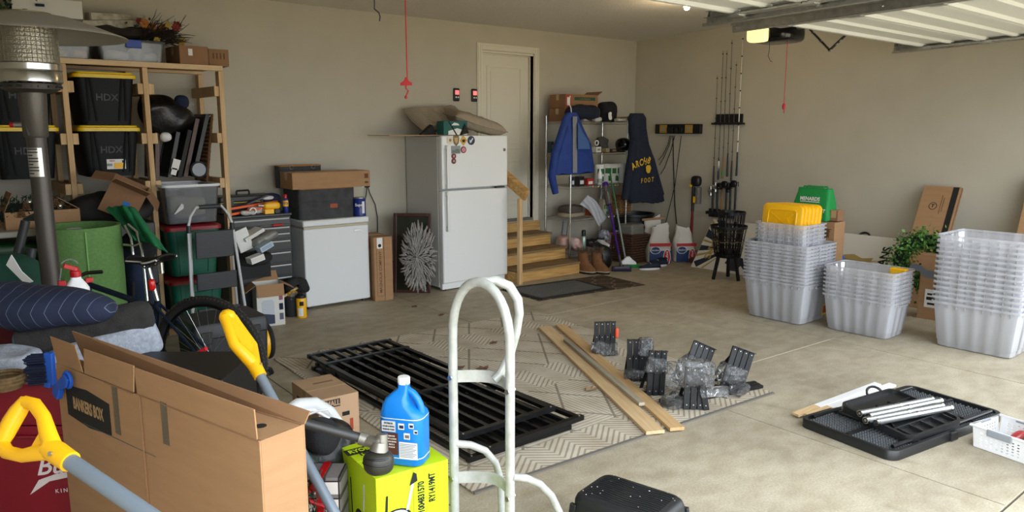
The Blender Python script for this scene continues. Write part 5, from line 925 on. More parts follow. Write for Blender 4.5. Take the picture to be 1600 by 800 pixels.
art([(.03, .02), (.04, .02), (.062, .11), (.052, .112)], m_pgrey, 3); art([(.045, .105), (.06, .15), (.072, .142), (.075, .115)], m_ink, 4); art([(-.05, .0), (-.04, .0), (-.035, .09), (-.042, .09)], m_ink, 3); art([(-.05, -.03), (.05, -.03), (.06, -.06), (.0, -.1), (-.06, -.06)], m_ink, 2); art([(-.03, -.05), (.03, -.05), (.02, -.08), (-.02, -.08)], m_pgrey, 3)
M = FM((-sx/2-.001, 0, .42), -YA, ZA)
for dx in (-.03,): 
    for poly, m_, k_ in (([(-.07, .1), (-.062, .1), (-.05, -.1), (-.06, -.1)], m_ink, 0), ([(x+.01, y) for x, y in circ(.04, 18, 0, -.03)], m_ink, 1), ([(x+.01, y) for x, y in circ(.028, 18, 0, -.03)], m_pgrey, 2), ([(.04, .02), (.05, .02), (.06, .12), (.05, .12)], m_pgrey, 1)): N_ = M.copy(); N_.translation = M.translation+V((-.0005*k_, 0, 0)); B().prism(poly, N_, .0006).build('print', m_, ry, smooth=0)
text(ry, 'RYOBI', FM((-sx/2-.0012, -sy*.38, .42), ZA, YA), .026, m_ink, bold=.02)
# jug
jp = G(634, 718, .6025); jg = T('cleaner_jug', 'bright blue one-gallon jug with white cap on the lime carton', 'jug', jp, math.atan2(RT.y, RT.x)-rad(14)); m_jug = mat('jug_blue', '0a78cf', .35); rings = []
for (kx, ky, z, ox) in ((.9, .88, 0, 0), (1, 1, .008, 0), (1, 1, .155, 0), (1, 1, .165, 0), (.97, .98, .18, -.001), (.8, .94, .196, -.009), (.66, .86, .21, -.018), (.52, .74, .23, -.018), (.4, .6, .246, -.01), (.29, .42, .257, -.003), (.235, .33, .264, 0), (.225, .32, .285, 0)): rings.append([V((x*kx+ox, y*ky, z)) for x, y in rrect(.158, .112, .035, 5)])
B().loft(rings).build('bottle', m_jug, jg, smooth=60)
b = B(); b.tube([(.062, -.004, .172), (.0635, -.005, .19), (.06, -.006, .21), (.051, -.006, .229), (.036, -.005, .247), (.012, -.003, .26)], [.015, .0135, .0125, .0125, .0125, .012], 12); b.build('handle', m_jug, jg)
b = B(); b.lathe([(.021, .278), (.0215, .28), (.0215, .3), (.019, .303)], 24); b.build('cap', m_whitep, jg, smooth=40)
b = B(); b.loft([[V((x*1.006, y*1.008, z)) for x, y in rrect(.158, .112, .035, 5)] for z in (.168, .171)], False, False); b.loft([[V((x*1.006, y*1.008, z)) for x, y in rrect(.158, .112, .035, 5)] for z in (.028, .031)], False, False); b.build('label_edge', m_paper, jg)
yj = -.0575; Mj = lambda x, z, k=0: FM((x, yj-.0006*k, z), XA, ZA)
decal(jg, Mj(-.036, .142), .05, .038, m_pgrey, 'label_print', .0006); decal(jg, Mj(-.032, .08), .058, .078, mat('label_brown', '4e2417', .6), 'label_print', .0006); decal(jg, Mj(.034, .06), .066, .06, m_paper, 'label_print', .0006)
for x, z, s_ in ((.01, .145, .022), (.046, .15, .018), (.03, .112, .022), (.062, .13, .014)): decal(jg, Mj(x, z), s_, s_, m_paper, 'label_print', .0006); decal(jg, Mj(x+.001, z-.001, 1.2), s_*.7, s_*.5, m_navy if x != .03 else m_steel, 'label_print', .0006)
for k, (s_, sz_) in enumerate((('EXTERIOR', .0085), ('HOUSE & SIDING', .0072), ('PRESSURE WASH', .0072))): text(jg, s_, Mj(-.036, .153-.011*k, 1.5), sz_, m_ink, bold=.02, sx=.8)
for k, s_ in enumerate(('REMOVES', 'DIRT & GRIME', 'FROM SIDING', 'BRICK &', 'STUCCO')): text(jg, s_, Mj(-.026, .108-.01*k, 1.5), .0066, m_paper, bold=.01, sx=.85)
b = B()
for k in range(9): b.prism([(-.03, -.0012), (.03-(k % 3)*.006, -.0012), (.03-(k % 3)*.006, .0012), (-.03, .0012)], Mj(.034, .083-.0057*k, 1.3), .0004)
stuff(b.build('label_small_print', mat('print_grey2', '7b8494', .7), jg, smooth=0))
# trimmer attachment
ta = T('string_trimmer', 'black trimmer shaft with grey gear head resting on the lime carton', 'trimmer', D(575, 690, 2.38)); O_ = ta.location
s0_ = D(452, 655, 2.32)-O_; s1_ = D(562, 684, 2.38)-O_; b = B(); b.tube([s0_-(s1_-s0_)*.12, s1_], .0155, 14); b.build('shaft', mat('shaft_black', '2a2b2c', .4), ta)
b = B(); m_gear = mat('gear_grey', '8b8981', .4, metal=.7); b.tube([s1_, D(575, 688, 2.38)-O_], [.021, .021], 12); b.tube([D(572, 688, 2.38)-O_, D(592, 692, 2.36)-O_, D(597, 684, 2.36)-O_], [.019, .02, .017], 12); b.cyl(D(597, 692, 2.36)-O_, D(597, 678, 2.36)-O_, .018); b.cyl(D(594, 690, 2.36)-O_, D(592, 704, 2.36)-O_, .024, .03); b.build('gear_head', m_gear, ta)
hd_ = D(591, 722, 2.36)-O_; b = B(); b.blob(hd_, (.046, .046, .04), .75, .9, .004, 14, 24, 14, 2); hd2 = b.build('cutter_head', mat('head_black', '26261f', .45, bump=.1, bscale=60), ta, smooth=60); b = B()
for k in range(3): b.torus(hd_+V((0, 0, -.018+.018*k)), .0455-.004*abs(k-1), .0035, V((.1, .1, 1)), 24, 6)
b.build('ribs', m_blk, hd2)
# white hoop, black bags, plaid present and wreath
wh = T('white_hoop_seat', 'white and grey curved plastic hoop standing behind the trimmer shaft', 'hoop seat', D(495, 680, 2.78)); O_ = wh.location; P2 = lambda x, y, d: D(x, y, d)-O_
pts = [(440, 665, 2.7), (446, 645, 2.72), (465, 634, 2.76), (492, 632, 2.8), (515, 645, 2.82), (533, 668, 2.82), (548, 700, 2.82)]
b = B(); b.tube([P2(*p) for p in pts], [.018, .024, .028, .028, .026, .022, .018], 10); b.build('hoop', mat('hoop_white', 'c9ccce', .4), wh); b = B(); b.tube([P2(p[0]-1, p[1]+9, p[2]-.03) for p in pts], .006, 8); b.build('inner_rib', m_whitep, wh)
b = B(); b.tube([P2(548, 700, 2.82), P2(556, 740, 2.83)], .016, 8); b.tube([P2(440, 665, 2.7), P2(436, 720, 2.7)], .016, 8); b.build('leg', mat('hoop_grey', '787d83', .5), wh)
b = B(); b.tube([P2(475, 650, 2.7), P2(498, 642, 2.7), P2(513, 640, 2.7), P2(517, 646, 2.7)], .004, 6); b.build('white_wire', m_whitep, wh)
b = B(); b.blob((0, 0, 0), (.065, .06, .06), .75, .85, .014, 10, 26, 16, 7, Matrix.Rotation(rad(25), 3, 'Y')); o = tag(b.build('black_helmet_bag', mat('black_cloth', '15161a', .9), smooth=60), 'round black padded bag inside the white hoop', 'bag'); o.location = D(504, 680, 2.68)
b = B(); b.blob((0, 0, 0), (.13, .11, .16), .75, .85, .035, 9, 30, 18, 9); o = tag(b.build('glossy_black_bag', m_bag, smooth=60), 'glossy black plastic bag below the trimmer shaft', 'bag'); o.location = D(500, 725, 2.8)
p = D(500, 760, 2.6); tag(B().box((0, 0, 0), (.3, .26, .42), Matrix.Rotation(rad(-35), 3, 'Z')).build('grey_bin', m_dk, smooth=0, bevel=.01), 'dark grey bin under the black bags beside the lime carton', 'bin').location = (p.x+.02, p.y+.16, .21)
def plaid():
    m = mat('plaid_paper', 'dcd8d4', .7); nt = m.node_tree; N = nt.nodes.new; L = nt.links.new; b = nt.nodes['Principled BSDF']; tc = N('ShaderNodeTexCoord'); sp = N('ShaderNodeSeparateXYZ'); L(tc.outputs['Object'], sp.inputs[0]); cur = None
    for ax, sc, w_, col in ((0, 16, .3, '8a8688'), (2, 16, .3, '8a8688'), (0, 16, .08, '3a1a20'), (2, 16, .08, '3a1a20')):
        a = N('ShaderNodeMath'); a.operation = 'MULTIPLY'; L(sp.outputs[ax], a.inputs[0]); a.inputs[1].default_value = sc; f = N('ShaderNodeMath'); f.operation = 'FRACT'; L(a.outputs[0], f.inputs[0]); g_ = N('ShaderNodeMath'); g_.operation = 'LESS_THAN'; L(f.outputs[0], g_.inputs[0]); g_.inputs[1].default_value = w_
        x = N('ShaderNodeMix'); x.data_type = 'RGBA'; x.blend_type = 'MULTIPLY'; L(g_.outputs[0], x.inputs[0]); 
        if cur is None: x.inputs[6].default_value = lin('dcd8d4')
        else: L(cur, x.inputs[6])
        x.inputs[7].default_value = lin(col); cur = x.outputs[2]
    L(cur, b.inputs['Base Color']); return m
p = D(506, 775, 2.62); gf = T('plaid_present', 'white and red plaid wrapped present beside the lime carton', 'present', (p.x, p.y, 0), math.atan2(RT.y, RT.x)); B().bb((-.09, -.05, 0), (.07, .07, p.z+.09)).build('body', plaid(), gf, smooth=0, bevel=.004); b = B(); b.bb((-.012, -.053, 0), (.012, .073, p.z+.093)); b.build('ribbon', m_red, gf, smooth=0)
b = B(); b.tube([V((-.08, -.058, p.z+.03)), V((0, -.06, p.z-.0)), V((.06, -.06, p.z-.02))], .008, 6); b.build('red_cord', m_red, gf)
wt = T('berry_wreath', 'christmas greenery with red berries and bows beside the big carton', 'wreath', D(485, 748, 2.56)); b = B(); random.seed(21)
for k in range(260): p = V((random.gauss(0, .03), random.gauss(0, .02), random.gauss(-.1, .055))); d = V([random.uniform(-1, 1) for _ in range(3)]).normalized()*.05; e = d.cross(V((.2, .7, .4))).normalized()*.003; b.add([p, p+d*.5+e, p+d, p+d*.5-e], [(0, 1, 2, 3)])
stuff(b.build('needles', mat('fir_needle', '1f3a28', .7), wt)); b = B(); b.tube([V((.01*(k % 2), 0, -.9+.09*k)) for k in range(11)], .01, 6); b.build('stem', mat('twig_brown', '2c1d12', .9), wt)
for k in range(12): b = B(); p = RT*random.uniform(-.05, .05)-FWH*.03+ZA*random.uniform(-.2, .0); b.blob(p, (.009, .009, .009), n=10, m=8); b.build('berry', mat('berry_red', 'a80f18', .3), wt)
for z in (-.01, -.13): b = B(); b.blob(RT*.03-FWH*.035+ZA*z, (.022, .015, .016), .7, .8, .008, 30, 14, 10, 3); b.build('bow', mat('bow_red', '8f0f18', .8), wt)
# ================================================================ hand truck
m_dol = mat('hand_truck_alu', 'bcc0bd', .42, metal=.25, col2='a3a6a0', scale=22); p0 = D(708, 600, 2.65); pR = D(796, 600, 2.5); hx = V((pR.x-p0.x, pR.y-p0.y, 0)).normalized(); hn = V((hx.y, -hx.x, 0)); ht = T('hand_truck', 'pale aluminium hand truck with double loop handle beside the lime carton', 'hand truck', (p0.x, p0.y, 0)); OO = ht.location
pn = lambda x, y, off=0: PN(x, y, p0+hn*off, hn)-OO
lft = pn(708, 600); rgt = pn(797, 600); wd_ = (rgt-lft).dot(hx); zt0 = pn(709, 505).z; ztop = pn(752, 441).z; mid = wd_/2
arch = [V(lft)*0+hx*(mid-mid*cos(rad(a)))+ZA*(zt0-.06+(ztop-zt0+.06)*sin(rad(a))**.85) for a in range(0, 181, 12)]; off = V((lft.x, lft.y, 0)); arch = [off+a for a in arch]
b = B(); b.tube([off+ZA*.02, off+ZA*(zt0-.12)]+arch+[off+hx*wd_+ZA*(zt0-.12), off+hx*wd_+ZA*.02], .0165, 12); b.build('front_loop', m_dol, ht)
b = B(); b.tube([pn(748, 441), pn(775, 438, -.04), pn(796, 447, -.07), pn(809, 468, -.09), pn(811, 490, -.1), pn(806, 520, -.1), pn(796, 556, -.09), pn(782, 585, -.07), pn(772, 594, -.05)], .0165, 12); b.build('rear_handle', m_dol, ht)
def band(y0, y1, nm):
    a = pn(714, y0); c = pn(799, y1); z0, z1 = a.z, a.z; pts = [off+hx*(wd_*f)-hn*(.075*sin(pi*f))+ZA*(z0) for f in [i/12 for i in range(13)]]; b = B()
    b.loft([[p+ZA*.022, p-ZA*.022, p-ZA*.022-hn*.005, p+ZA*.022-hn*.005] for p in pts]); b.build(nm, m_dol, ht, smooth=50)
    for f in (0, 1): bb2 = B(); q = off+hx*(wd_*f)+ZA*z0; bb2.cyl(q+hn*.02, q-hn*.02, .009, n=8); bb2.build('rivet', m_alu, ht)
band(590, 620, 'cross_band'); band(748, 790, 'cross_band'); 
lowb = pn(714, 960).z
for sx_, q in ((0, ((711, 693, 0), (735, 695, -.06), (758, 704, -.12), (774, 722, -.17), (782, 748, -.2), (784, 800, -.21), (784, 900, -.21))), (1, ((800, 745, 0), (822, 747, -.06), (843, 756, -.12), (862, 775, -.17), (874, 800, -.2), (880, 850, -.21), (880, 950, -.21)))):
    b = B(); b.tube([pn(*p) for p in q], .0135, 10); b.build('brace_tube', m_dol, ht)
for s_ in (0, 1): b = B(); w0 = off+hx*(wd_*s_+(.05 if s_ else .04))-hn*.17+ZA*.1; b.torus(w0, .075, .028, hx, 24, 10); b.cyl(w0-hx*.02, w0+hx*.02, .05); b.build('wheel', m_rub, ht)
b = B(); b.cyl(off-hn*.17+ZA*.1-hx*.05, off-hn*.17+ZA*.1+hx*(wd_+.05), .008); b.build('axle', m_steel, ht); b = B(); b.box(off+hx*mid+hn*.1+ZA*.006, (wd_+.1, .2, .008), Matrix((hx, hn, ZA)).transposed()); b.build('toe_plate', m_dol, ht, smooth=0)
# ================================================================ black step stool, bottom edge
zs_ = .24; a = G(955, 738, zs_); b_ = G(1062, 772, zs_); c = G(893, 762, zs_); xd = (b_-a); sx = xd.length; xd.normalize(); yd = V((xd.y, -xd.x, 0)); sy = .26; ce = a+xd*(sx/2-.0)+yd*sy/2
so = T('step_stool', 'black plastic step stool flecked with white paint, at the bottom edge', 'step stool', (ce.x, ce.y, 0), math.atan2(xd.y, xd.x)); m_st = mat('stool_black', '1f2123', .45, bump=.08, bscale=120); sx += .06
B().loft([[V((x*kx, y*ky, z)) for x, y in rrect(sx, sy, .045, 5)] for kx, ky, z in ((1.2, 1.25, 0), (1.19, 1.24, .02), (1.04, 1.06, .19), (1.04, 1.06, .205), (1.0, 1.0, .225), (.93, .92, .236))]).build('shell', m_st, so, smooth=45)
b = B()
for k in range(13): y = -sy*.38+k*sy*.76/12; b.tube([V((-sx*.42+u*sx*.84/10, y+.005*sin(u*.9), .2365+.0008*sin(u))) for u in range(11)], .0035, 5)
b.build('tread_ribs', m_st, so); b = B(); random.seed(31)
for k in range(20): b.blob((random.uniform(-sx*.45, sx*.45), random.uniform(-sy*.45, sy*.45), .239), (random.uniform(.0012, .004), random.uniform(.001, .0025), .0012), n=7, m=4)
stuff(b.build('paint_flecks', m_paper, so))
for x in (-1, 1):
    for y in (-1, 1): b = B(); b.bar((x*sx*.53, y*sy*.55, .02), (x*sx*.49, y*sy*.5, .19), .03, .02); b.build('corner_rib', m_st, so, smooth=0, bevel=.004)
# ================================================================ patterned rug
def patt(key, base, line, kind):
    m = bpy.data.materials.new(key); m.use_nodes = True; nt = m.node_tree; N = nt.nodes.new; L = nt.links.new; b = nt.nodes['Principled BSDF']; b.inputs['Roughness'].default_value = .95; b.inputs['Specular IOR Level'].default_value = .1
    tc = N('ShaderNodeTexCoord'); sp = N('ShaderNodeSeparateXYZ'); L(tc.outputs['Object'], sp.inputs[0]); x, y = sp.outputs[0], sp.outputs[1]
    def mt(op, *a):
        n = N('ShaderNodeMath'); n.operation = op
        for i, q in enumerate(a):
            if isinstance(q, (int, float)): n.inputs[i].default_value = q
            else: L(q, n.inputs[i])
        return n.outputs[0]
    add = lambda a, c: mt('ADD', a, c); mul = lambda a, c: mt('MULTIPLY', a, c); fr = lambda a: mt('FRACT', a); lt = lambda a, c: mt('LESS_THAN', a, c); mx = lambda a, c: mt('MAXIMUM', a, c)
    if kind == 'rug':
        A = add(mul(x, 2.7), mul(y, 2.0)); Bq = add(mul(x, 2.7), mul(y, -2.0)); fa, fb = fr(A), fr(Bq); lines = mx(lt(fa, .055), lt(fb, .055))
        par = lt(fr(mul(add(mt('FLOOR', A), mt('FLOOR', Bq)), .5)), .25); h1 = lt(fr(mul(y, 33)), .34); h2 = lt(fr(mul(x, 33)), .34)
        hat = add(mul(par, h1), mul(mt('SUBTRACT', 1, par), h2)); tri = mt('ABSOLUTE', mt('SUBTRACT', fr(mul(x, 3.1)), .5)); chev = lt(fr(mul(add(y, mul(tri, .26)), 24)), .36)
        band = lt(fr(add(mul(y, .95), .32)), .34); inv = mt('SUBTRACT', 1, band); f = add(mul(band, mul(chev, .75)), mul(inv, mx(lines, mul(hat, .62))))
        n = N('ShaderNodeTexNoise'); n.inputs['Scale'].default_value = 130; L(tc.outputs['Object'], n.inputs['Vector']); f = mul(f, add(.72, mul(n.outputs[0], .5)))
        wv = mx(lt(fr(mul(x, 90)), .22), lt(fr(mul(y, 90)), .22)); f = add(f, mul(wv, .10))
    else:
        A = add(mul(x, 3.2), mul(y, 3.2)); Bq = add(mul(x, 3.2), mul(y, -3.2)); w1 = mul(mt('SINE', mul(Bq, 6.283)), .09); w2 = mul(mt('SINE', mul(A, 6.283)), .09); f = mul(mx(lt(fr(add(A, w1)), .08), lt(fr(add(Bq, w2)), .08)), .8)
    mxn = N('ShaderNodeMix'); mxn.data_type = 'RGBA'; L(f, mxn.inputs[0]); mxn.inputs[6].default_value = lin(base); mxn.inputs[7].default_value = lin(line)
    n3 = N('ShaderNodeTexNoise'); n3.inputs['Scale'].default_value = 3.5; n3.inputs['Detail'].default_value = 5; L(tc.outputs['Object'], n3.inputs['Vector']); r = N('ShaderNodeValToRGB'); r.color_ramp.elements[0].position = .35; r.color_ramp.elements[0].color = (.78, .75, .7, 1); r.color_ramp.elements[1].position = .6; L(n3.outputs[0], r.inputs[0])
    m2 = N('ShaderNodeMix'); m2.data_type = 'RGBA'; m2.blend_type = 'MULTIPLY'; m2.inputs[0].default_value = 1; L(mxn.outputs[2], m2.inputs[6]); L(r.outputs[0], m2.inputs[7]); L(m2.outputs[2], b.inputs['Base Color'])
    bp = N('ShaderNodeBump'); bp.inputs['Strength'].default_value = .35; bp.inputs['Distance'].default_value = .004; bp.invert = True; L(f, bp.inputs['Height']); L(bp.outputs[0], b.inputs['Normal']); return m
m_rugp = patt('rug_pattern', 'd2c8b7', '8f8779', 'rug'); q = [G(428, 562), G(740, 772), G(1208, 615), G(838, 487)]; rg = T('area_rug', 'cream area rug with grey diamond and zigzag pattern on the concrete', 'rug', (3.3, 4.0, 0)); b = B(); b.prism([(p.x-3.3, p.y-4.0) for p in q], Matrix.Translation((0, 0, .001)), .008); b.build('pile', m_rugp, rg, smooth=0)
b = B()
for i in (1,): p0, p1 = V((q[i].x-3.3, q[i].y-4, .006)), V((q[(i+1) % 4].x-3.3, q[(i+1) % 4].y-4, .006)); b.bar(p0, p1, .022, .009)
b.build('binding', mat('rug_binding', '6b665f', .95), rg, smooth=0); RZ_ = .0105
for i, (px, py, s_, lb_) in enumerate(((755, 577, 1.1, 'dry brown leaf on the rug behind the hand truck, nearest its post'), (772, 537, .8, 'dry brown leaf on the rug between the hand truck loops'), (719, 576, .8, 'small dry leaf beside the railing panels'), (924, 609, 1.2, 'flat tan leaf on the rug beside the left lumber board'), (690, 493, .7, 'tiny dark leaf on the concrete behind the hand truck'), (648, 480, .6, 'tiny dark leaf on the concrete near the shaggy mat'))):
    b = B(); n = 12; c = [V((s_*.045*cos(2*pi*k/n)*(1+.35*sin(3*2*pi*k/n+i)), s_*.03*sin(2*pi*k/n)*(1+.3*cos(4*2*pi*k/n)), .004+.012*abs(sin(k*1.7+i)))) for k in range(n)]; b.add([(0, 0, .004)]+c, [(0, 1+k, 1+(k+1) % n) for k in range(n)]); o = b.build('dry_leaf', mat('leaf_brown', '6b4a38', .9) if i != 3 else mat('leaf_tan', '9c8266', .9), smooth=0, solid=.0015); o.location = G(px, py, RZ_ if i < 4 else .001); tag(o, lb_, 'leaf', 'dry leaves blown in')
# ================================================================ black railing panels
m_rail = mat('railing_black', '0d0e10', .32, metal=.3)
def railing(label, c, rz, z, L_=1.93, W_=.66, nb=8):
    t = T('railing_panel', label, 'railing', (c.x, c.y, z), rz, 'black railing panels stacked on the rug'); s_ = .028
    for k in range(nb): x = -W_/2+W_*k/(nb-1); B().box((x, 0, s_/2), (.024 if 0 < k < nb-1 else .034, L_, s_*.8)).build('bar', m_rail, t, smooth=0)
    for f in (-.5, -.12, .36, .5): B().box((0, f*L_, s_/2+.003), (W_+.05, .034, s_)).build('cross_rail', m_rail, t, smooth=0)
    for k in (0, nb-1):
        for f in (-.5, .5): b = B(); b.cyl((-W_/2+W_*k/(nb-1), f*L_, s_+.002), (-W_/2+W_*k/(nb-1), f*L_, s_+.006), .006, n=8); b.build('screw', m_steel, t)
    return t
pa, pb_, pc2, pd = G(500, 572, .1), G(625, 540, .1), G(836, 628, .1), G(720, 690, .05); ce = (pa+pb_+pc2+pd)/4; rz0 = math.atan2((pb_-pc2).y, (pb_-pc2).x)-pi/2
cr0 = (G(862, 655, .05)+G(500, 575, .05)+G(735, 705, .02)+G(640, 548, .05))/4
railing('black steel railing panel lying topmost on the rug stack', ce+V((-.0, .05, 0)), rz0, .088, 1.9, .64); railing('black steel railing panel in the middle of the rug stack, sticking out toward the lumber', cr0+V((.03, -.03, 0)), rz0+rad(1.5), .049, 1.95, .68); railing('black steel railing panel lowest on the rug', cr0+V((-.02, .0, 0)), rz0-rad(1), RZ_+.001, 1.96, .68)
# ================================================================ lumber
def board(label, p0, p1, w_, t_, z, m, tilt=0, nm='lumber_board'):
    d = (p1-p0); o = B().box((0, 0, t_/2), (d.length, w_, t_)).build(nm, m, smooth=0, bevel=.002); o.location = (p0+p1)/2; o.location.z = z; o.rotation_euler = (0, tilt, math.atan2(d.y, d.x)); return tag(o, label, 'lumber', 'pine boards on the rug')
board('widest pine board on the rug, nearest the railing panels', G(851, 515), G(1024, 681), .115, .02, RZ_, m_woodx); board('long pine board beside the black brackets, its near end overhanging the rug', G(876, 512), G(1058, 676), .09, .02, RZ_+.001, mat('pine_warm', 'c09a68', .65, col2='d0b084', scale=3, stretch=(1.2, 16, 16))); board('narrow grey-edged strip lying on top of the two pine boards', G(884, 530, .05), G(1003, 630, .05), .04, .022, RZ_+.0225, mat('grey_edge_pine', '8f8a80', .7, col2='b3a78f', scale=2, stretch=(1, 12, 12)))
# ================================================================ shelf bracket bundles
m_brk = mat('bracket_black', '18191c', .4, metal=.2, var=.15, scale=30)
def bundle(label, base, rz, rot=(0, 0), n=4, h=.26, film=(), bl=.2, ph=0):
    t = T('bracket_bundle', label, 'shelf brackets', base, 0, 'wrapped shelf brackets on the rug', None); t.rotation_euler = (Matrix.Rotation(rz, 3, 'Z')@Matrix.Rotation(rot[0], 3, 'X')@Matrix.Rotation(rot[1], 3, 'Y')).to_euler()
    for i in range(n):
        x = (i-(n-1)/2)*.043; b = B(); b.bb((x-.018, -.003, 0), (x+.018, .003, h)); b.bb((x-.018, .003, 0), (x-.014, .016, h)); b.bb((x+.014, .003, 0), (x+.018, .016, h)); b.box((x, -.012, h-.002), (.036, .022, .004)); b.bb((x-.018, .0, .0), (x+.018, bl, .005)); b.bar((x, bl*.92, .006), (x, .01, h*.82), .022, .005, (0, 1, .7)); o = b.build('bracket', m_brk, t, smooth=0)
        b = B()
        for z in (h-.02, h*.55, .03): b.cyl((x, -.0032, z), (x, -.0042, z), .0042, n=8)
        b.build('screw_hole', m_steel, o, smooth=0)
    for k, (c, r) in enumerate(film): B().blob(c, r, .35, .4, .028, 16, 26, 16, k+ph).build('plastic_wrap', m_film, t, smooth=25)
    return t
R_ = lambda px, py: G(px, py, RZ_)
bundle('bracket bundle with an orange tag, furthest back on the rug', R_(945, 556), rad(-36), (rad(-4), 0), 4, .27, (((0, .03, .05), (.1, .06, .06)),)); B().blob((.092, -.006, .18), (.014, .014, .04), .5, .8, .003, 20).build('orange_tag', mat('tag_orange', 'e0502c', .5), bpy.data.objects['bracket_bundle'])
bundle('bracket bundle with shiny wrapped top, second from the back', R_(998, 596), rad(-36), (rad(-3), 0), 4, .3, (((.045, .0, .24), (.055, .03, .06)), ((0, .02, .05), (.1, .05, .035))), .16, 3)
bundle('two-bracket bundle standing next to the wide clear wrap, leaning back', R_(1024, 618), rad(-30), (rad(-5), rad(4)), 3, .3, (((.13, .06, .12), (.09, .08, .08)), ((0, -.0, .2), (.07, .03, .05))), .18, 5)
bundle('bracket bundle tilted far over at the back right, holes showing along its top', R_(1078, 602)+V((0, 0, .0)), rad(-28), (rad(-14), rad(26)), 4, .3, (((-.0, .02, .14), (.1, .05, .05)),), .2, 7)
bundle('bracket bundle with a big ball of clear film round its top', R_(1083, 640), rad(-38), (rad(-6), rad(2)), 3, .27, (((.0, .0, .23), (.11, .08, .085)), ((.12, -.02, .12), (.09, .03, .03))), .22, 9)
bundle('bracket bundle leaning at the rug corner nearest the folded table', R_(1142, 610), rad(-28), (rad(-10), rad(22)), 4, .29, (((-.02, .02, .1), (.09, .06, .07)),), .24, 11)
bundle('single pair of brackets standing in front of the film ball', R_(1104, 641), rad(-40), (rad(-4), rad(-10)), 1, .22, (), .1)
t = T('bracket_bundle', 'flat bracket bundle lying along the front of the others', 'shelf brackets', R_(1120, 628), 0, 'wrapped shelf brackets on the rug'); a_ = R_(1040, 636)-t.location; c_ = R_(1190, 606)-t.location
for k in range(3): o = V((.016*k, .035*k, .012)); B().bar(a_+o, c_+o, .028, .02).build('bracket', m_brk, t, smooth=0)
B().blob(a_*.75+V((0, .02, .03)), (.1, .07, .035), .4, .4, .03, 14, 24, 12, 2).build('plastic_wrap', m_film, t, smooth=25); B().blob(c_*.55+V((0, .02, .03)), (.09, .05, .03), .4, .4, .03, 14, 24, 12, 6).build('plastic_wrap', m_film, t, smooth=25)
# ================================================================ door mats
m_mat = mat('grey_mat', '5b5c5c', .95, var=.3, scale=90, bump=.5, bscale=220); m_run = patt('runner_pattern', '55493f', '8a7f70', 'trellis')
def quadmat(nm, label, q, m, h, edge=None):
    c = sum(q, V())/4; t = T(nm, label, 'mat', (c.x, c.y, 0)); P = [(p.x-c.x, p.y-c.y) for p in q]; B().prism(P, Matrix.Translation((0, 0, h[0])), h[1]).build('pile', m, t, smooth=0)
    if edge:
        b = B()
        for i in range(4): b.bar(V((*P[i], h[0]+h[1]*.6)), V((*P[(i+1) % 4], h[0]+h[1]*.6)), .05, h[1]*1.1)
        b.build('rubber_edge', edge, t, smooth=0)
quadmat('runner_mat', 'dark brown trellis runner under the grey mat before the steps', [V((5.07, 5.66, 0)), V((6.54, 5.5, 0)), V((6.6, 6.22, 0)), V((5.1, 6.36, 0))], m_run, (.001, .005)); quadmat('door_mat', 'grey ribbed door mat with rubber edge at the foot of the steps', [V((5.12, 5.7, 0)), V((6.04, 5.63, 0)), V((6.1, 6.2, 0)), V((5.14, 6.32, 0))], m_mat, (.0065, .007), m_rub)
# ================================================================ wire shelf
ws = T('wire_shelf', 'chrome wire shelf unit loaded with household things by the steps', 'shelf', (0, 0, 0)); WX0, WX1, WY0, WY1 = 6.62, 7.66, 6.82, 7.28; WZ = (.2, .62, 1.03, 1.45, 1.84)
for x in (WX0, WX1):
    for y in (WY0, WY1):
        b = B(); b.cyl((x, y, .0), (x, y, 1.92), .0125, n=10)
        for k in range(24): b.torus((x, y, .08+k*.078), .0128, .0018, ZA, 10, 4)
        b.build('post', m_chrome, ws); b = B(); b.cyl((x, y, 0), (x, y, .02), .018, n=10); b.build('foot', m_rub, ws)
for z in WZ:
    b = B()
    for dz in (0, -.025):
        for p0, p1 in (((WX0, WY0), (WX1, WY0)), ((WX0, WY1), (WX1, WY1)), ((WX0, WY0), (WX0, WY1)), ((WX1, WY0), (WX1, WY1))): b.cyl((*p0, z+dz), (*p1, z+dz), .0035, n=5)
    for k in range(26): x = WX0+(WX1-WX0)*(k+.5)/26; b.cyl((x, WY0, z), (x, WY1, z), .0018, n=4)
    for k in range(20): x = WX0+(WX1-WX0)*(k+.5)/20; b.cyl((x, WY0, z-.025), (x+.02, WY0, z), .0018, n=4)
    b.build('wire_deck', m_chrome, ws)
WB_ = lambda px, z, y=6.95: V((PY(px, 300, y).x, y, z+.004))
g1 = cbox('brown carton with green print at the top of the wire shelf', WB_(895, 1.84+.165, 7.1), (.56, .3, .17), rad(-2), m_card2, group='cartons on the wire shelf'); decal(g1, FM((.05, -.151, .12), XA, ZA), .36, .04, mat('print_green', '1f4a34', .8), 'print'); decal(g1, FM((-.23, -.151, .085), XA, ZA), .09, .16, mat('print_red', 'a2402c', .8), 'print'); decal(g1, FM((-.23, -.1525, .085), XA, ZA), .05, .1, m_paper, 'print')
text(g1, 'fresh bananas', FM((.05, -.1525, .12), XA, ZA), .035, m_card2)
g2 = cbox('brown carton under the green-printed one on the wire shelf', WB_(892, 1.84, 7.1), (.52, .3, .16), 0, m_card2, group='cartons on the wire shelf'); decal(g2, FM((.1, -.151, .1), XA, ZA), .2, .045, mat('print_green', '1f4a34', .8), 'print')
flap(g1, (.28, -.15, .17), (.28, .15, .17), .1, (.7, 0, .4), m_card2)
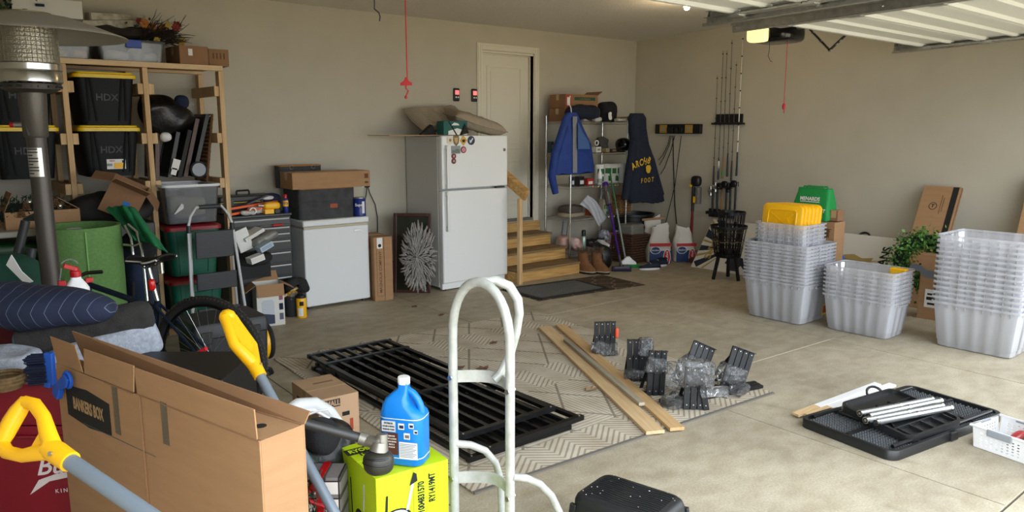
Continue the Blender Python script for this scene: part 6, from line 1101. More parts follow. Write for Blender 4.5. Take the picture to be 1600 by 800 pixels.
def blobthing(nm, label, cat, loc, r, m, e=(.8, .8), amp=.02, fq=9, sd=0, rot=None, group=None):
    o = B().blob((0, 0, 0), r, e[0], e[1], amp, fq, 26, 16, sd).build(nm, m, smooth=60); o.location = loc
    if rot: o.rotation_euler = rot
    return tag(o, label, cat, group)
m_dnav = mat('dark_navy_cloth', '131a2c', .9, var=.2, scale=30, bump=.3, bscale=100)
blobthing('folded_coat', 'dark navy coat folded on top of the wire shelf in front of the cartons', 'coat', WB_(908, 1.95, 6.9), (.27, .14, .09), m_dnav, (.7, .7), .03, 8, 3)
blobthing('backpack', 'black backpack upright on the wire shelf top beside the cartons', 'bag', WB_(946, 1.97, 7.05), (.14, .1, .135), mat('black_cloth', '15161a', .9), (.6, .7), .025, 9, 5)
blobthing('white_packet', 'white torn packet below the backpack on the wire shelf top', 'packet', WB_(951, 1.92, 6.88), (.03, .01, .05), m_paper, (.6, .6), .015, 15, 2)
o = tag(B().box((0, 0, 0), (.2, .2, .015)).build('wood_offcut', m_wood, smooth=0), 'small pine board at the end of the wire shelf top', 'board'); o.location = WB_(977, 1.905, 7.0)
t = T('wire_basket', 'small black wire basket under the pine board on the wire shelf', 'basket', WB_(968, 1.84, 6.98)); b = B()
for z in (0, .025, .05): b.tube([(-.09, -.08, z), (.09, -.08, z), (.09, .08, z), (-.09, .08, z)], .003, 5, True)
for k in range(7): x = -.09+.03*k; b.cyl((x, -.08, 0), (x, -.08, .05), .002, n=4); b.cyl((x, .08, 0), (x, .08, .05), .002, n=4)
b.build('wires', m_blkm, t)
for i, (px, z, r, cl, lb_) in enumerate(((912, 1.84, (.05, .05, .035), '9a9a98', 'small white packs on the wire shelf top under the coat'), (930, 1.84, (.06, .05, .03), 'b5b3ae', 'pale pack on the wire shelf top near the backpack'), (966, 1.84, (.07, .06, .022), 'c5c4c0', 'flat pale pack by the wire basket'))): blobthing('pale_pack', lb_, 'packet', WB_(px, z+r[2], 6.86), r, mat('pack%d' % i, cl, .6), (.5, .5), .008, 16, i)
# second level
for i, (px, sz, cl, lb_, nm) in enumerate(((860, (.05, .07, .14), '2a4a5a', 'teal bottle carton by the door casing on the wire shelf', 'teal_carton'), (931, (.09, .08, .07), 'd5d2cc', 'white square base of the small stand on the wire shelf', 'white_stand'), (945, (.07, .08, .05), '9a8a5c', 'tan small carton beside the white stand', 'tan_carton'), (955, (.1, .08, .04), '4a2a24', 'dark red flat carton in the middle of the wire shelf', 'red_carton'), (968, (.1, .08, .045), '2a2622', 'dark flat carton toward the helmet on the wire shelf', 'dark_carton'), (868, (.07, .09, .05), '5a1f24', 'maroon small carton behind the blue jacket', 'maroon_carton'))): t = T(nm, lb_, 'box', WB_(px, 1.45, 7.2 if px < 900 else 6.9)); B().bb((-sz[0]/2, -sz[1]/2, 0), (sz[0]/2, sz[1]/2, sz[2])).build('body', mat('l2_%d' % i, cl, .6), t, smooth=0, bevel=.003); decal(t, FM((0, -sz[1]/2-.001, sz[2]/2), XA, ZA), sz[0]*.6, sz[2]*.4, mat('l2p_%d' % i, '8a8478', .7), 'print')
b = B(); b.torus((0, 0, .11), .03, .008, YA, 18, 6); o = tag(b.build('white_ring', m_paper), 'white ring ornament on the white stand', 'ornament'); o.location = WB_(931, 1.46, 6.88)
blobthing('grey_plush', 'dark grey tangled plush toy on the wire shelf behind the jackets', 'toy', WB_(938, 1.56, 7.0), (.09, .07, .09), mat('plush_grey', '3f3d3c', .95), (.8, .8), .04, 14, 4)
t = T('black_helmet', 'black helmet at the end of the second wire shelf', 'helmet', WB_(972, 1.545, 6.88)); b = B(); b.blob((0, 0, 0), (.09, .12, .09), .9, 1, .004, 9, 24, 14); b.build('shell', mat('gloss_black', '0c0c0d', .2), t); b = B(); b.torus((0, -.02, -.04), .085, .008, (0, .3, 1), 24, 6); b.build('strap', m_dk, t)
# third level
m_tow = mat('paper_towel', 'dfe0dc', .85); m_leafp = mat('towel_print', '2f6a3a', .8)
for i, (px, lb_) in enumerate(((936, 'wrapped paper towel roll nearest the blue jacket'), (948, 'wrapped paper towel roll with green leaf print in the middle'), (959, 'wrapped paper towel roll with green print nearest the white pitcher'))):
    t = T('paper_towel_roll', lb_, 'paper towels', WB_(px, 1.03, 7.0+.06*(i % 2)), 0, 'paper towel rolls on the wire shelf'); b = B(); b.lathe([(.03, 0), (.062, .004), (.064, .02), (.064, .24), (.06, .255), (.03, .258)], 20); b.build('roll', m_tow, t); b = B(); b.loft([[V((.065*cos(a), .065*sin(a), z)) for a in [rad(200+i_*16) for i_ in range(8)]] for z in (.13, .2)], False, False, False); b.loft([[V((.0652*cos(a), .0652*sin(a), z)) for a in [rad(240+i_*12) for i_ in range(5)]] for z in (.03, .1)], False, False, False); b.build('print', m_leafp, t)
t = T('white_pitcher', 'tall white plastic pitcher at the end of the third wire shelf', 'pitcher', WB_(972, 1.03, 6.93)); b = B(); b.lathe([(.06, 0), (.05, .02), (.05, .1), (.068, .25), (.07, .26), (.062, .26), (.046, .1), (.046, .03)], 24); b.build('body', m_whitep, t, smooth=50); b = B(); b.tube([(-.06, 0, .22), (-.11, 0, .2), (-.11, 0, .12), (-.05, 0, .08)], .009, 6); b.build('handle', m_whitep, t)
t = T('spray_bottle', 'white slim spray bottle hanging in front of the paper towels', 'bottle', WB_(937, 1.03, 6.86)); b = B(); b.lathe([(.028, 0), (.03, .01), (.03, .14), (.014, .18), (.011, .2), (.004, .225)], 18); b.build('bottle', m_whitep, t); b = B(); b.lathe([(.0304, .03), (.0304, .08)], 18, cap=False); b.build('label', mat('label_grey', 'a5a8a6', .7), t)
for i, (px, sz, cl, lb_) in enumerate(((919, (.11, .08, .09), 'a2281c', 'red and white food carton under the blue jacket'), (905, (.09, .09, .12), '18181a', 'black boxed gadget beside the red food carton'), (893, (.05, .05, .12), '1d2a48', 'dark navy tube carton behind the jacket hem'))): t = T('pantry_carton', lb_, 'box', WB_(px, 1.03, 6.9), 0, 'cartons on the third wire shelf'); B().bb((-sz[0]/2, -sz[1]/2, 0), (sz[0]/2, sz[1]/2, sz[2])).build('body', mat('l3_%d' % i, cl, .5), t, smooth=0, bevel=.003); decal(t, FM((0, -sz[1]/2-.001, sz[2]*.4), XA, ZA), sz[0]*.7, sz[2]*.4, m_paper, 'print')
# fourth level
for i, (px, z, r, cl, lb_) in enumerate(((893, .03, (.19, .12, .035), 'a1937d', 'cream folded towel at the bottom of the towel pile'), (892, .1, (.15, .12, .055), '5a5049', 'brown folded blanket on the cream towel'))): blobthing('folded_towel', lb_, 'towel', WB_(px, .62+z, 7.06), r, mat('towel%d' % i, cl, .95, bump=.3, bscale=150), (.5, .6), .012, 10, i, None, 'towels on the wire shelf')
pts = [(912, 312), (925, 320), (935, 333), (944, 347)]
def wcl(u, v):
    k = u*3; i = min(2, int(k)); f = k-i; x = pts[i][0]*(1-f)+pts[i+1][0]*f; y = pts[i][1]*(1-f)+pts[i+1][1]*f; return PY(x+(v-.5)*12-u*2, y-(v-.5)*14, 6.83-.05*u+.02*sin(v*9+u*5))
tag(B().grid(wcl, 14, 12).build('white_cloth', mat('cloth_palegrey', 'b9bbc2', .9), smooth=180, solid=.008), 'white cloth spilling over the fourth shelf edge', 'cloth')
t = T('wicker_bin', 'square light wicker bin on the fourth wire shelf', 'basket', WB_(970, .62, 6.98)); m_wick = mat('wicker_light', '8a6238', .8, var=.3, scale=40)
for s_, (dx, dy, ax) in enumerate(((0, -.1, 0), (0, .1, 0), (-.1, 0, 1), (.1, 0, 1))):
    b = B()
    for k in range(9): b.tube([V((dx+(j-4)*.025*(1-ax)+ax*.008*(1 if (j+k) % 2 else -1), dy+(j-4)*.025*ax+(1-ax)*.008*(1 if (j+k) % 2 else -1), .012+.026*k)) for j in range(9)], .0125, 5)
    stuff(b.build('weave', m_wick, t))
b = B(); b.box((.02, -.02, .25), (.16, .03, .02), Matrix.Rotation(rad(-25), 3, 'Y')); o = tag(b.build('orange_tool', m_org, smooth=0, bevel=.004), 'orange handled tool sticking out of the wicker bin', 'tool'); o.location = t.location
for i, (px, z, sz, cl, lb_) in enumerate(((926, .62, (.15, .12, .15), 'a8501e', 'orange food carton between the towels and the wicker bin'), (923, .775, (.13, .1, .05), '6a6a2a', 'olive carton on top of the orange one'), (942, .62, (.06, .08, .2), 'b5b09a', 'pale patterned carton beside the vacuum body'), (946, .62, (.05, .05, .1), '0f5a55', 'teal tub at the front of the fourth shelf'))): t = T('food_carton', lb_, 'box', WB_(px, z, 7.0), 0, 'cartons on the fourth wire shelf'); B().bb((-sz[0]/2, -sz[1]/2, 0), (sz[0]/2, sz[1]/2, sz[2])).build('body', mat('l4_%d' % i, cl, .6), t, smooth=0, bevel=.003); decal(t, FM((0, -sz[1]/2-.001, sz[2]*.5), XA, ZA), sz[0]*.6, sz[2]*.3, mat('l4p_%d' % i, ('7a3a14', '3f4a1a', '4f7a3a', '7fa8a0')[i], .7), 'print')
# fifth level
m_patch = mat('bag_white', 'd2cfc9', .5); blobthing('grocery_bag', 'orange and white grocery bag on the lowest wire shelf', 'bag', WB_(882, .29, 7.12), (.1, .09, .08), mat('bag_orange', 'c9836a', .5, col2='d8d4ce', scale=9), (.7, .7), .02, 10, 3); blobthing('snack_bag', 'white red and yellow snack bag beside the spray can', 'bag', WB_(900, .28, 6.92), (.08, .08, .08), mat('bag_mix', 'd2cfc9', .5, col2='b3402c', scale=11), (.6, .6), .02, 11, 5)
t = T('bug_spray', 'pale green spray can with black cap on the lowest wire shelf', 'spray can', WB_(913, .2, 6.84)); b = B(); b.lathe([(.03, 0), (.032, .004), (.032, .17), (.022, .19)], 20); b.build('can', mat('can_green', '9db8a8', .3, metal=.4), t); b = B(); b.lathe([(.027, .185), (.027, .25), (.022, .262)], 16); b.build('cap', m_blk, t)
def shoe(nm, label, loc, rz, L_, m1, m2, group=None, h=.085):
    t = T(nm, label, 'shoe', loc, rz, group); rings = []
    for f, w_, hh in ((-.5, .3, .55), (-.46, .36, .95), (-.3, .38, 1), (-.1, .38, .92), (.12, .42, .62), (.32, .42, .45), (.45, .32, .38), (.5, .15, .25)): rings.append([V((f*L_, w_*L_*.5*cos(a)*(1 if sin(a) < .2 else .75), .018+max(0, h*hh*(.5+.5*sin(a))))) for a in [2*pi*i/14 for i in range(14)]])
    B().loft(rings).build('upper', m1, t, smooth=60); B().loft([[V((x*k, y*k, z)) for x, y in [(L_*.51*cos(a), L_*.2*sin(a)*(1-.15*(cos(a) < -.2))) for a in [2*pi*i/20 for i in range(20)]]] for k, z in ((.97, 0), (1, .012), (.97, .024))]).build('sole', m2, t, smooth=40)
    b = B()
    for k in range(4): x = L_*(-.02+.075*k); b.tube([V((x, -.03, h*(.9-.13*k))), V((x+.004, 0, h*(1.02-.13*k))), V((x, .03, h*(.9-.13*k)))], .003, 4)
    b.build('laces', m2, t); b = B(); b.tube(arc((-.28*L_, 0, .018+h*.97), .05, 0, 360, 12, XA*1.2, YA*.7), .007, 5); b.build('collar', mat('shoe_lining', '1a1a1c', .9), t); return t
m_shd = mat('shoe_plum', '2a2430', .7); shoe('sneaker', 'dark plum sneaker on the lowest wire shelf, nearer the spray can', WB_(925, .2, 6.88), rad(-100), .24, m_shd, mat('sole_pink', 'b9a5ad', .7), 'plum sneakers on the wire shelf'); shoe('sneaker', 'dark plum sneaker on the lowest wire shelf, nearer the flag cap', WB_(934, .2, 6.88), rad(-96), .24, m_shd, mat('sole_pink', 'b9a5ad', .7), 'plum sneakers on the wire shelf'); shoe('white_sneaker', 'white sneaker beside the plum pair on the lowest wire shelf', WB_(944, .2, 6.88), rad(-92), .22, m_paper, m_whitep)
blobthing('flag_cap', 'navy cap with white stars on the lowest wire shelf', 'cap', WB_(945, .33, 7.0), (.07, .08, .08), mat('stars_navy', '1a2038', .9, col2='c9ccd6', scale=32), (.8, .9), .008, 10, 2); blobthing('red_flag_cloth', 'red and white flag cloth heaped behind the vacuum pole', 'cloth', WB_(955, .28, 6.98), (.07, .07, .08), mat('flag_red', 'a81a28', .9, col2='d8d4d4', scale=14), (.7, .8), .03, 12, 6)
for i, (px, lb_) in enumerate(((966, 'white cup with lime band behind the broom pole, left one'), (977, 'white cup with lime band nearest the wire shelf end post'))): t = T('drink_tub', lb_, 'tub', WB_(px, .3, 6.95), 0, 'white tubs on the lowest shelf'); b = B(); b.lathe([(.04, 0), (.042, .1), (.044, .102), (.044, .112)], 18); b.build('tub', m_whitep, t); b = B(); b.lathe([(.0445, .09), (.0445, .116), (.03, .12)], 18); b.build('lid', m_dk, t)
t = T('lime_tray', 'lime green tray carrying the two white tubs', 'tray', WB_(971, .2, 6.95)); B().bb((-.1, -.07, 0), (.1, .07, .03)).build('foot', m_dk, t, smooth=0); B().bb((-.12, -.08, .03), (.12, .08, .095)).build('tray', mat('lime', '8fb81e', .5), t, smooth=0, bevel=.006)
t = T('clear_tube', 'clear plastic tube leaning behind the wire shelf at the steps', 'tube', (6.78, 7.12, .21)); b = B(); b.cyl((0, 0, 0), (.1, .05, .36), .04, n=16); b.build('tube', m_clear2, t)
# floor by the shelf
m_suede = mat('tan_suede', '7a5232', .9, var=.2, scale=16, bump=.3, bscale=90)
for i, (px, lb_) in enumerate(((915, 'tan suede boot with fur cuff, the one nearer the steps'), (936, 'tan suede boot with fur cuff, the one nearer the vacuum'))):
    p = G(px, 427); t = T('winter_boot', lb_, 'boot', p, rad(-78+4*i), 'tan winter boots'); rings = []
    for z, cx, rx, ry in ((.03, .02, .12, .055), (.06, .02, .12, .056), (.1, .0, .1, .054), (.15, -.03, .07, .055), (.22, -.04, .066, .06), (.27, -.04, .07, .064)): rings.append([V((cx+rx*cos(a), ry*sin(a), z+.006*sin(3*a+z*30))) for a in [2*pi*k/18 for k in range(18)]])
    B().loft(rings).build('shaft', m_suede, t, smooth=60); B().loft([[V((.02+.125*k*cos(a), .06*k*sin(a), z)) for a in [2*pi*q_/20 for q_ in range(20)]] for k, z in ((.97, 0), (1, .015), (.97, .035))]).build('sole', m_blk, t, smooth=40); b = B(); b.loft([[V((.02+.127*cos(a), .062*sin(a), z)) for a in [2*pi*q_/20 for q_ in range(20)]] for z in (.026, .036)], False, False); b.build('welt', mat('welt_cream', 'b9a98c', .8), t)
    b = B(); random.seed(40+i)
    for k in range(260): a = random.uniform(0, 6.283); z = random.uniform(.25, .31); d = V((cos(a), sin(a), random.uniform(-.6, .9))).normalized(); p_ = V((-.04+.062*cos(a), .056*sin(a), z)); b.tube([p_, p_+d*random.uniform(.02, .05)], [.003, .0008], 3)
    stuff(b.build('fur_cuff', mat('fur', '6b5a4a', .95), t)); b = B()
    for k in range(4): b.tube([V((.03-.012*k+.045, -.03, .1+.035*k)), V((.05-.012*k+.03, 0, .11+.035*k)), V((.03-.012*k+.045, .03, .1+.035*k))], .003, 4)
    b.build('laces', m_inkbr, t)
blobthing('black_duffel', 'black bag slumped on the floor between boots and vacuum head', 'bag', G(954, 424)+V((.0, .15, .16)), (.1, .12, .16), m_bag, (.7, .8), .02, 10, 8)
m_dys = mat('vac_grey', '5b5c60', .3, metal=.5); m_pur = mat('purple_tube', '4a1f8a', .3, metal=.4); hb = G(971, 424); t = T('stick_vacuum', 'stick vacuum with purple tube and clear bin leaning on the wire shelf', 'vacuum', hb); Zp = lambda px, py, y=6.7: PY(px, py, y)-hb
tp_ = Zp(952, 320, 6.62); ax = (tp_-V((0, 0, .06))).normalized(); b = B(); b.tube([V((0, 0, .05)), tp_*.2+V((0, 0, .03))], .016, 10); b.build('lower_neck', m_dys, t); b = B(); b.tube([tp_*.2+V((0, 0, .03)), tp_], .015, 12); b.build('purple_tube', m_pur, t); b = B(); b.cyl(tp_, tp_+ax*.16, .045, .05, 18); b.build('dust_bin', clearmat('bin_clear', '8d8580', .5, .15, .3), t); b = B(); b.cyl(tp_+ax*.0, tp_+ax*.15, .028, .036, 14); b.build('bin_core', m_dys, t)
b = B(); b.cyl(tp_+ax*.16, tp_+ax*.25, .042, .048, 16)
for k in range(8): a = 2*pi*k/8; u_, w_ = frame(ax); b.cyl(tp_+ax*.17+(u_*cos(a)+w_*sin(a))*.04, tp_+ax*.24+(u_*cos(a)+w_*sin(a))*.044, .012, n=8)
b.build('cyclones', m_dys, t); b = B(); b.cyl(tp_+ax*.25, tp_+ax*.31, .04, .035, 16); b.build('purple_ring', m_pur, t); b = B(); q0 = tp_+ax*.22; b.tube([q0, q0+V((-.09, 0, .0)), q0+V((-.1, 0, -.12))], .018, 10); b.build('handle', m_dys, t)
b = B(); b.cyl(RT*-.12+V((0, 0, .032)), RT*.12+V((0, 0, .032)), .032, n=16); b.build('roller_head', mat('roller_navy', '2a2344', .8), t); b = B(); b.box((0, 0, .05), (.2, .06, .03), Matrix((RT, FWH, ZA)).transposed()); b.build('head_cover', m_dys, t, smooth=0, bevel=.008)
bp_ = G(981, 418); t = T('push_broom', 'green poled broom with white head and green bristles by the wicker hamper', 'broom', bp_); p1_ = PY(953, 268, 6.75)-bp_; p0_ = PY(976, 398, 6.5)-bp_; Mb = Matrix((RT, FWH, ZA)).transposed(); b = B(); b.tube([p0_, p1_], .01, 8); b.build('pole', mat('broom_green', '1f6a3c', .4), t); b = B(); b.tube([p0_+(p1_-p0_)*-.06, p0_+(p1_-p0_)*.55], .0115, 8); b.build('pole_sleeve', mat('pole_grey', '8c9a92', .4), t)
z0 = p0_.z; b = B(); b.loft([[Mb@V((x*k, y, z)) for x, y in rrect(.2, .035, .015, 3)] for k, z in ((1.1, z0-.1), (1.05, z0-.075), (.55, z0-.035), (.2, z0+.0))]); b.build('head', m_whitep, t, smooth=40); random.seed(8)
for nm_, x0_, x1_, mm in (('white_bristles', -.11, -.01, m_clear2), ('green_bristles', -.01, .11, mat('bristle_green', '2fa052', .6))):
    b = B()
    for k in range(110): x = random.uniform(x0_, x1_); y = random.uniform(-.015, .015); b.tube([Mb@V((x, y, z0-.09)), Mb@V((x*1.35+.03, y*1.4, .004))], .0028, 4)
    stuff(b.build(nm_, mm, t))
hm = T('wicker_hamper', 'brown woven hamper on the floor behind the charcoal bags', 'hamper', (7.63, 6.69, 0)); m_ham = mat('wicker_dark', '4a3020', .85, var=.3, scale=50)
for side in range(4):
    b = B(); a = side*pi/2; M_ = Matrix.Rotation(a, 3, 'Z')
    for k in range(11): b.tube([M_@V(((j-5)*.036, -.18+.006*(1 if (j+k) % 2 else -1), .016+.033*k)) for j in range(11)], .0165, 5)
    stuff(b.build('weave', m_ham, hm))
b = B(); b.tube([(-.18, -.18, .375), (.18, -.18, .375), (.18, .18, .375), (-.18, .18, .375)], .018, 6, True); b.build('rim', m_ham, hm)
tag(B().box((0, 0, 0), (.26, .25, .36)).build('grey_sack', mat('grey_wrap', '77776f', .3), smooth=0, bevel=.03), 'silver-grey sack standing in the wicker hamper', 'sack').location = (7.63, 6.69, .33)
tb4 = T('black_tub', 'black plastic tub behind the hamper beneath the dark blue hoodie', 'tub', (8.0, 6.98, 0)); b = B(); b.lathe([(.24, 0), (.27, .56), (.29, .57), (.29, .6), (.27, .6), (.22, .02)], 28); b.build('tub', m_blk, tb4, smooth=40)
m_cbag = mat('charcoal_bag', 'c9c6c0', .55, bump=.5, bscale=14); m_cblue = mat('bag_blue', '1c3566', .55); m_cred = mat('bag_red', 'b3282c', .55)
def cbag(label, loc, rz, sz, sd, folded=True):
    t = T('charcoal_bag', label, 'charcoal bag', loc, rz, 'white charcoal bags'); sx, sy, h = sz; R0 = rrect(sx, sy, .05, 5); rings = []
    for f, k, ky in ((0, .9, .9), (.04, 1, 1), (.3, 1.02, 1.05), (.5, .98, 1.0), (.65, .86, .8), (.78, .78, .55), (.9, .74, .3), (.97, .72, .12), (1, .66, .06)): rings.append([V((x*k+.035*sin(sd)*f*f, y*ky, h*f*(1+.06*sin(x*14+sd)*(f > .8))))+noise.noise_vector(V((x*9, y*9, f*4+sd)))*.04*(f > .02) for x, y in R0])
    B().loft(rings).build('sack', m_cbag, t, smooth=50)
    def wrapband(z0, z1, m, nm, x0=-1, x1=1, pr=.002):
        b = B(); n = 10; P = []
        for zf in (z0, z1):
            f = zf/h; ky = 1.05 if f < .45 else 1.0
            P.append([V((sx*.5*(x0+(x1-x0)*i/n)*.98, -sy*.5*ky-.016-pr, zf)) for i in range(n+1)])
        P2_ = [[p+V((0, .012, 0)) for p in r] for r in P]; b.loft([P[0], P[1], P2_[1], P2_[0], P[0]], False, False, False); b.build(nm, m, t, smooth=0)
    wrapband(.02*h, .34*h, m_cblue, 'blue_panel'); wrapband(.46*h, .54*h, m_cred, 'red_band'); 
    for (x, z, rx, rzz, vert) in ((-.24*sx, .36*h, .07, .05, 0), (.28*sx, .17*h, .05, .11, 1)):
        M = FM((x, -sy*.5*1.05-.021, z), XA, ZA); B().prism([(rx*cos(a), rzz*sin(a)) for a in [2*pi*k/24 for k in range(24)]], M, .001).build('logo_rim', m_paper, t, smooth=0); M.translation += V((0, -.001, 0)); B().prism([(.86*rx*cos(a), .88*rzz*sin(a)) for a in [2*pi*k/24 for k in range(24)]], M, .001).build('logo', m_cred if vert else m_cblue, t, smooth=0)
        text(t, 'Kingsford', FM((x, -sy*.5*1.05-.0235, z), ZA if vert else XA, -XA if vert else ZA), .04 if vert else .026, m_paper, bold=.02)
    return t
cbag('white charcoal bag standing in front, nearest the wicker hamper', (7.83, 6.38, 0), rad(-34), (.3, .17, .5), 1); cbag('white charcoal bag with blue panel nearest the red vacuum', (8.17, 6.23, 0), rad(-30), (.28, .17, .47), 4); cb3 = cbag('folded-top charcoal bag at the back beside the hamper', (7.99, 6.63, .0), rad(-28), (.3, .15, .56), 7); B().bar((-.16, -.02, .54), (.16, -.02, .56), .03, .03).build('rolled_top', m_card, cb3, smooth=0, bevel=.006)
m_snk = mat('sneaker_navy', '16243a', .7); shoe('running_shoe', 'navy running shoe with white sole, the nearer of the pair by the charcoal', G(1015, 421), rad(150), .27, m_snk, m_whitep, 'navy running shoes'); shoe('running_shoe', 'navy running shoe with white sole, the further of the pair by the charcoal', G(1027, 416), rad(158), .27, m_snk, m_whitep, 'navy running shoes')
# jackets
def garment(nm, label, rows, Y, m, dep=.07, amp=.02, sd=0, sleeves=(), th=None):
    t = T(nm, label, 'jacket', PY((rows[0][1]+rows[0][2])/2, rows[0][0], Y)); O_ = t.location; rings = []
    for k, (py, xl, xr) in enumerate(rows):
        a = PY(xl, py, Y)-O_; c = PY(xr, py, Y)-O_; cx = (a+c)/2; hw = (c-a).length/2; d = dep*(.6+.4*min(1, k/2)); ring = []
        for i in range(28):
            an = 2*pi*i/28; p = cx+V((hw*math.copysign(abs(cos(an))**.8, cos(an)), d*sin(an), 0)); q_ = noise.noise_vector(V((p.x*9, sd, p.z*2.5)))*amp*1.6; p += V((q_.x*.4, q_.y+.3*amp*sin(p.x*40), q_.z*.3*(k == len(rows)-1)*3)); ring.append(p)
        rings.append(ring)
    B().loft(rings).build('body', m, t, smooth=60)
    for sl_ in sleeves:
        pts = [PY(x, y, Y-.02)-O_ for x, y, r in sl_]; b = B(); b.tube(pts, [r for x, y, r in sl_], 12); b.build('sleeve', m, t, smooth=60)
    return t
m_bjk = mat('jacket_blue', '16367f', .75, var=.12, scale=10, bump=.25, bscale=60); bj = garment('blue_jacket', 'royal blue windbreaker with grey stripe hanging on the wire shelf front', [(176, 886, 900), (184, 881, 903), (200, 875, 909), (225, 868, 922), (245, 864, 926), (262, 862, 928), (271, 864, 927)], 6.7, m_bjk, .06, .02, 1, (((882, 196, .05), (868, 240, .055), (862, 275, .05), (868, 302, .04)),))
O_ = bj.location; b = B(); b.loft([[PY(895+.0*k, py, 6.62)-O_, PY(902, py, 6.62)-O_, PY(902, py, 6.64)-O_, PY(895, py, 6.64)-O_] for k, py in enumerate((182, 200, 225, 250, 270))]); b.build('grey_stripe', mat('jacket_grey', '7d8088', .8), bj); b = B(); b.loft([[PY(903, py, 6.585)-O_, PY(xr, py, 6.6)-O_, PY(xr, py, 6.62)-O_, PY(903, py, 6.605)-O_] for py, xr in ((192, 904), (205, 910), (222, 920), (233, 922))]); b.build('pale_panel', mat('jacket_paleblue', '3f5f96', .8), bj)
b = B(); b.tube([PY(893, 178, 6.7)-O_, PY(892, 168, 6.72)-O_, PY(888, 160, 6.74)-O_, PY(891, 150, 6.76)-O_], .006, 6); b.build('hanger_hook', m_whitep, bj)
hd = garment('navy_hoodie', 'dark navy hoodie with yellow lettering hanging at the wire shelf end', [(177, 988, 1003), (184, 985, 1006), (200, 986, 1007), (225, 987, 1013), (250, 985, 1020), (280, 983, 1029), (305, 981, 1036), (316, 985, 1030)], 6.6, m_dnav, .09, .03, 5, (((990, 220, .05), (983, 270, .06), (976, 312, .05)), ((1008, 225, .05), (1024, 280, .06), (1033, 314, .045))))
O_ = hd.location; m_yl = mat('yellow_felt', 'c9a227', .85); yh = 6.48
for k, ch in enumerate('ARCHB'): a = rad(28-14*k); p = PY(990+6*k, 260-3.6*k+.35*k*k, yh)-O_; text(hd, ch, FM(p, (cos(a), 0, sin(a)), (-sin(a), 0, cos(a))), .12, m_yl, bold=.03, sx=.8)
for k, ch in enumerate('FOOT'): p = PY(1003+5.6*k, 283-.8*k, yh)-O_; text(hd, ch, FM(p, XA, ZA), .085, m_yl, bold=.02, sx=.8)
b = B(); b.prism([(-.05, .03), (-.02, .05), (.03, .05), (.055, .01), (.03, -.05), (-.01, -.055), (-.04, -.03)], FM(PY(1013, 264, yh)-O_, XA, ZA), .002); b.build('emblem', m_yl, hd, smooth=0)
# ================================================================ right wall
rv = T('red_stick_vacuum', 'red and black stick vacuum standing against the right wall', 'vacuum', (8.2, 5.93, 0)); q_ = rv.location; P3 = lambda x, y, X=8.28: PX(x, y, X)-q_
b = B(); b.tube([P3(1078, 405), P3(1082, 330)], .017, 10); b.build('red_tube', m_red and mat('tube_red', '7a1418', .3, metal=.4), rv); b = B(); b.tube([P3(1082, 330), P3(1084, 280)], .02, 10); b.tube([P3(1077, 418), P3(1078, 400)], .02, 10); b.build('black_tube', m_blk, rv); b = B(); b.blob(P3(1088, 283), (.05, .07, .07), .6, .7); b.build('motor', m_blk, rv); b = B(); b.cyl(P3(1090, 318), P3(1091, 293), .045, n=18); b.build('dust_bin', clearmat('bin_clear', '8d8580', .5, .15, .3), rv); b = B(); b.box(P3(1085, 312, 8.24), (.02, .03, .08)); b.box(P3(1079, 290, 8.24), (.03, .03, .03)); b.box(P3(1073, 381, 8.22), (.02, .03, .06)); b.build('yellow_buttons', m_yel, rv, smooth=0)
b = B(); b.loft([[V((x*k-.0, y*k+.08, z)) for x, y in rrect(.14, .34, .03, 4)] for k, z in ((1, 0), (1, .03), (.7, .06), (.3, .08))]); b.build('floor_head', mat('head_grey_red', '4a2d2c', .5), rv, smooth=40)
pt = PX(1062, 202, 8.44); ps = T('charger_strip', 'black multi-port charger strip with yellow end blocks on the right wall', 'charger', pt); yl = (PX(1028, 203, 8.44)-PX(1098, 201, 8.44)).y
B().bb((-.06, -yl/2, -.06), (0, yl/2, .07)).build('housing', m_blk, ps, smooth=0, bevel=.006)
for y in (-.2, .23): o = B().bb((-.072, y-.06, -.05), (-.058, y+.06, .06)).build('yellow_block', mat('charger_yellow', 'a8842a', .5), ps, smooth=0, bevel=.003); decal(o, FM((-.0725, y, .005), -YA, ZA), .06, .06, mat('block_grey', '8f8a7c', .5), 'vents')
for y in (-.08, 0, .08, .13): B().bb((-.09, y-.02, -.04), (-.06, y+.02, .02)).build('plug', m_rub, ps, smooth=0, bevel=.004)
for k, q in enumerate((((1047, 212), (1044, 225), (1036, 242), (1029, 250)), ((1050, 212), (1046, 228), (1038, 246), (1031, 258)), ((1056, 212), (1050, 235), (1040, 262), (1034, 272)), ((1054, 212), (1055, 260), (1057, 320), (1060, 352), (1062, 395), (1073, 412)), ((1068, 212), (1063, 250), (1058, 290), (1048, 330), (1042, 355)))): tag(B().tube([PX(x, y, 8.40-.0*i)-V((.012*k, 0, 0)) for i, (x, y) in enumerate(q)], .0055 if k != 3 else .008, 6).build('charger_cable', m_rub), ['black cable from the charger strip, leftmost short one', 'black cable from the charger strip, second short one', 'black cable from the charger strip, longest of the short ones behind the hoodie', 'thick black cable dropping from the charger strip to the red vacuum', 'thin black cable sloping from the charger strip behind the charcoal'][k], 'cable', 'cables below the charger strip')
m_rod = mat('rod_graphite', '3b372f', .4); m_rack = mat('rack_black', '141416', .5); XR = 8.4
def rodpt(px, py): return PX(px, py, XR)
kr = T('rod_rack', 'black wall rack holding the fishing rods, upper bracket', 'rod rack', PX(1140, 188, 8.44)); yl = (PX(1119, 188, 8.44)-PX(1161, 188, 8.44)).y; B().bb((-.02, -yl/2, -.05), (0, yl/2, .08)).build('plate', m_rack, kr, smooth=0, bevel=.004)
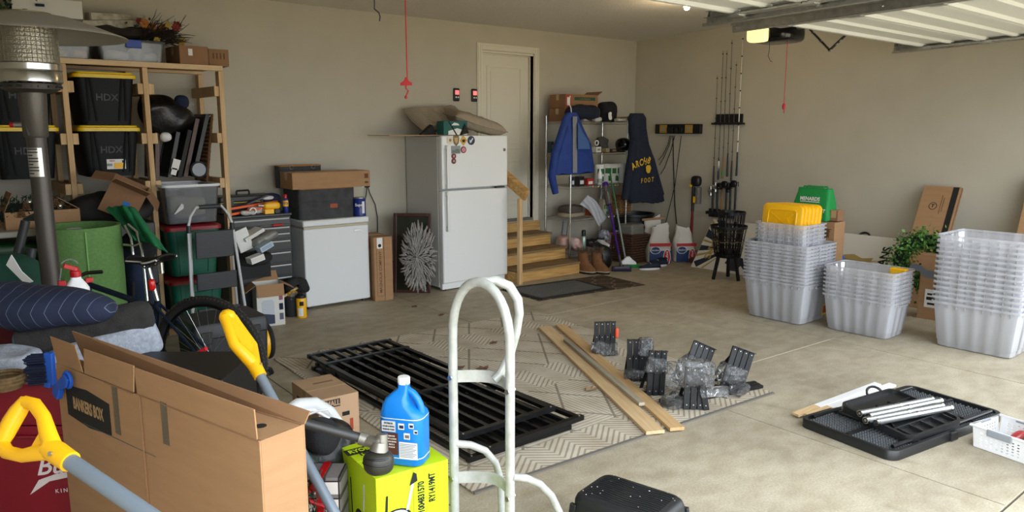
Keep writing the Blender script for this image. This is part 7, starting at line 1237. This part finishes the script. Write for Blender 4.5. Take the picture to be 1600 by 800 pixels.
b = B(); b.bb((-.07, -yl/2-.03, -.055), (0, yl/2+.03, -.03)); b.build('lip', m_rack, kr, smooth=0, bevel=.004)
for k in range(6): b = B(); b.torus((-.045, yl/2-.03-k*(yl-.06)/5, -.028), .02, .006, ZA, 14, 5); b.build('clip', m_rub, kr)
kr2 = T('rod_rack', 'black wall rack under the rod butts, lower bracket', 'rod rack', PX(1128, 333, 8.44)); yl2 = (PX(1109, 333, 8.44)-PX(1149, 333, 8.44)).y; b = B(); b.bb((-.09, -yl2/2, -.02), (0, yl2/2, .02)); b.bb((-.02, -yl2/2, -.06), (0, yl2/2, .05)); b.build('shelf', m_rack, kr2, smooth=0, bevel=.004)
rods = ((1121, 118, 1113, 330, 'shortest fishing rod, leftmost in the rack', 'grey'), (1130, 79, 1120, 330, 'fishing rod with white grip, second in the rack', 'white'), (1136, 79, 1127, 328, 'fishing rod with green float, third in the rack', 'green'), (1144, 62, 1134, 328, 'fishing rod with tall thin tip, fourth in the rack', 'grey'), (1151, 97, 1140, 328, 'fishing rod with short tip, fifth in the rack', 'grey'), (1161, 55, 1148, 328, 'long white-banded fishing rod, nearest the totes', 'big'))
for i, (x0, y0, x1, y1, lb_, kd) in enumerate(rods):
    a = rodpt(x0, y0); c = rodpt(x1, y1); t = T('fishing_rod', lb_, 'fishing rod', c, 0, 'fishing rods on the right wall'); d = a-c; f = lambda s: d*s; big = kd == 'big'
    b = B(); b.tube([f(.32), f(.7), f(1)], [.0075 if big else .0055, .0055 if big else .004, .0022], 6); b.build('blank', mat('rod_white', 'e8e4da', .4) if big else m_rod, t)
    b = B(); b.tube([f(0), f(.14)], .013, 10); b.tube([f(.2), f(.34)], [.013, .009], 10); b.build('grip', mat('grip_cork', '8a6a44', .8) if i == 2 else m_blk, t); 
    if kd == 'white': b = B(); b.tube([f(.2), f(.32)], .011, 8); b.build('white_grip', m_paper, t)
    if kd == 'green': b = B(); b.blob(f(.235+.0), (.016, .016, .04)); b.build('float', mat('float_green', '3c8a4a', .5), t)
    for k in range(7 if big else 5): s = .4+.58*k/(6 if big else 4); b = B(); b.torus(f(s)+V((-.014, 0, 0)), .011-.0012*k, .0018, d, 10, 4); b.cyl(f(s)-d.normalized()*.008, f(s)+d.normalized()*.008, .0085 if big else .0062, n=6); b.build('guide', m_ink, t)
    b = B(); rc_ = f(.155)+V((-.05, 0, 0)); 
    if i in (0, 1, 4): b.cyl(rc_+V((0, .025, 0)), rc_+V((0, -.03, 0)), .034, .028, 16); b.cyl(rc_+V((0, 0, -.06)), rc_+V((0, 0, .06)), .022, n=12); b.cyl(rc_+V((.0, 0, 0)), f(.155), .01, n=8); b.tube([rc_+V((0, -.03, 0)), rc_+V((-.03, -.06, .0)), rc_+V((-.03, -.085, 0))], .005, 6)
    else: b.blob(rc_, (.03, .045, .045), .7, .7); b.cyl(rc_, f(.155), .012, n=8); b.tube([rc_+V((0, -.04, 0)), rc_+V((-.01, -.075, .03)), rc_+V((-.01, -.075, -.03))], .005, 6)
    b.build('reel', m_chrome if i in (0, 1) else m_blkm, t)
# cornhole boards
m_cbw = mat('board_white', 'd0cdc4', .5); m_gold = mat('board_gold', 'a08a4e', .5); m_nav = mat('board_navy', '1d2634', .5)
def cornhole(label, y0, y1, xb, xt, hz, art=0):
    L_ = y0-y1; lean = math.atan2(xt-xb, hz); H_ = hz/cos(lean); t = T('cornhole_board', label, 'cornhole board', (xb, (y0+y1)/2, 0.004), 0, 'cornhole boards'); M = FM((0, 0, 0), -YA, V((sin(lean), 0, cos(lean)))); P = lambda x, y, z=0: M@V((x, y, z))
    R3 = M.to_3x3(); B().box(P(0, H_/2, -.008), (L_, H_, .014), R3).build('top', m_cbw, t, smooth=0)
    for (x, y, sx, sy) in ((0, .02, L_, .02), (0, H_-.02, L_, .02), (-L_/2+.01, H_/2, .02, H_-.06), (L_/2-.01, H_/2, .02, H_-.06)): B().box(P(x, y, -.05), (sx, sy, .07), R3).build('frame_board', m_wood, t, smooth=0)
    def pg(poly, m, k=0): N_ = M.copy(); N_.translation = P(0, 0, -.0005+.0006*k); B().prism(poly, N_, .0006).build('print', m, t, smooth=0)
    if art == 0:
        c = (-L_*.12, H_*.45)
        for i, (a0, a1, m_) in enumerate(((100, 106, m_nav), (112, 116, m_gold), (122, 134, m_nav), (138, 142, m_gold), (150, 163, m_nav), (168, 172, m_gold), (180, 191, m_nav), (197, 202, m_gold), (210, 222, m_nav), (228, 232, m_gold), (320, 330, m_nav), (338, 342, m_gold), (12, 15, m_gold))):
            pts = []
            for a in (a0, a1):
                dx, dy = cos(rad(a)), sin(rad(a)); ks = [k_ for k_ in ((L_/2-.005-c[0])/dx if dx > 0 else (-L_/2+.005-c[0])/dx if dx < 0 else 9, (H_-.005-c[1])/dy if dy > 0 else (.005-c[1])/dy if dy < 0 else 9) if k_ > 0]; k_ = min(ks); pts.append((c[0]+dx*k_, c[1]+dy*k_))
            s = [(c[0]+(p[0]-c[0])*.42, c[1]+(p[1]-c[1])*.42) for p in pts]; pg([s[0], pts[0], pts[1], s[1]], m_)
        pg([(-.12, .12), (-.1, .2), (.0, .24), (.1, .22), (.14, .14), (.1, .1), (.1, .03), (.0, .03), (-.05, .1)], m_nav, 1); text(t, 'TITANS', FM(P(-L_/2+.17, H_*.5, .001), M.to_3x3()@V((0, -1, 0)), M.to_3x3()@V((1, 0, 0))), .13, m_gold, bold=.03)
    else:
        pg([(-.36, .5), (-.33, .4), (-.1, .42), (.1, .46), (.2, .42), (.32, .44), (.28, .3), (.14, .34), (0, .33), (-.2, .34), (-.42, .36)], m_gold); pg([(L_/2-.1, H_-.01), (L_/2-.01, H_-.01), (L_/2-.01, H_-.04)], m_gold); pg([(L_/2-.14, .3), (L_/2-.01, .38), (L_/2-.01, .33)], m_nav); pg([(L_/2-.14, .2), (L_/2-.01, .22), (L_/2-.01, .17)], m_gold)
        text(t, 'TITANS', FM(P(L_/2-.13, H_*.55, .001), M.to_3x3()@V((0, 1, 0)), M.to_3x3()@V((-1, 0, 0))), .12, m_ink, bold=.03)
    b = B(); b.tube([P(L_*.1+.06*cos(rad(a)), H_+.0+.05*sin(rad(a)), -.04) for a in range(0, 181, 20)], .012, 6); b.build('handle', m_blk, t)
cornhole('white cornhole board with navy and gold rays behind the wire baskets', 5.9, 4.75, 7.9, 8.34, .58); cornhole('white cornhole board with black lettering behind the tote stacks', 4.6, 3.48, 7.95, 8.36, .58, 1)
# wire fire baskets
def wbasket(label, loc, r0, r1, h, legs, n=28):
    t = T('wire_planter', label, 'wire basket', loc, 0, 'black wire baskets by the right wall'); b = B()
    for k in range(n): a = 2*pi*k/n; b.bar(V((r0*cos(a), r0*sin(a), 0)), V((r1*cos(a), r1*sin(a), h)), .012, .004, (cos(a), sin(a), 0))
    b.build('uprights', m_blkm, t, smooth=0)
    b = B(); b.lathe([(r0*.98, -.005), (r0, .0), (r0*1.005, .03), (r0*.99, .03), (r0*.97, .004)], 32); b.build('bottom', m_blkm, t); b = B(); b.lathe([(r1, h-.02), (r1*1.03, h-.02), (r1*1.03, h+.01), (r1, h+.01), (r1, h-.02)], 32, cap=False); b.build('rim', m_blkm, t); b = B(); b.torus((0, 0, h*.3), r0+(r1-r0)*.3, .006, ZA, 32, 5); b.build('hoop', m_blkm, t); b = B(); rr_ = r0+(r1-r0)*.52; b.tube([V(((rr_+.006*cos(9*a))*cos(a), (rr_+.006*cos(9*a))*sin(a), h*.52+.006*sin(9*a))) for a in [2*pi*k/120 for k in range(120)]], .007, 5, True); b.build('rope_band', mat('rope_tan', '6b5a44', .9), t)
    for k in range(legs): a = 2*pi*k/3+.5; b = B(); b.bar(V((r0*.75*cos(a), r0*.75*sin(a), .0)), V((r0*1.1*cos(a), r0*1.1*sin(a), -loc.z+.002)), .03, .03); b.build('leg', m_blkm, t, smooth=0)
    return t
pb0 = V((7.55, 5.12, 0)); zb = PX(1135, 400, 7.55).z; wbasket('black wire basket on three legs with rope band, lower one', V((pb0.x, pb0.y, zb)), .15, .205, PX(1135, 354, 7.5).z-zb, 3); zb2 = PX(1140, 363, 7.55).z; wbasket('small black wire basket nested in the legged one', V((pb0.x+.0, pb0.y-.03, zb+.05)), .115, .155, PX(1137, 332, 7.5).z-zb-.05, 0, 24)
# ================================================================ clear tote stacks
def make_tote(name, label, L_, W_, h, m, group, cat='tote'):
    t = T(name, label, cat, (0, 0, -5), 0, group)
    def ring(f, k=1.0):
        sx = (W_*.80+(W_*.95-W_*.80)*f)*k; sy = (L_*.84+(L_*.96-L_*.84)*f)*k; pts = []
        for j, (x, y) in enumerate(rrect(sx, sy, .035, 2)): pts.append((x, y))
        out = []
        for i in range(len(pts)):
            a = V((*pts[i], 0)); b_ = V((*pts[(i+1) % len(pts)], 0)); out.append(a); L2 = (b_-a).length
            if L2 > .2*k:
                nrm = V((b_.y-a.y, -(b_.x-a.x), 0)).normalized(); nr = 5 if abs(b_.y-a.y) > abs(b_.x-a.x) else 3
                for r in range(nr):
                    for q, dd in ((-.06, 0), (-.045, .006), (.045, .006), (.06, 0)): f_ = (r+.5)/nr+q/nr*4; out.append(a+(b_-a)*f_+nrm*dd*.35)
        return out
    rings = [[V((p.x, p.y, h*f)) for p in ring(f, k)] for f, k in ((0, .97), (.02, 1), (.13, 1), (.14, 1.012), (.945, 1.012))]; rings += [[V((p.x, p.y, h*z)) for p in ring(1, k)] for k, z in ((1.02, .945), (1.055, .948), (1.055, 1), (1.03, 1), (1.025, .95))]
    B().loft(rings, True, False).build('body', m, t, smooth=35)
    b = B()
    for k in range(-4, 5):
        for s_ in (-1, 1): b.bb((s_*W_*.475, k*L_*.1-.0012, h*.87), (s_*W_*.498, k*L_*.1+.0015, h*.95))
    for k in range(-3, 4):
        for s_ in (-1, 1): b.bb((k*W_*.11-.0012, s_*L_*.48, h*.87), (k*W_*.11+.0015, s_*L_*.5, h*.95))
    stuff(b.build('rim_webs', m, t, smooth=0))
    for s_ in (-1, 1): B().bb((-.07, s_*(L_*.5)-.012, h*.86), (.07, s_*(L_*.5)+.012, h*.9)).build('grip', m, t, smooth=0)
    return t
def stack(proto, x, y, zs, labels, rz=0):
    for i, z in enumerate(zs):
        if i == 0 and not proto.get('used'): o = proto; o['used'] = 1; o.location = (x, y, z); o.rotation_euler = (0, 0, rz); o['label'] = labels(i)
        else: o = copy_tree(proto, (x, y, z), rz, labels(i))
    return o
ords = ['lowest', 'second from the floor', 'third from the floor', 'fourth from the floor', 'fifth from the floor', 'sixth from the floor', 'seventh from the floor', 'eighth from the floor', 'ninth from the floor', 'tenth from the floor', 'eleventh from the floor', 'twelfth from the floor', 'thirteenth from the floor', 'topmost']
ord_ = lambda i, n: 'topmost' if i == n-1 else ords[i]
TA = make_tote('clear_tote', '', .64, .54, .375, m_clear, 'nested clear totes'); del TA['label']
stack(TA, 6.43, 3.69, [.004+.0315*i for i in range(12)], lambda i: 'clear tote, %s in the stack under the yellow lids' % ord_(i, 12))
TB = make_tote('clear_tote', '', .62, .40, .32, m_clear, 'nested clear totes')
stack(TB, 6.48, 2.97, [.004+.036*i for i in range(8)], lambda i: 'clear tote, %s in the short middle stack by the wreath' % ord_(i, 8))
stack(TA, 6.72, 2.12, [.004+.0415*i for i in range(14)], lambda i: 'clear tote, %s in the tallest stack at the frame edge' % ord_(i, 14))
TS = make_tote('small_clear_tote', '', .5, .42, .28, m_clear, 'small clear totes on the big stack')
stack(TS, 6.44, 3.70, [.476+.036*i for i in range(5)], lambda i: 'small clear tote, %s of five on the stack by the wire baskets' % ('lowest', 'second up', 'middle one', 'second from top', 'topmost')[i])
st_k = T('tote_sticker', 'yellow and red sticker near the floor on the big stack under the yellow lids', 'sticker', (6.6, 3.405, .1)); decal(st_k, FM((0, 0, 0), XA, V((0, -.1, 1))), .1, .11, mat('sticker_yellow', 'd8c060', .5), 'label'); decal(st_k, FM((0, -.0015, .0), XA, V((0, -.1, 1))), .06, .07, mat('sticker_red', 'a8402c', .5), 'print')
# yellow lids standing on edge in the small tote
for k in range(6):
    t = T('yellow_tote_cover', ['yellow tote lid standing on edge, foremost with embossed panel'] [0] if k == 0 else 'yellow tote lid on edge, %s behind the embossed one' % ('first', 'second', 'third', 'fourth', 'last')[k-1], 'lid', (6.33+.034*k, 3.74-.016*k, .745), 0, 'yellow lids in the small tote', (0, rad(6), 0))
    R0 = rrect(.4, .32, .05, 5); Mk = FM((0, 0, .165), -YA, ZA); b = B(); b.loft([[Mk@V((x*kk, y*kk, z)) for x, y in R0] for kk, z in ((.96, .014), (1, .008), (1.0, -.016), (.97, -.016))]); b.build('rim', m_yel, t, smooth=40)
    if k == 0:
        b = B(); b.loft([[Mk@V((x*kk, y*kk, z)) for x, y in rrect(.3, .22, .03, 4)] for kk, z in ((1.02, .014), (.98, .02), (.9, .02), (.88, .0145))]); b.build('embossed_frame', m_yel, t, smooth=40); b = B(); b.bar(Mk@V((-.11, -.07, .016)), Mk@V((.11, .07, .016)), .012, .008, (-1, 0, 0)); b.bar(Mk@V((-.11, .07, .016)), Mk@V((.11, -.07, .016)), .012, .008, (-1, 0, 0)); b.build('embossed_cross', m_yel, t, smooth=0)
        for s_ in (-1, 1): b = B(); b.prism([(s_*.06-.035, -.03), (s_*.06+.035, -.03), (s_*.06, .03)], FM(Mk@V((0, 0, .015)), -YA, ZA), .005); b.build('embossed_wedge', m_yel, t, smooth=0)
p = G(1414, 424, .6); t = T('yellow_tote_cover', 'yellow lid edge poking from the short tote stack, near the wreath', 'lid', (6.56, 2.75, .3)); B().bb((-.03, -.07, 0), (.03, .07, .285)).build('rim', m_yel, t, smooth=0, bevel=.012); B().bb((-.034, -.045, .1), (-.029, .045, .25)).build('embossed_panel', mat('yellow_pale', 'e8c24a', .4), t, smooth=0, bevel=.002)
# green shopping bag on a carton behind
kb = cbox('brown carton behind the first tote stack carrying the green bag', (7.03, 3.80, 0), (.2, .54, .865), 0, m_card); decal(kb, FM((-.1012, -.19, .76), -YA, ZA), .06, .08, m_inkbr, 'print'); b = B(); b.prism(circ(.03), FM((-.1012, -.19, .6), -YA, ZA), .0006); b.build('print', m_inkbr, kb); 
for k in range(3): decal(kb, FM((-.1012, -.19+.0*k, .80-.02*k), -YA, ZA), .1-.02*k, .008, m_inkbr, 'print', .0006)
kc = cbox('small brown carton beside the green bag on the big carton', (7.04, 3.575, .877), (.12, .085, .1), 0, m_card2)
m_gbag = mat('green_bag', '0c8a3f', .7, bump=.15, bscale=60); gb = T('green_tote_bag', 'bright green shopping bag with white print, standing behind the yellow lids', 'bag', (7.03, 3.80, .878)); rings = []
for f, k, ky in ((0, 1.0, 1.05), (.05, 1, 1.08), (.5, .92, 1.02), (.85, .84, .96), (1, .78, .9)): rings.append([V((x*(.6 if f > .8 else 1), y*ky, .3*f))+noise.noise_vector(V((x*11, y*11, f*3)))*.012 for x, y in rrect(.2*k, .36, .03, 5)])
inn = [[V((p.x*.93, p.y*.96, p.z)) for p in rings[-1]], [V((p.x*.9, p.y*.95, .05)) for p in rings[0]]]; B().loft(rings+inn, True, True).build('body', m_gbag, gb, smooth=50)
for s_ in (-1, 1): b = B(); b.tube([V((s_*.03, -.12, .285)), V((s_*.035, -.1, .315)), V((s_*.035, .0, .312)), V((s_*.035, .1, .315)), V((s_*.03, .12, .285))], .009, 6); b.build('handle', m_gbag, gb)
text(gb, 'MENARDS', FM((-.1, .0, .2), -YA, (.2, 0, 1)), .05, m_paper, bold=.03, sx=.9); decal(gb, FM((-.098, 0, .172), -YA, (.2, 0, 1)), .2, .008, m_paper, 'print'); text(gb, 'EVENT', FM((-.106, -.1, .09), -YA, (.1, 0, 1)), .045, m_paper, bold=.03)
ko = cbox('open brown carton between the two near tote stacks', (7.32, 3.62, 0), (.28, .34, .45), rad(-4), m_card, top=False); flap(ko, (-.14, -.17, .45), (.14, -.17, .45), .11, (0, -.9, .15)); flap(ko, (-.14, .17, .45), (-.14, -.17, .45), .1, (-.8, 0, .1)); tag(B().box((0, 0, 0), (.12, .15, .12)).build('blue_carton', m_blue, smooth=0, bevel=.004), 'blue carton inside the open carton between tote stacks', 'box').location = (7.28, 3.69, .44); tag(B().bb((7.21, 3.5, .006), (7.42, 3.76, .378)).build('filler_carton', m_cardp, smooth=0), 'plain carton packed below the blue one', 'box')
# wreath, labelled carton, long flat cartons
kl = cbox('tall brown carton with a white label in front of the boxwood wreath', (7.43, 2.72, 0), (.16, .34, .6), rad(4), m_card); decal(kl, FM((-.081, .05, .2), -YA, ZA), .13, .17, m_paper, 'label')
for k, (x, z, s_, h_) in enumerate(((.0, .24, .09, .018), (.0, .2, .1, .03), (0, .15, .08, .02))): decal(kl, FM((-.0825, .05+x, z), -YA, ZA), s_, h_, m_ink, 'label_print', .0006)
bw = T('boxwood_wreath', 'round green boxwood wreath leaning behind the labelled carton', 'wreath', (7.56, 2.96, .5)); b = B(); random.seed(17); wn = V((-.95, -.1, .25)).normalized(); wu = V((0, 1, 0)); wv_ = wn.cross(wu)
for k in range(2600):
    a = random.uniform(0, 2*pi); rr2 = .2+random.gauss(0, .058); c = wu*cos(a)*rr2+wv_*sin(a)*rr2+wn*random.gauss(.03, .045); d = (wu*cos(a)+wv_*sin(a)).normalized()*random.uniform(-.3, 1)+wn*random.uniform(-.1, 1)+V([random.uniform(-.7, .7) for _ in range(3)]); d.normalize(); L_ = random.uniform(.026, .044); e = d.cross(V((random.uniform(-1, 1), random.uniform(-1, 1), random.uniform(-1, 1)))).normalized()*L_*.36
    b.k = k % 2; b.add([c, c+d*L_*.5+e, c+d*L_, c+d*L_*.5-e], [(0, 1, 2, 3)])
stuff(b.build('leaves', [mat('boxwood', '3c6a2a', .6), mat('boxwood_light', '5f8f3c', .6)], bw, smooth=0)); b = B(); b.torus((0, 0, 0), .2, .062, wn, 32, 8); b.build('ring', mat('faux_dark', '122016', .9), bw)
b = B(); b.loft([[PX(x, y, 7.3)-bw.location, PX(x2, y2, 7.3)-bw.location, PX(x2, y2, 7.31)-bw.location, PX(x, y, 7.31)-bw.location] for x, y, x2, y2 in ((1424, 412, 1420, 420), (1438, 414, 1436, 424), (1448, 422, 1446, 434), (1460, 424, 1460, 436))]); b.build('ribbon', mat('ribbon_grey', '6f7480', .5), bw)
def leanbox(label, y0, y1, xb, xt, h, logo):
    lean = math.atan2(xt-xb, h); H_ = h/cos(lean); W_ = y0-y1; t = T('flat_carton', label, 'box', (xb, (y0+y1)/2, .004), 0, 'long flat cartons leaning on the right wall', (0, lean, 0)); B().bb((0, -W_/2, 0), (.07, W_/2, H_)).build('body', m_card, t, smooth=0, bevel=.003); return t, H_, W_
t, H_, W_ = leanbox('long flat brown carton with a black side stripe leaning on the right wall', 3.3, 2.95, 7.75, 8.3, 1.17, 0); decal(t, FM((-.0008, -W_/2+.04, H_/2), -YA, ZA), .055, H_-.01, m_ink, 'black_stripe', .001); b = B(); b.prism(circ(.04, 24)+circ(.04, 1), FM((-.0005, .04, H_-.22), -YA, ZA), .0008); b.build('logo_ring', m_ink, t); b = B(); b.prism(circ(.033, 24), FM((-.0015, .04, H_-.22), -YA, ZA), .0006); b.build('logo_disc', m_card, t); text(t, 'T', FM((-.0024, .04, H_-.22), -YA, ZA), .05, m_ink, bold=.03)
for k in range(2): decal(t, FM((-.0008, -.03-.02*k, H_-.2), -YA, ZA), .006, .2-.05*k, m_inkbr, 'print', .0006)
b = B(); b.bb((.02, -W_/2-.006, 0), (.045, -W_/2-.001, H_)); b.build('edge_panel', m_card2, t, smooth=0)
t, H_, W_ = leanbox('long flat brown carton leaning on the right wall above the tallest totes', 2.37, 1.95, 7.8, 8.3, 1.3, 1); decal(t, FM((-.0008, W_/2-.1, H_-.26), FM((0, 0, 0), -YA, ZA).to_3x3()@V((.8, .6, 0)), FM((0, 0, 0), -YA, ZA).to_3x3()@V((-.6, .8, 0))), .07, .05, m_paper, 'label'); text(t, 'JACK', FM((-.0012, W_/2-.15, H_-.83), YA, -ZA), .08, m_ink, bold=.03)
# ================================================================ folded table, legs, boards, basket
m_ft = mat('table_black', '1c1d1e', .38, bump=.08, bscale=160); a, b1_, c, d = V((4.04, 2.2, 0)), V((3.93, 1.61, 0)), V((5.05, 1.43, 0)), V((5.22, 2.04, 0)); ce = (a+b1_+c+d)/4; fx = ((c-b1_)+(d-a)).normalized(); rz = math.atan2(fx.y, fx.x); LX, LY = 1.13, .6
ft = T('folding_table', 'black folding table lying upside down on the concrete at the front', 'table', (ce.x, ce.y, 0), rz)
R0 = rrect(LX, LY, .06, 5); b = B(); b.loft([[V((x, y, z)) for x, y in R0] for z in (.002, .05)]+[[V((x*k, y*(1-(1-k)*2), z)) for x, y in R0] for k, z in ((.995, .055), (.965, .055), (.96, .03))]); b.build('shell', m_ft, ft, smooth=40)
b = B()
for i in range(46):
    for j in range(22):
        x = -LX/2+.045+(LX-.09)*i/45+(.012 if j % 2 else 0); y = -LY/2+.045+(LY-.09)*j/21
        if abs(x) < LX/2-.035: b.cyl((x, y, .028), (x, y, .042), .0085, .006, 6)
stuff(b.build('honeycomb', mat('table_cell', '5a5d60', .4), ft, smooth=0))
for p0_, p1_ in (((-.53, .0, .045), (.53, .0, .045)), ((-.28, -.28, .045), (-.28, .28, .045)), ((.0, -.28, .045), (.0, .28, .045)), ((.28, -.28, .045), (.28, .28, .045))): B().bar(p0_, p1_, .022, .014).build('rib', m_ft, ft, smooth=0)
for y in (-.25, .25): b = B(); b.tube([(-.5, y, .06), (.1, y, .06), (.5, y, .06)], .011, 8); b.build('leg_tube', m_blkm, ft)
for y in (-.3, .3): B().box((.0, y, .03), (.07, .03, .05)).build('hinge', m_ft, ft, smooth=0, bevel=.005)
pp = [G(1305, 632, .12), G(1413, 607, .14), G(1492, 655, .085), G(1420, 690, .075)]; st2 = T('side_table_top', 'smaller black plastic table top lying tilted on the folding table', 'table top', sum(pp, V())/4); u_ = ((pp[1]-pp[0])+(pp[2]-pp[3])).normalized(); v_ = ((pp[0]-pp[3])+(pp[1]-pp[2])).normalized(); w_ = u_.cross(v_).normalized(); v_ = w_.cross(u_); S_ = Matrix((u_, v_, w_)).transposed(); sx, sy = .5, .46
b = B(); R0 = rrect(sx, sy, .05, 5); b.loft([[S_@V((x, y, z)) for x, y in R0] for z in (-.03, .01)]+[[S_@V((x*k, y*k, z)) for x, y in R0] for k, z in ((.94, .012), (.93, -.01))]); b.build('shell', m_ft, st2, smooth=40)
for k in range(5): B().box(S_@V((-.2+.1*k, -sy*.36, .0)), (.008, .08, .016), S_).build('rib', m_ft, st2, smooth=0)
for y in (-.26, .2, .05): B().box(S_@V((0, y*sy, .0)), (sx*.9, .008, .018), S_).build('rib', m_ft, st2, smooth=0)
for k in (-1, 1): B().bar(S_@V((k*.2, -.1, .0)), S_@V((k*.05, .12, .0)), .008, .016, w_).build('rib', m_ft, st2, smooth=0)
b = B(); b.tube([*[S_@V((.085+.065*cos(rad(a_)), sy*(.5+.08*sin(rad(a_))), .03*sin(rad(a_)))) for a_ in range(180, -1, -20)]], .008, 6); b.build('carry_handle', m_blk, st2)
m_leg = mat('silver_tube', 'a9abac', .3, metal=.8)
for i, (x0, y0, x1, y1, lb_) in enumerate(((1343, 646, 1456, 624, 'silver table leg tube, furthest back of the four'), (1357, 650, 1470, 626, 'silver table leg tube, second from the back'), (1352, 657, 1472, 634, 'silver table leg tube, third from the back'), (1368, 660, 1486, 637, 'silver table leg tube, nearest the camera'))):
    p0_ = G(x0, y0, .145-.008*i); p1_ = G(x1, y1, .145-.008*i); t = T('table_leg_tube', lb_, 'table leg', p0_, 0, 'silver leg tubes on the table top'); d = p1_-p0_; b = B(); b.tube([d*.03, d*.97], .0175, 14); b.build('tube', m_leg, t); 
    for f in (0, .52, .97): b = B(); b.tube([d*f, d*(f+.03)], .02, 12); b.build('collar', m_chrome, t)
    b = B(); b.torus(d*-.002, .012, .003, d, 14, 5); b.build('end_plug', m_blkm, t)
for i, (x0, y0, x1, y1, z, lb_, m_) in enumerate(((1243, 648, 1372, 600, .11, 'white narrow board with raw wooden end, back one beside the folding table', m_whitep), (1262, 650, 1395, 601, .085, 'white narrow board with raw end, front one beside the folding table', m_whitep), (1268, 655, 1380, 612, .07, 'thin grey-white strip under the white boards', m_paper))):
    p0_ = G(x0, y0, .02+.012*(i == 1)); p1_ = G(x1, y1, z+.012*i); d = p1_-p0_; t = T('white_board', lb_, 'board', p0_, 0, 'white boards beside the folding table'); B().bar(d*.25, d, .05 if i < 2 else .04, .016).build('painted_length', m_, t, smooth=0, bevel=.002); B().bar(d*0, d*.25, .05 if i < 2 else .04, .0158).build('raw_end', m_woodx if i < 2 else m_paper, t, smooth=0)
# white perforated basket
bk = T('white_basket', 'white perforated plastic basket with grey grips at the right edge', 'basket', (4.62, 1.26, 0), rad(-10)); bw_, bl_, bh_ = .3, .28, .125
def perf(b, O, U, W_, nu, nv, u0=.1, u1=.9, v0=.12, v1=.82, hf=.45):
    O, U, W_ = V(O), V(U), V(W_); P = lambda u, v: O+U*u+W_*v; us = [0]+[u0+(u1-u0)*i/nu for i in range(nu+1)]+[1]; vs = [0]+[v0+(v1-v0)*j/nv for j in range(nv+1)]+[1]
    for i in range(len(us)-1):
        for j in range(len(vs)-1):
            a_, c_, e_, g_ = us[i], us[i+1], vs[j], vs[j+1]
            if 0 < i < len(us)-2 and 0 < j < len(vs)-2:
                mu, mv = (c_-a_)*(1-hf)/2, (g_-e_)*(1-hf)/2; o_ = [P(a_, e_), P(c_, e_), P(c_, g_), P(a_, g_)]; i_ = [P(a_+mu, e_+mv), P(c_-mu, e_+mv), P(c_-mu, g_-mv), P(a_+mu, g_-mv)]; b.add(o_+i_, [(0, 1, 5, 4), (1, 2, 6, 5), (2, 3, 7, 6), (3, 0, 4, 7)])
            else: b.add([P(a_, e_), P(c_, e_), P(c_, g_), P(a_, g_)], [(0, 1, 2, 3)])
k = .9; A0 = [V((sx*bl_/2*k, sy*bw_/2*k, .004)) for sx, sy in ((-1, -1), (1, -1), (1, 1), (-1, 1))]; A1 = [V((sx*bl_/2, sy*bw_/2, bh_)) for sx, sy in ((-1, -1), (1, -1), (1, 1), (-1, 1))]; b = B()
for i in range(4):
    j = (i+1) % 4; perf(b, A0[i], A0[j]-A0[i], (A1[i]+A1[j]-A0[i]-A0[j])/2, 8, 5)
b.add(A0, [(0, 1, 2, 3)]); b.build('walls', m_whitep, bk, smooth=0, solid=.004); b = B(); b.tube([p*1.02 for p in A1], .008, 6, True); b.build('rim', m_whitep, bk)
for i in (0, 2): b = B(); c_ = (A1[i]+A1[(i+1) % 4])/2; b.box(c_+V((0, -.004 if i == 0 else .004, -.012)), (.11, .014, .034)); b.build('grip', mat('grip_grey', '8f959c', .5), bk, smooth=0, bevel=.006)
for i in (1, 3): b = B(); c_ = (A1[i]+A1[(i+1) % 4])/2; b.box(c_+V((-.004 if i == 3 else .004, 0, -.012)), (.014, .13, .04)); b.build('grip', mat('grip_grey', '8f959c', .5), bk, smooth=0, bevel=.006)
rt_ = T('red_staple_tool', 'red and black hand tool lying in the white basket', 'tool', (4.65, 1.25, .075)); b = B(); b.blob((0, 0, 0), (.1, .025, .02), .7, .8); b.build('body', m_red, rt_); b = B(); b.blob((.0, 0, -.03), (.09, .04, .025), .6, .7); b.build('base', m_blk, rt_)
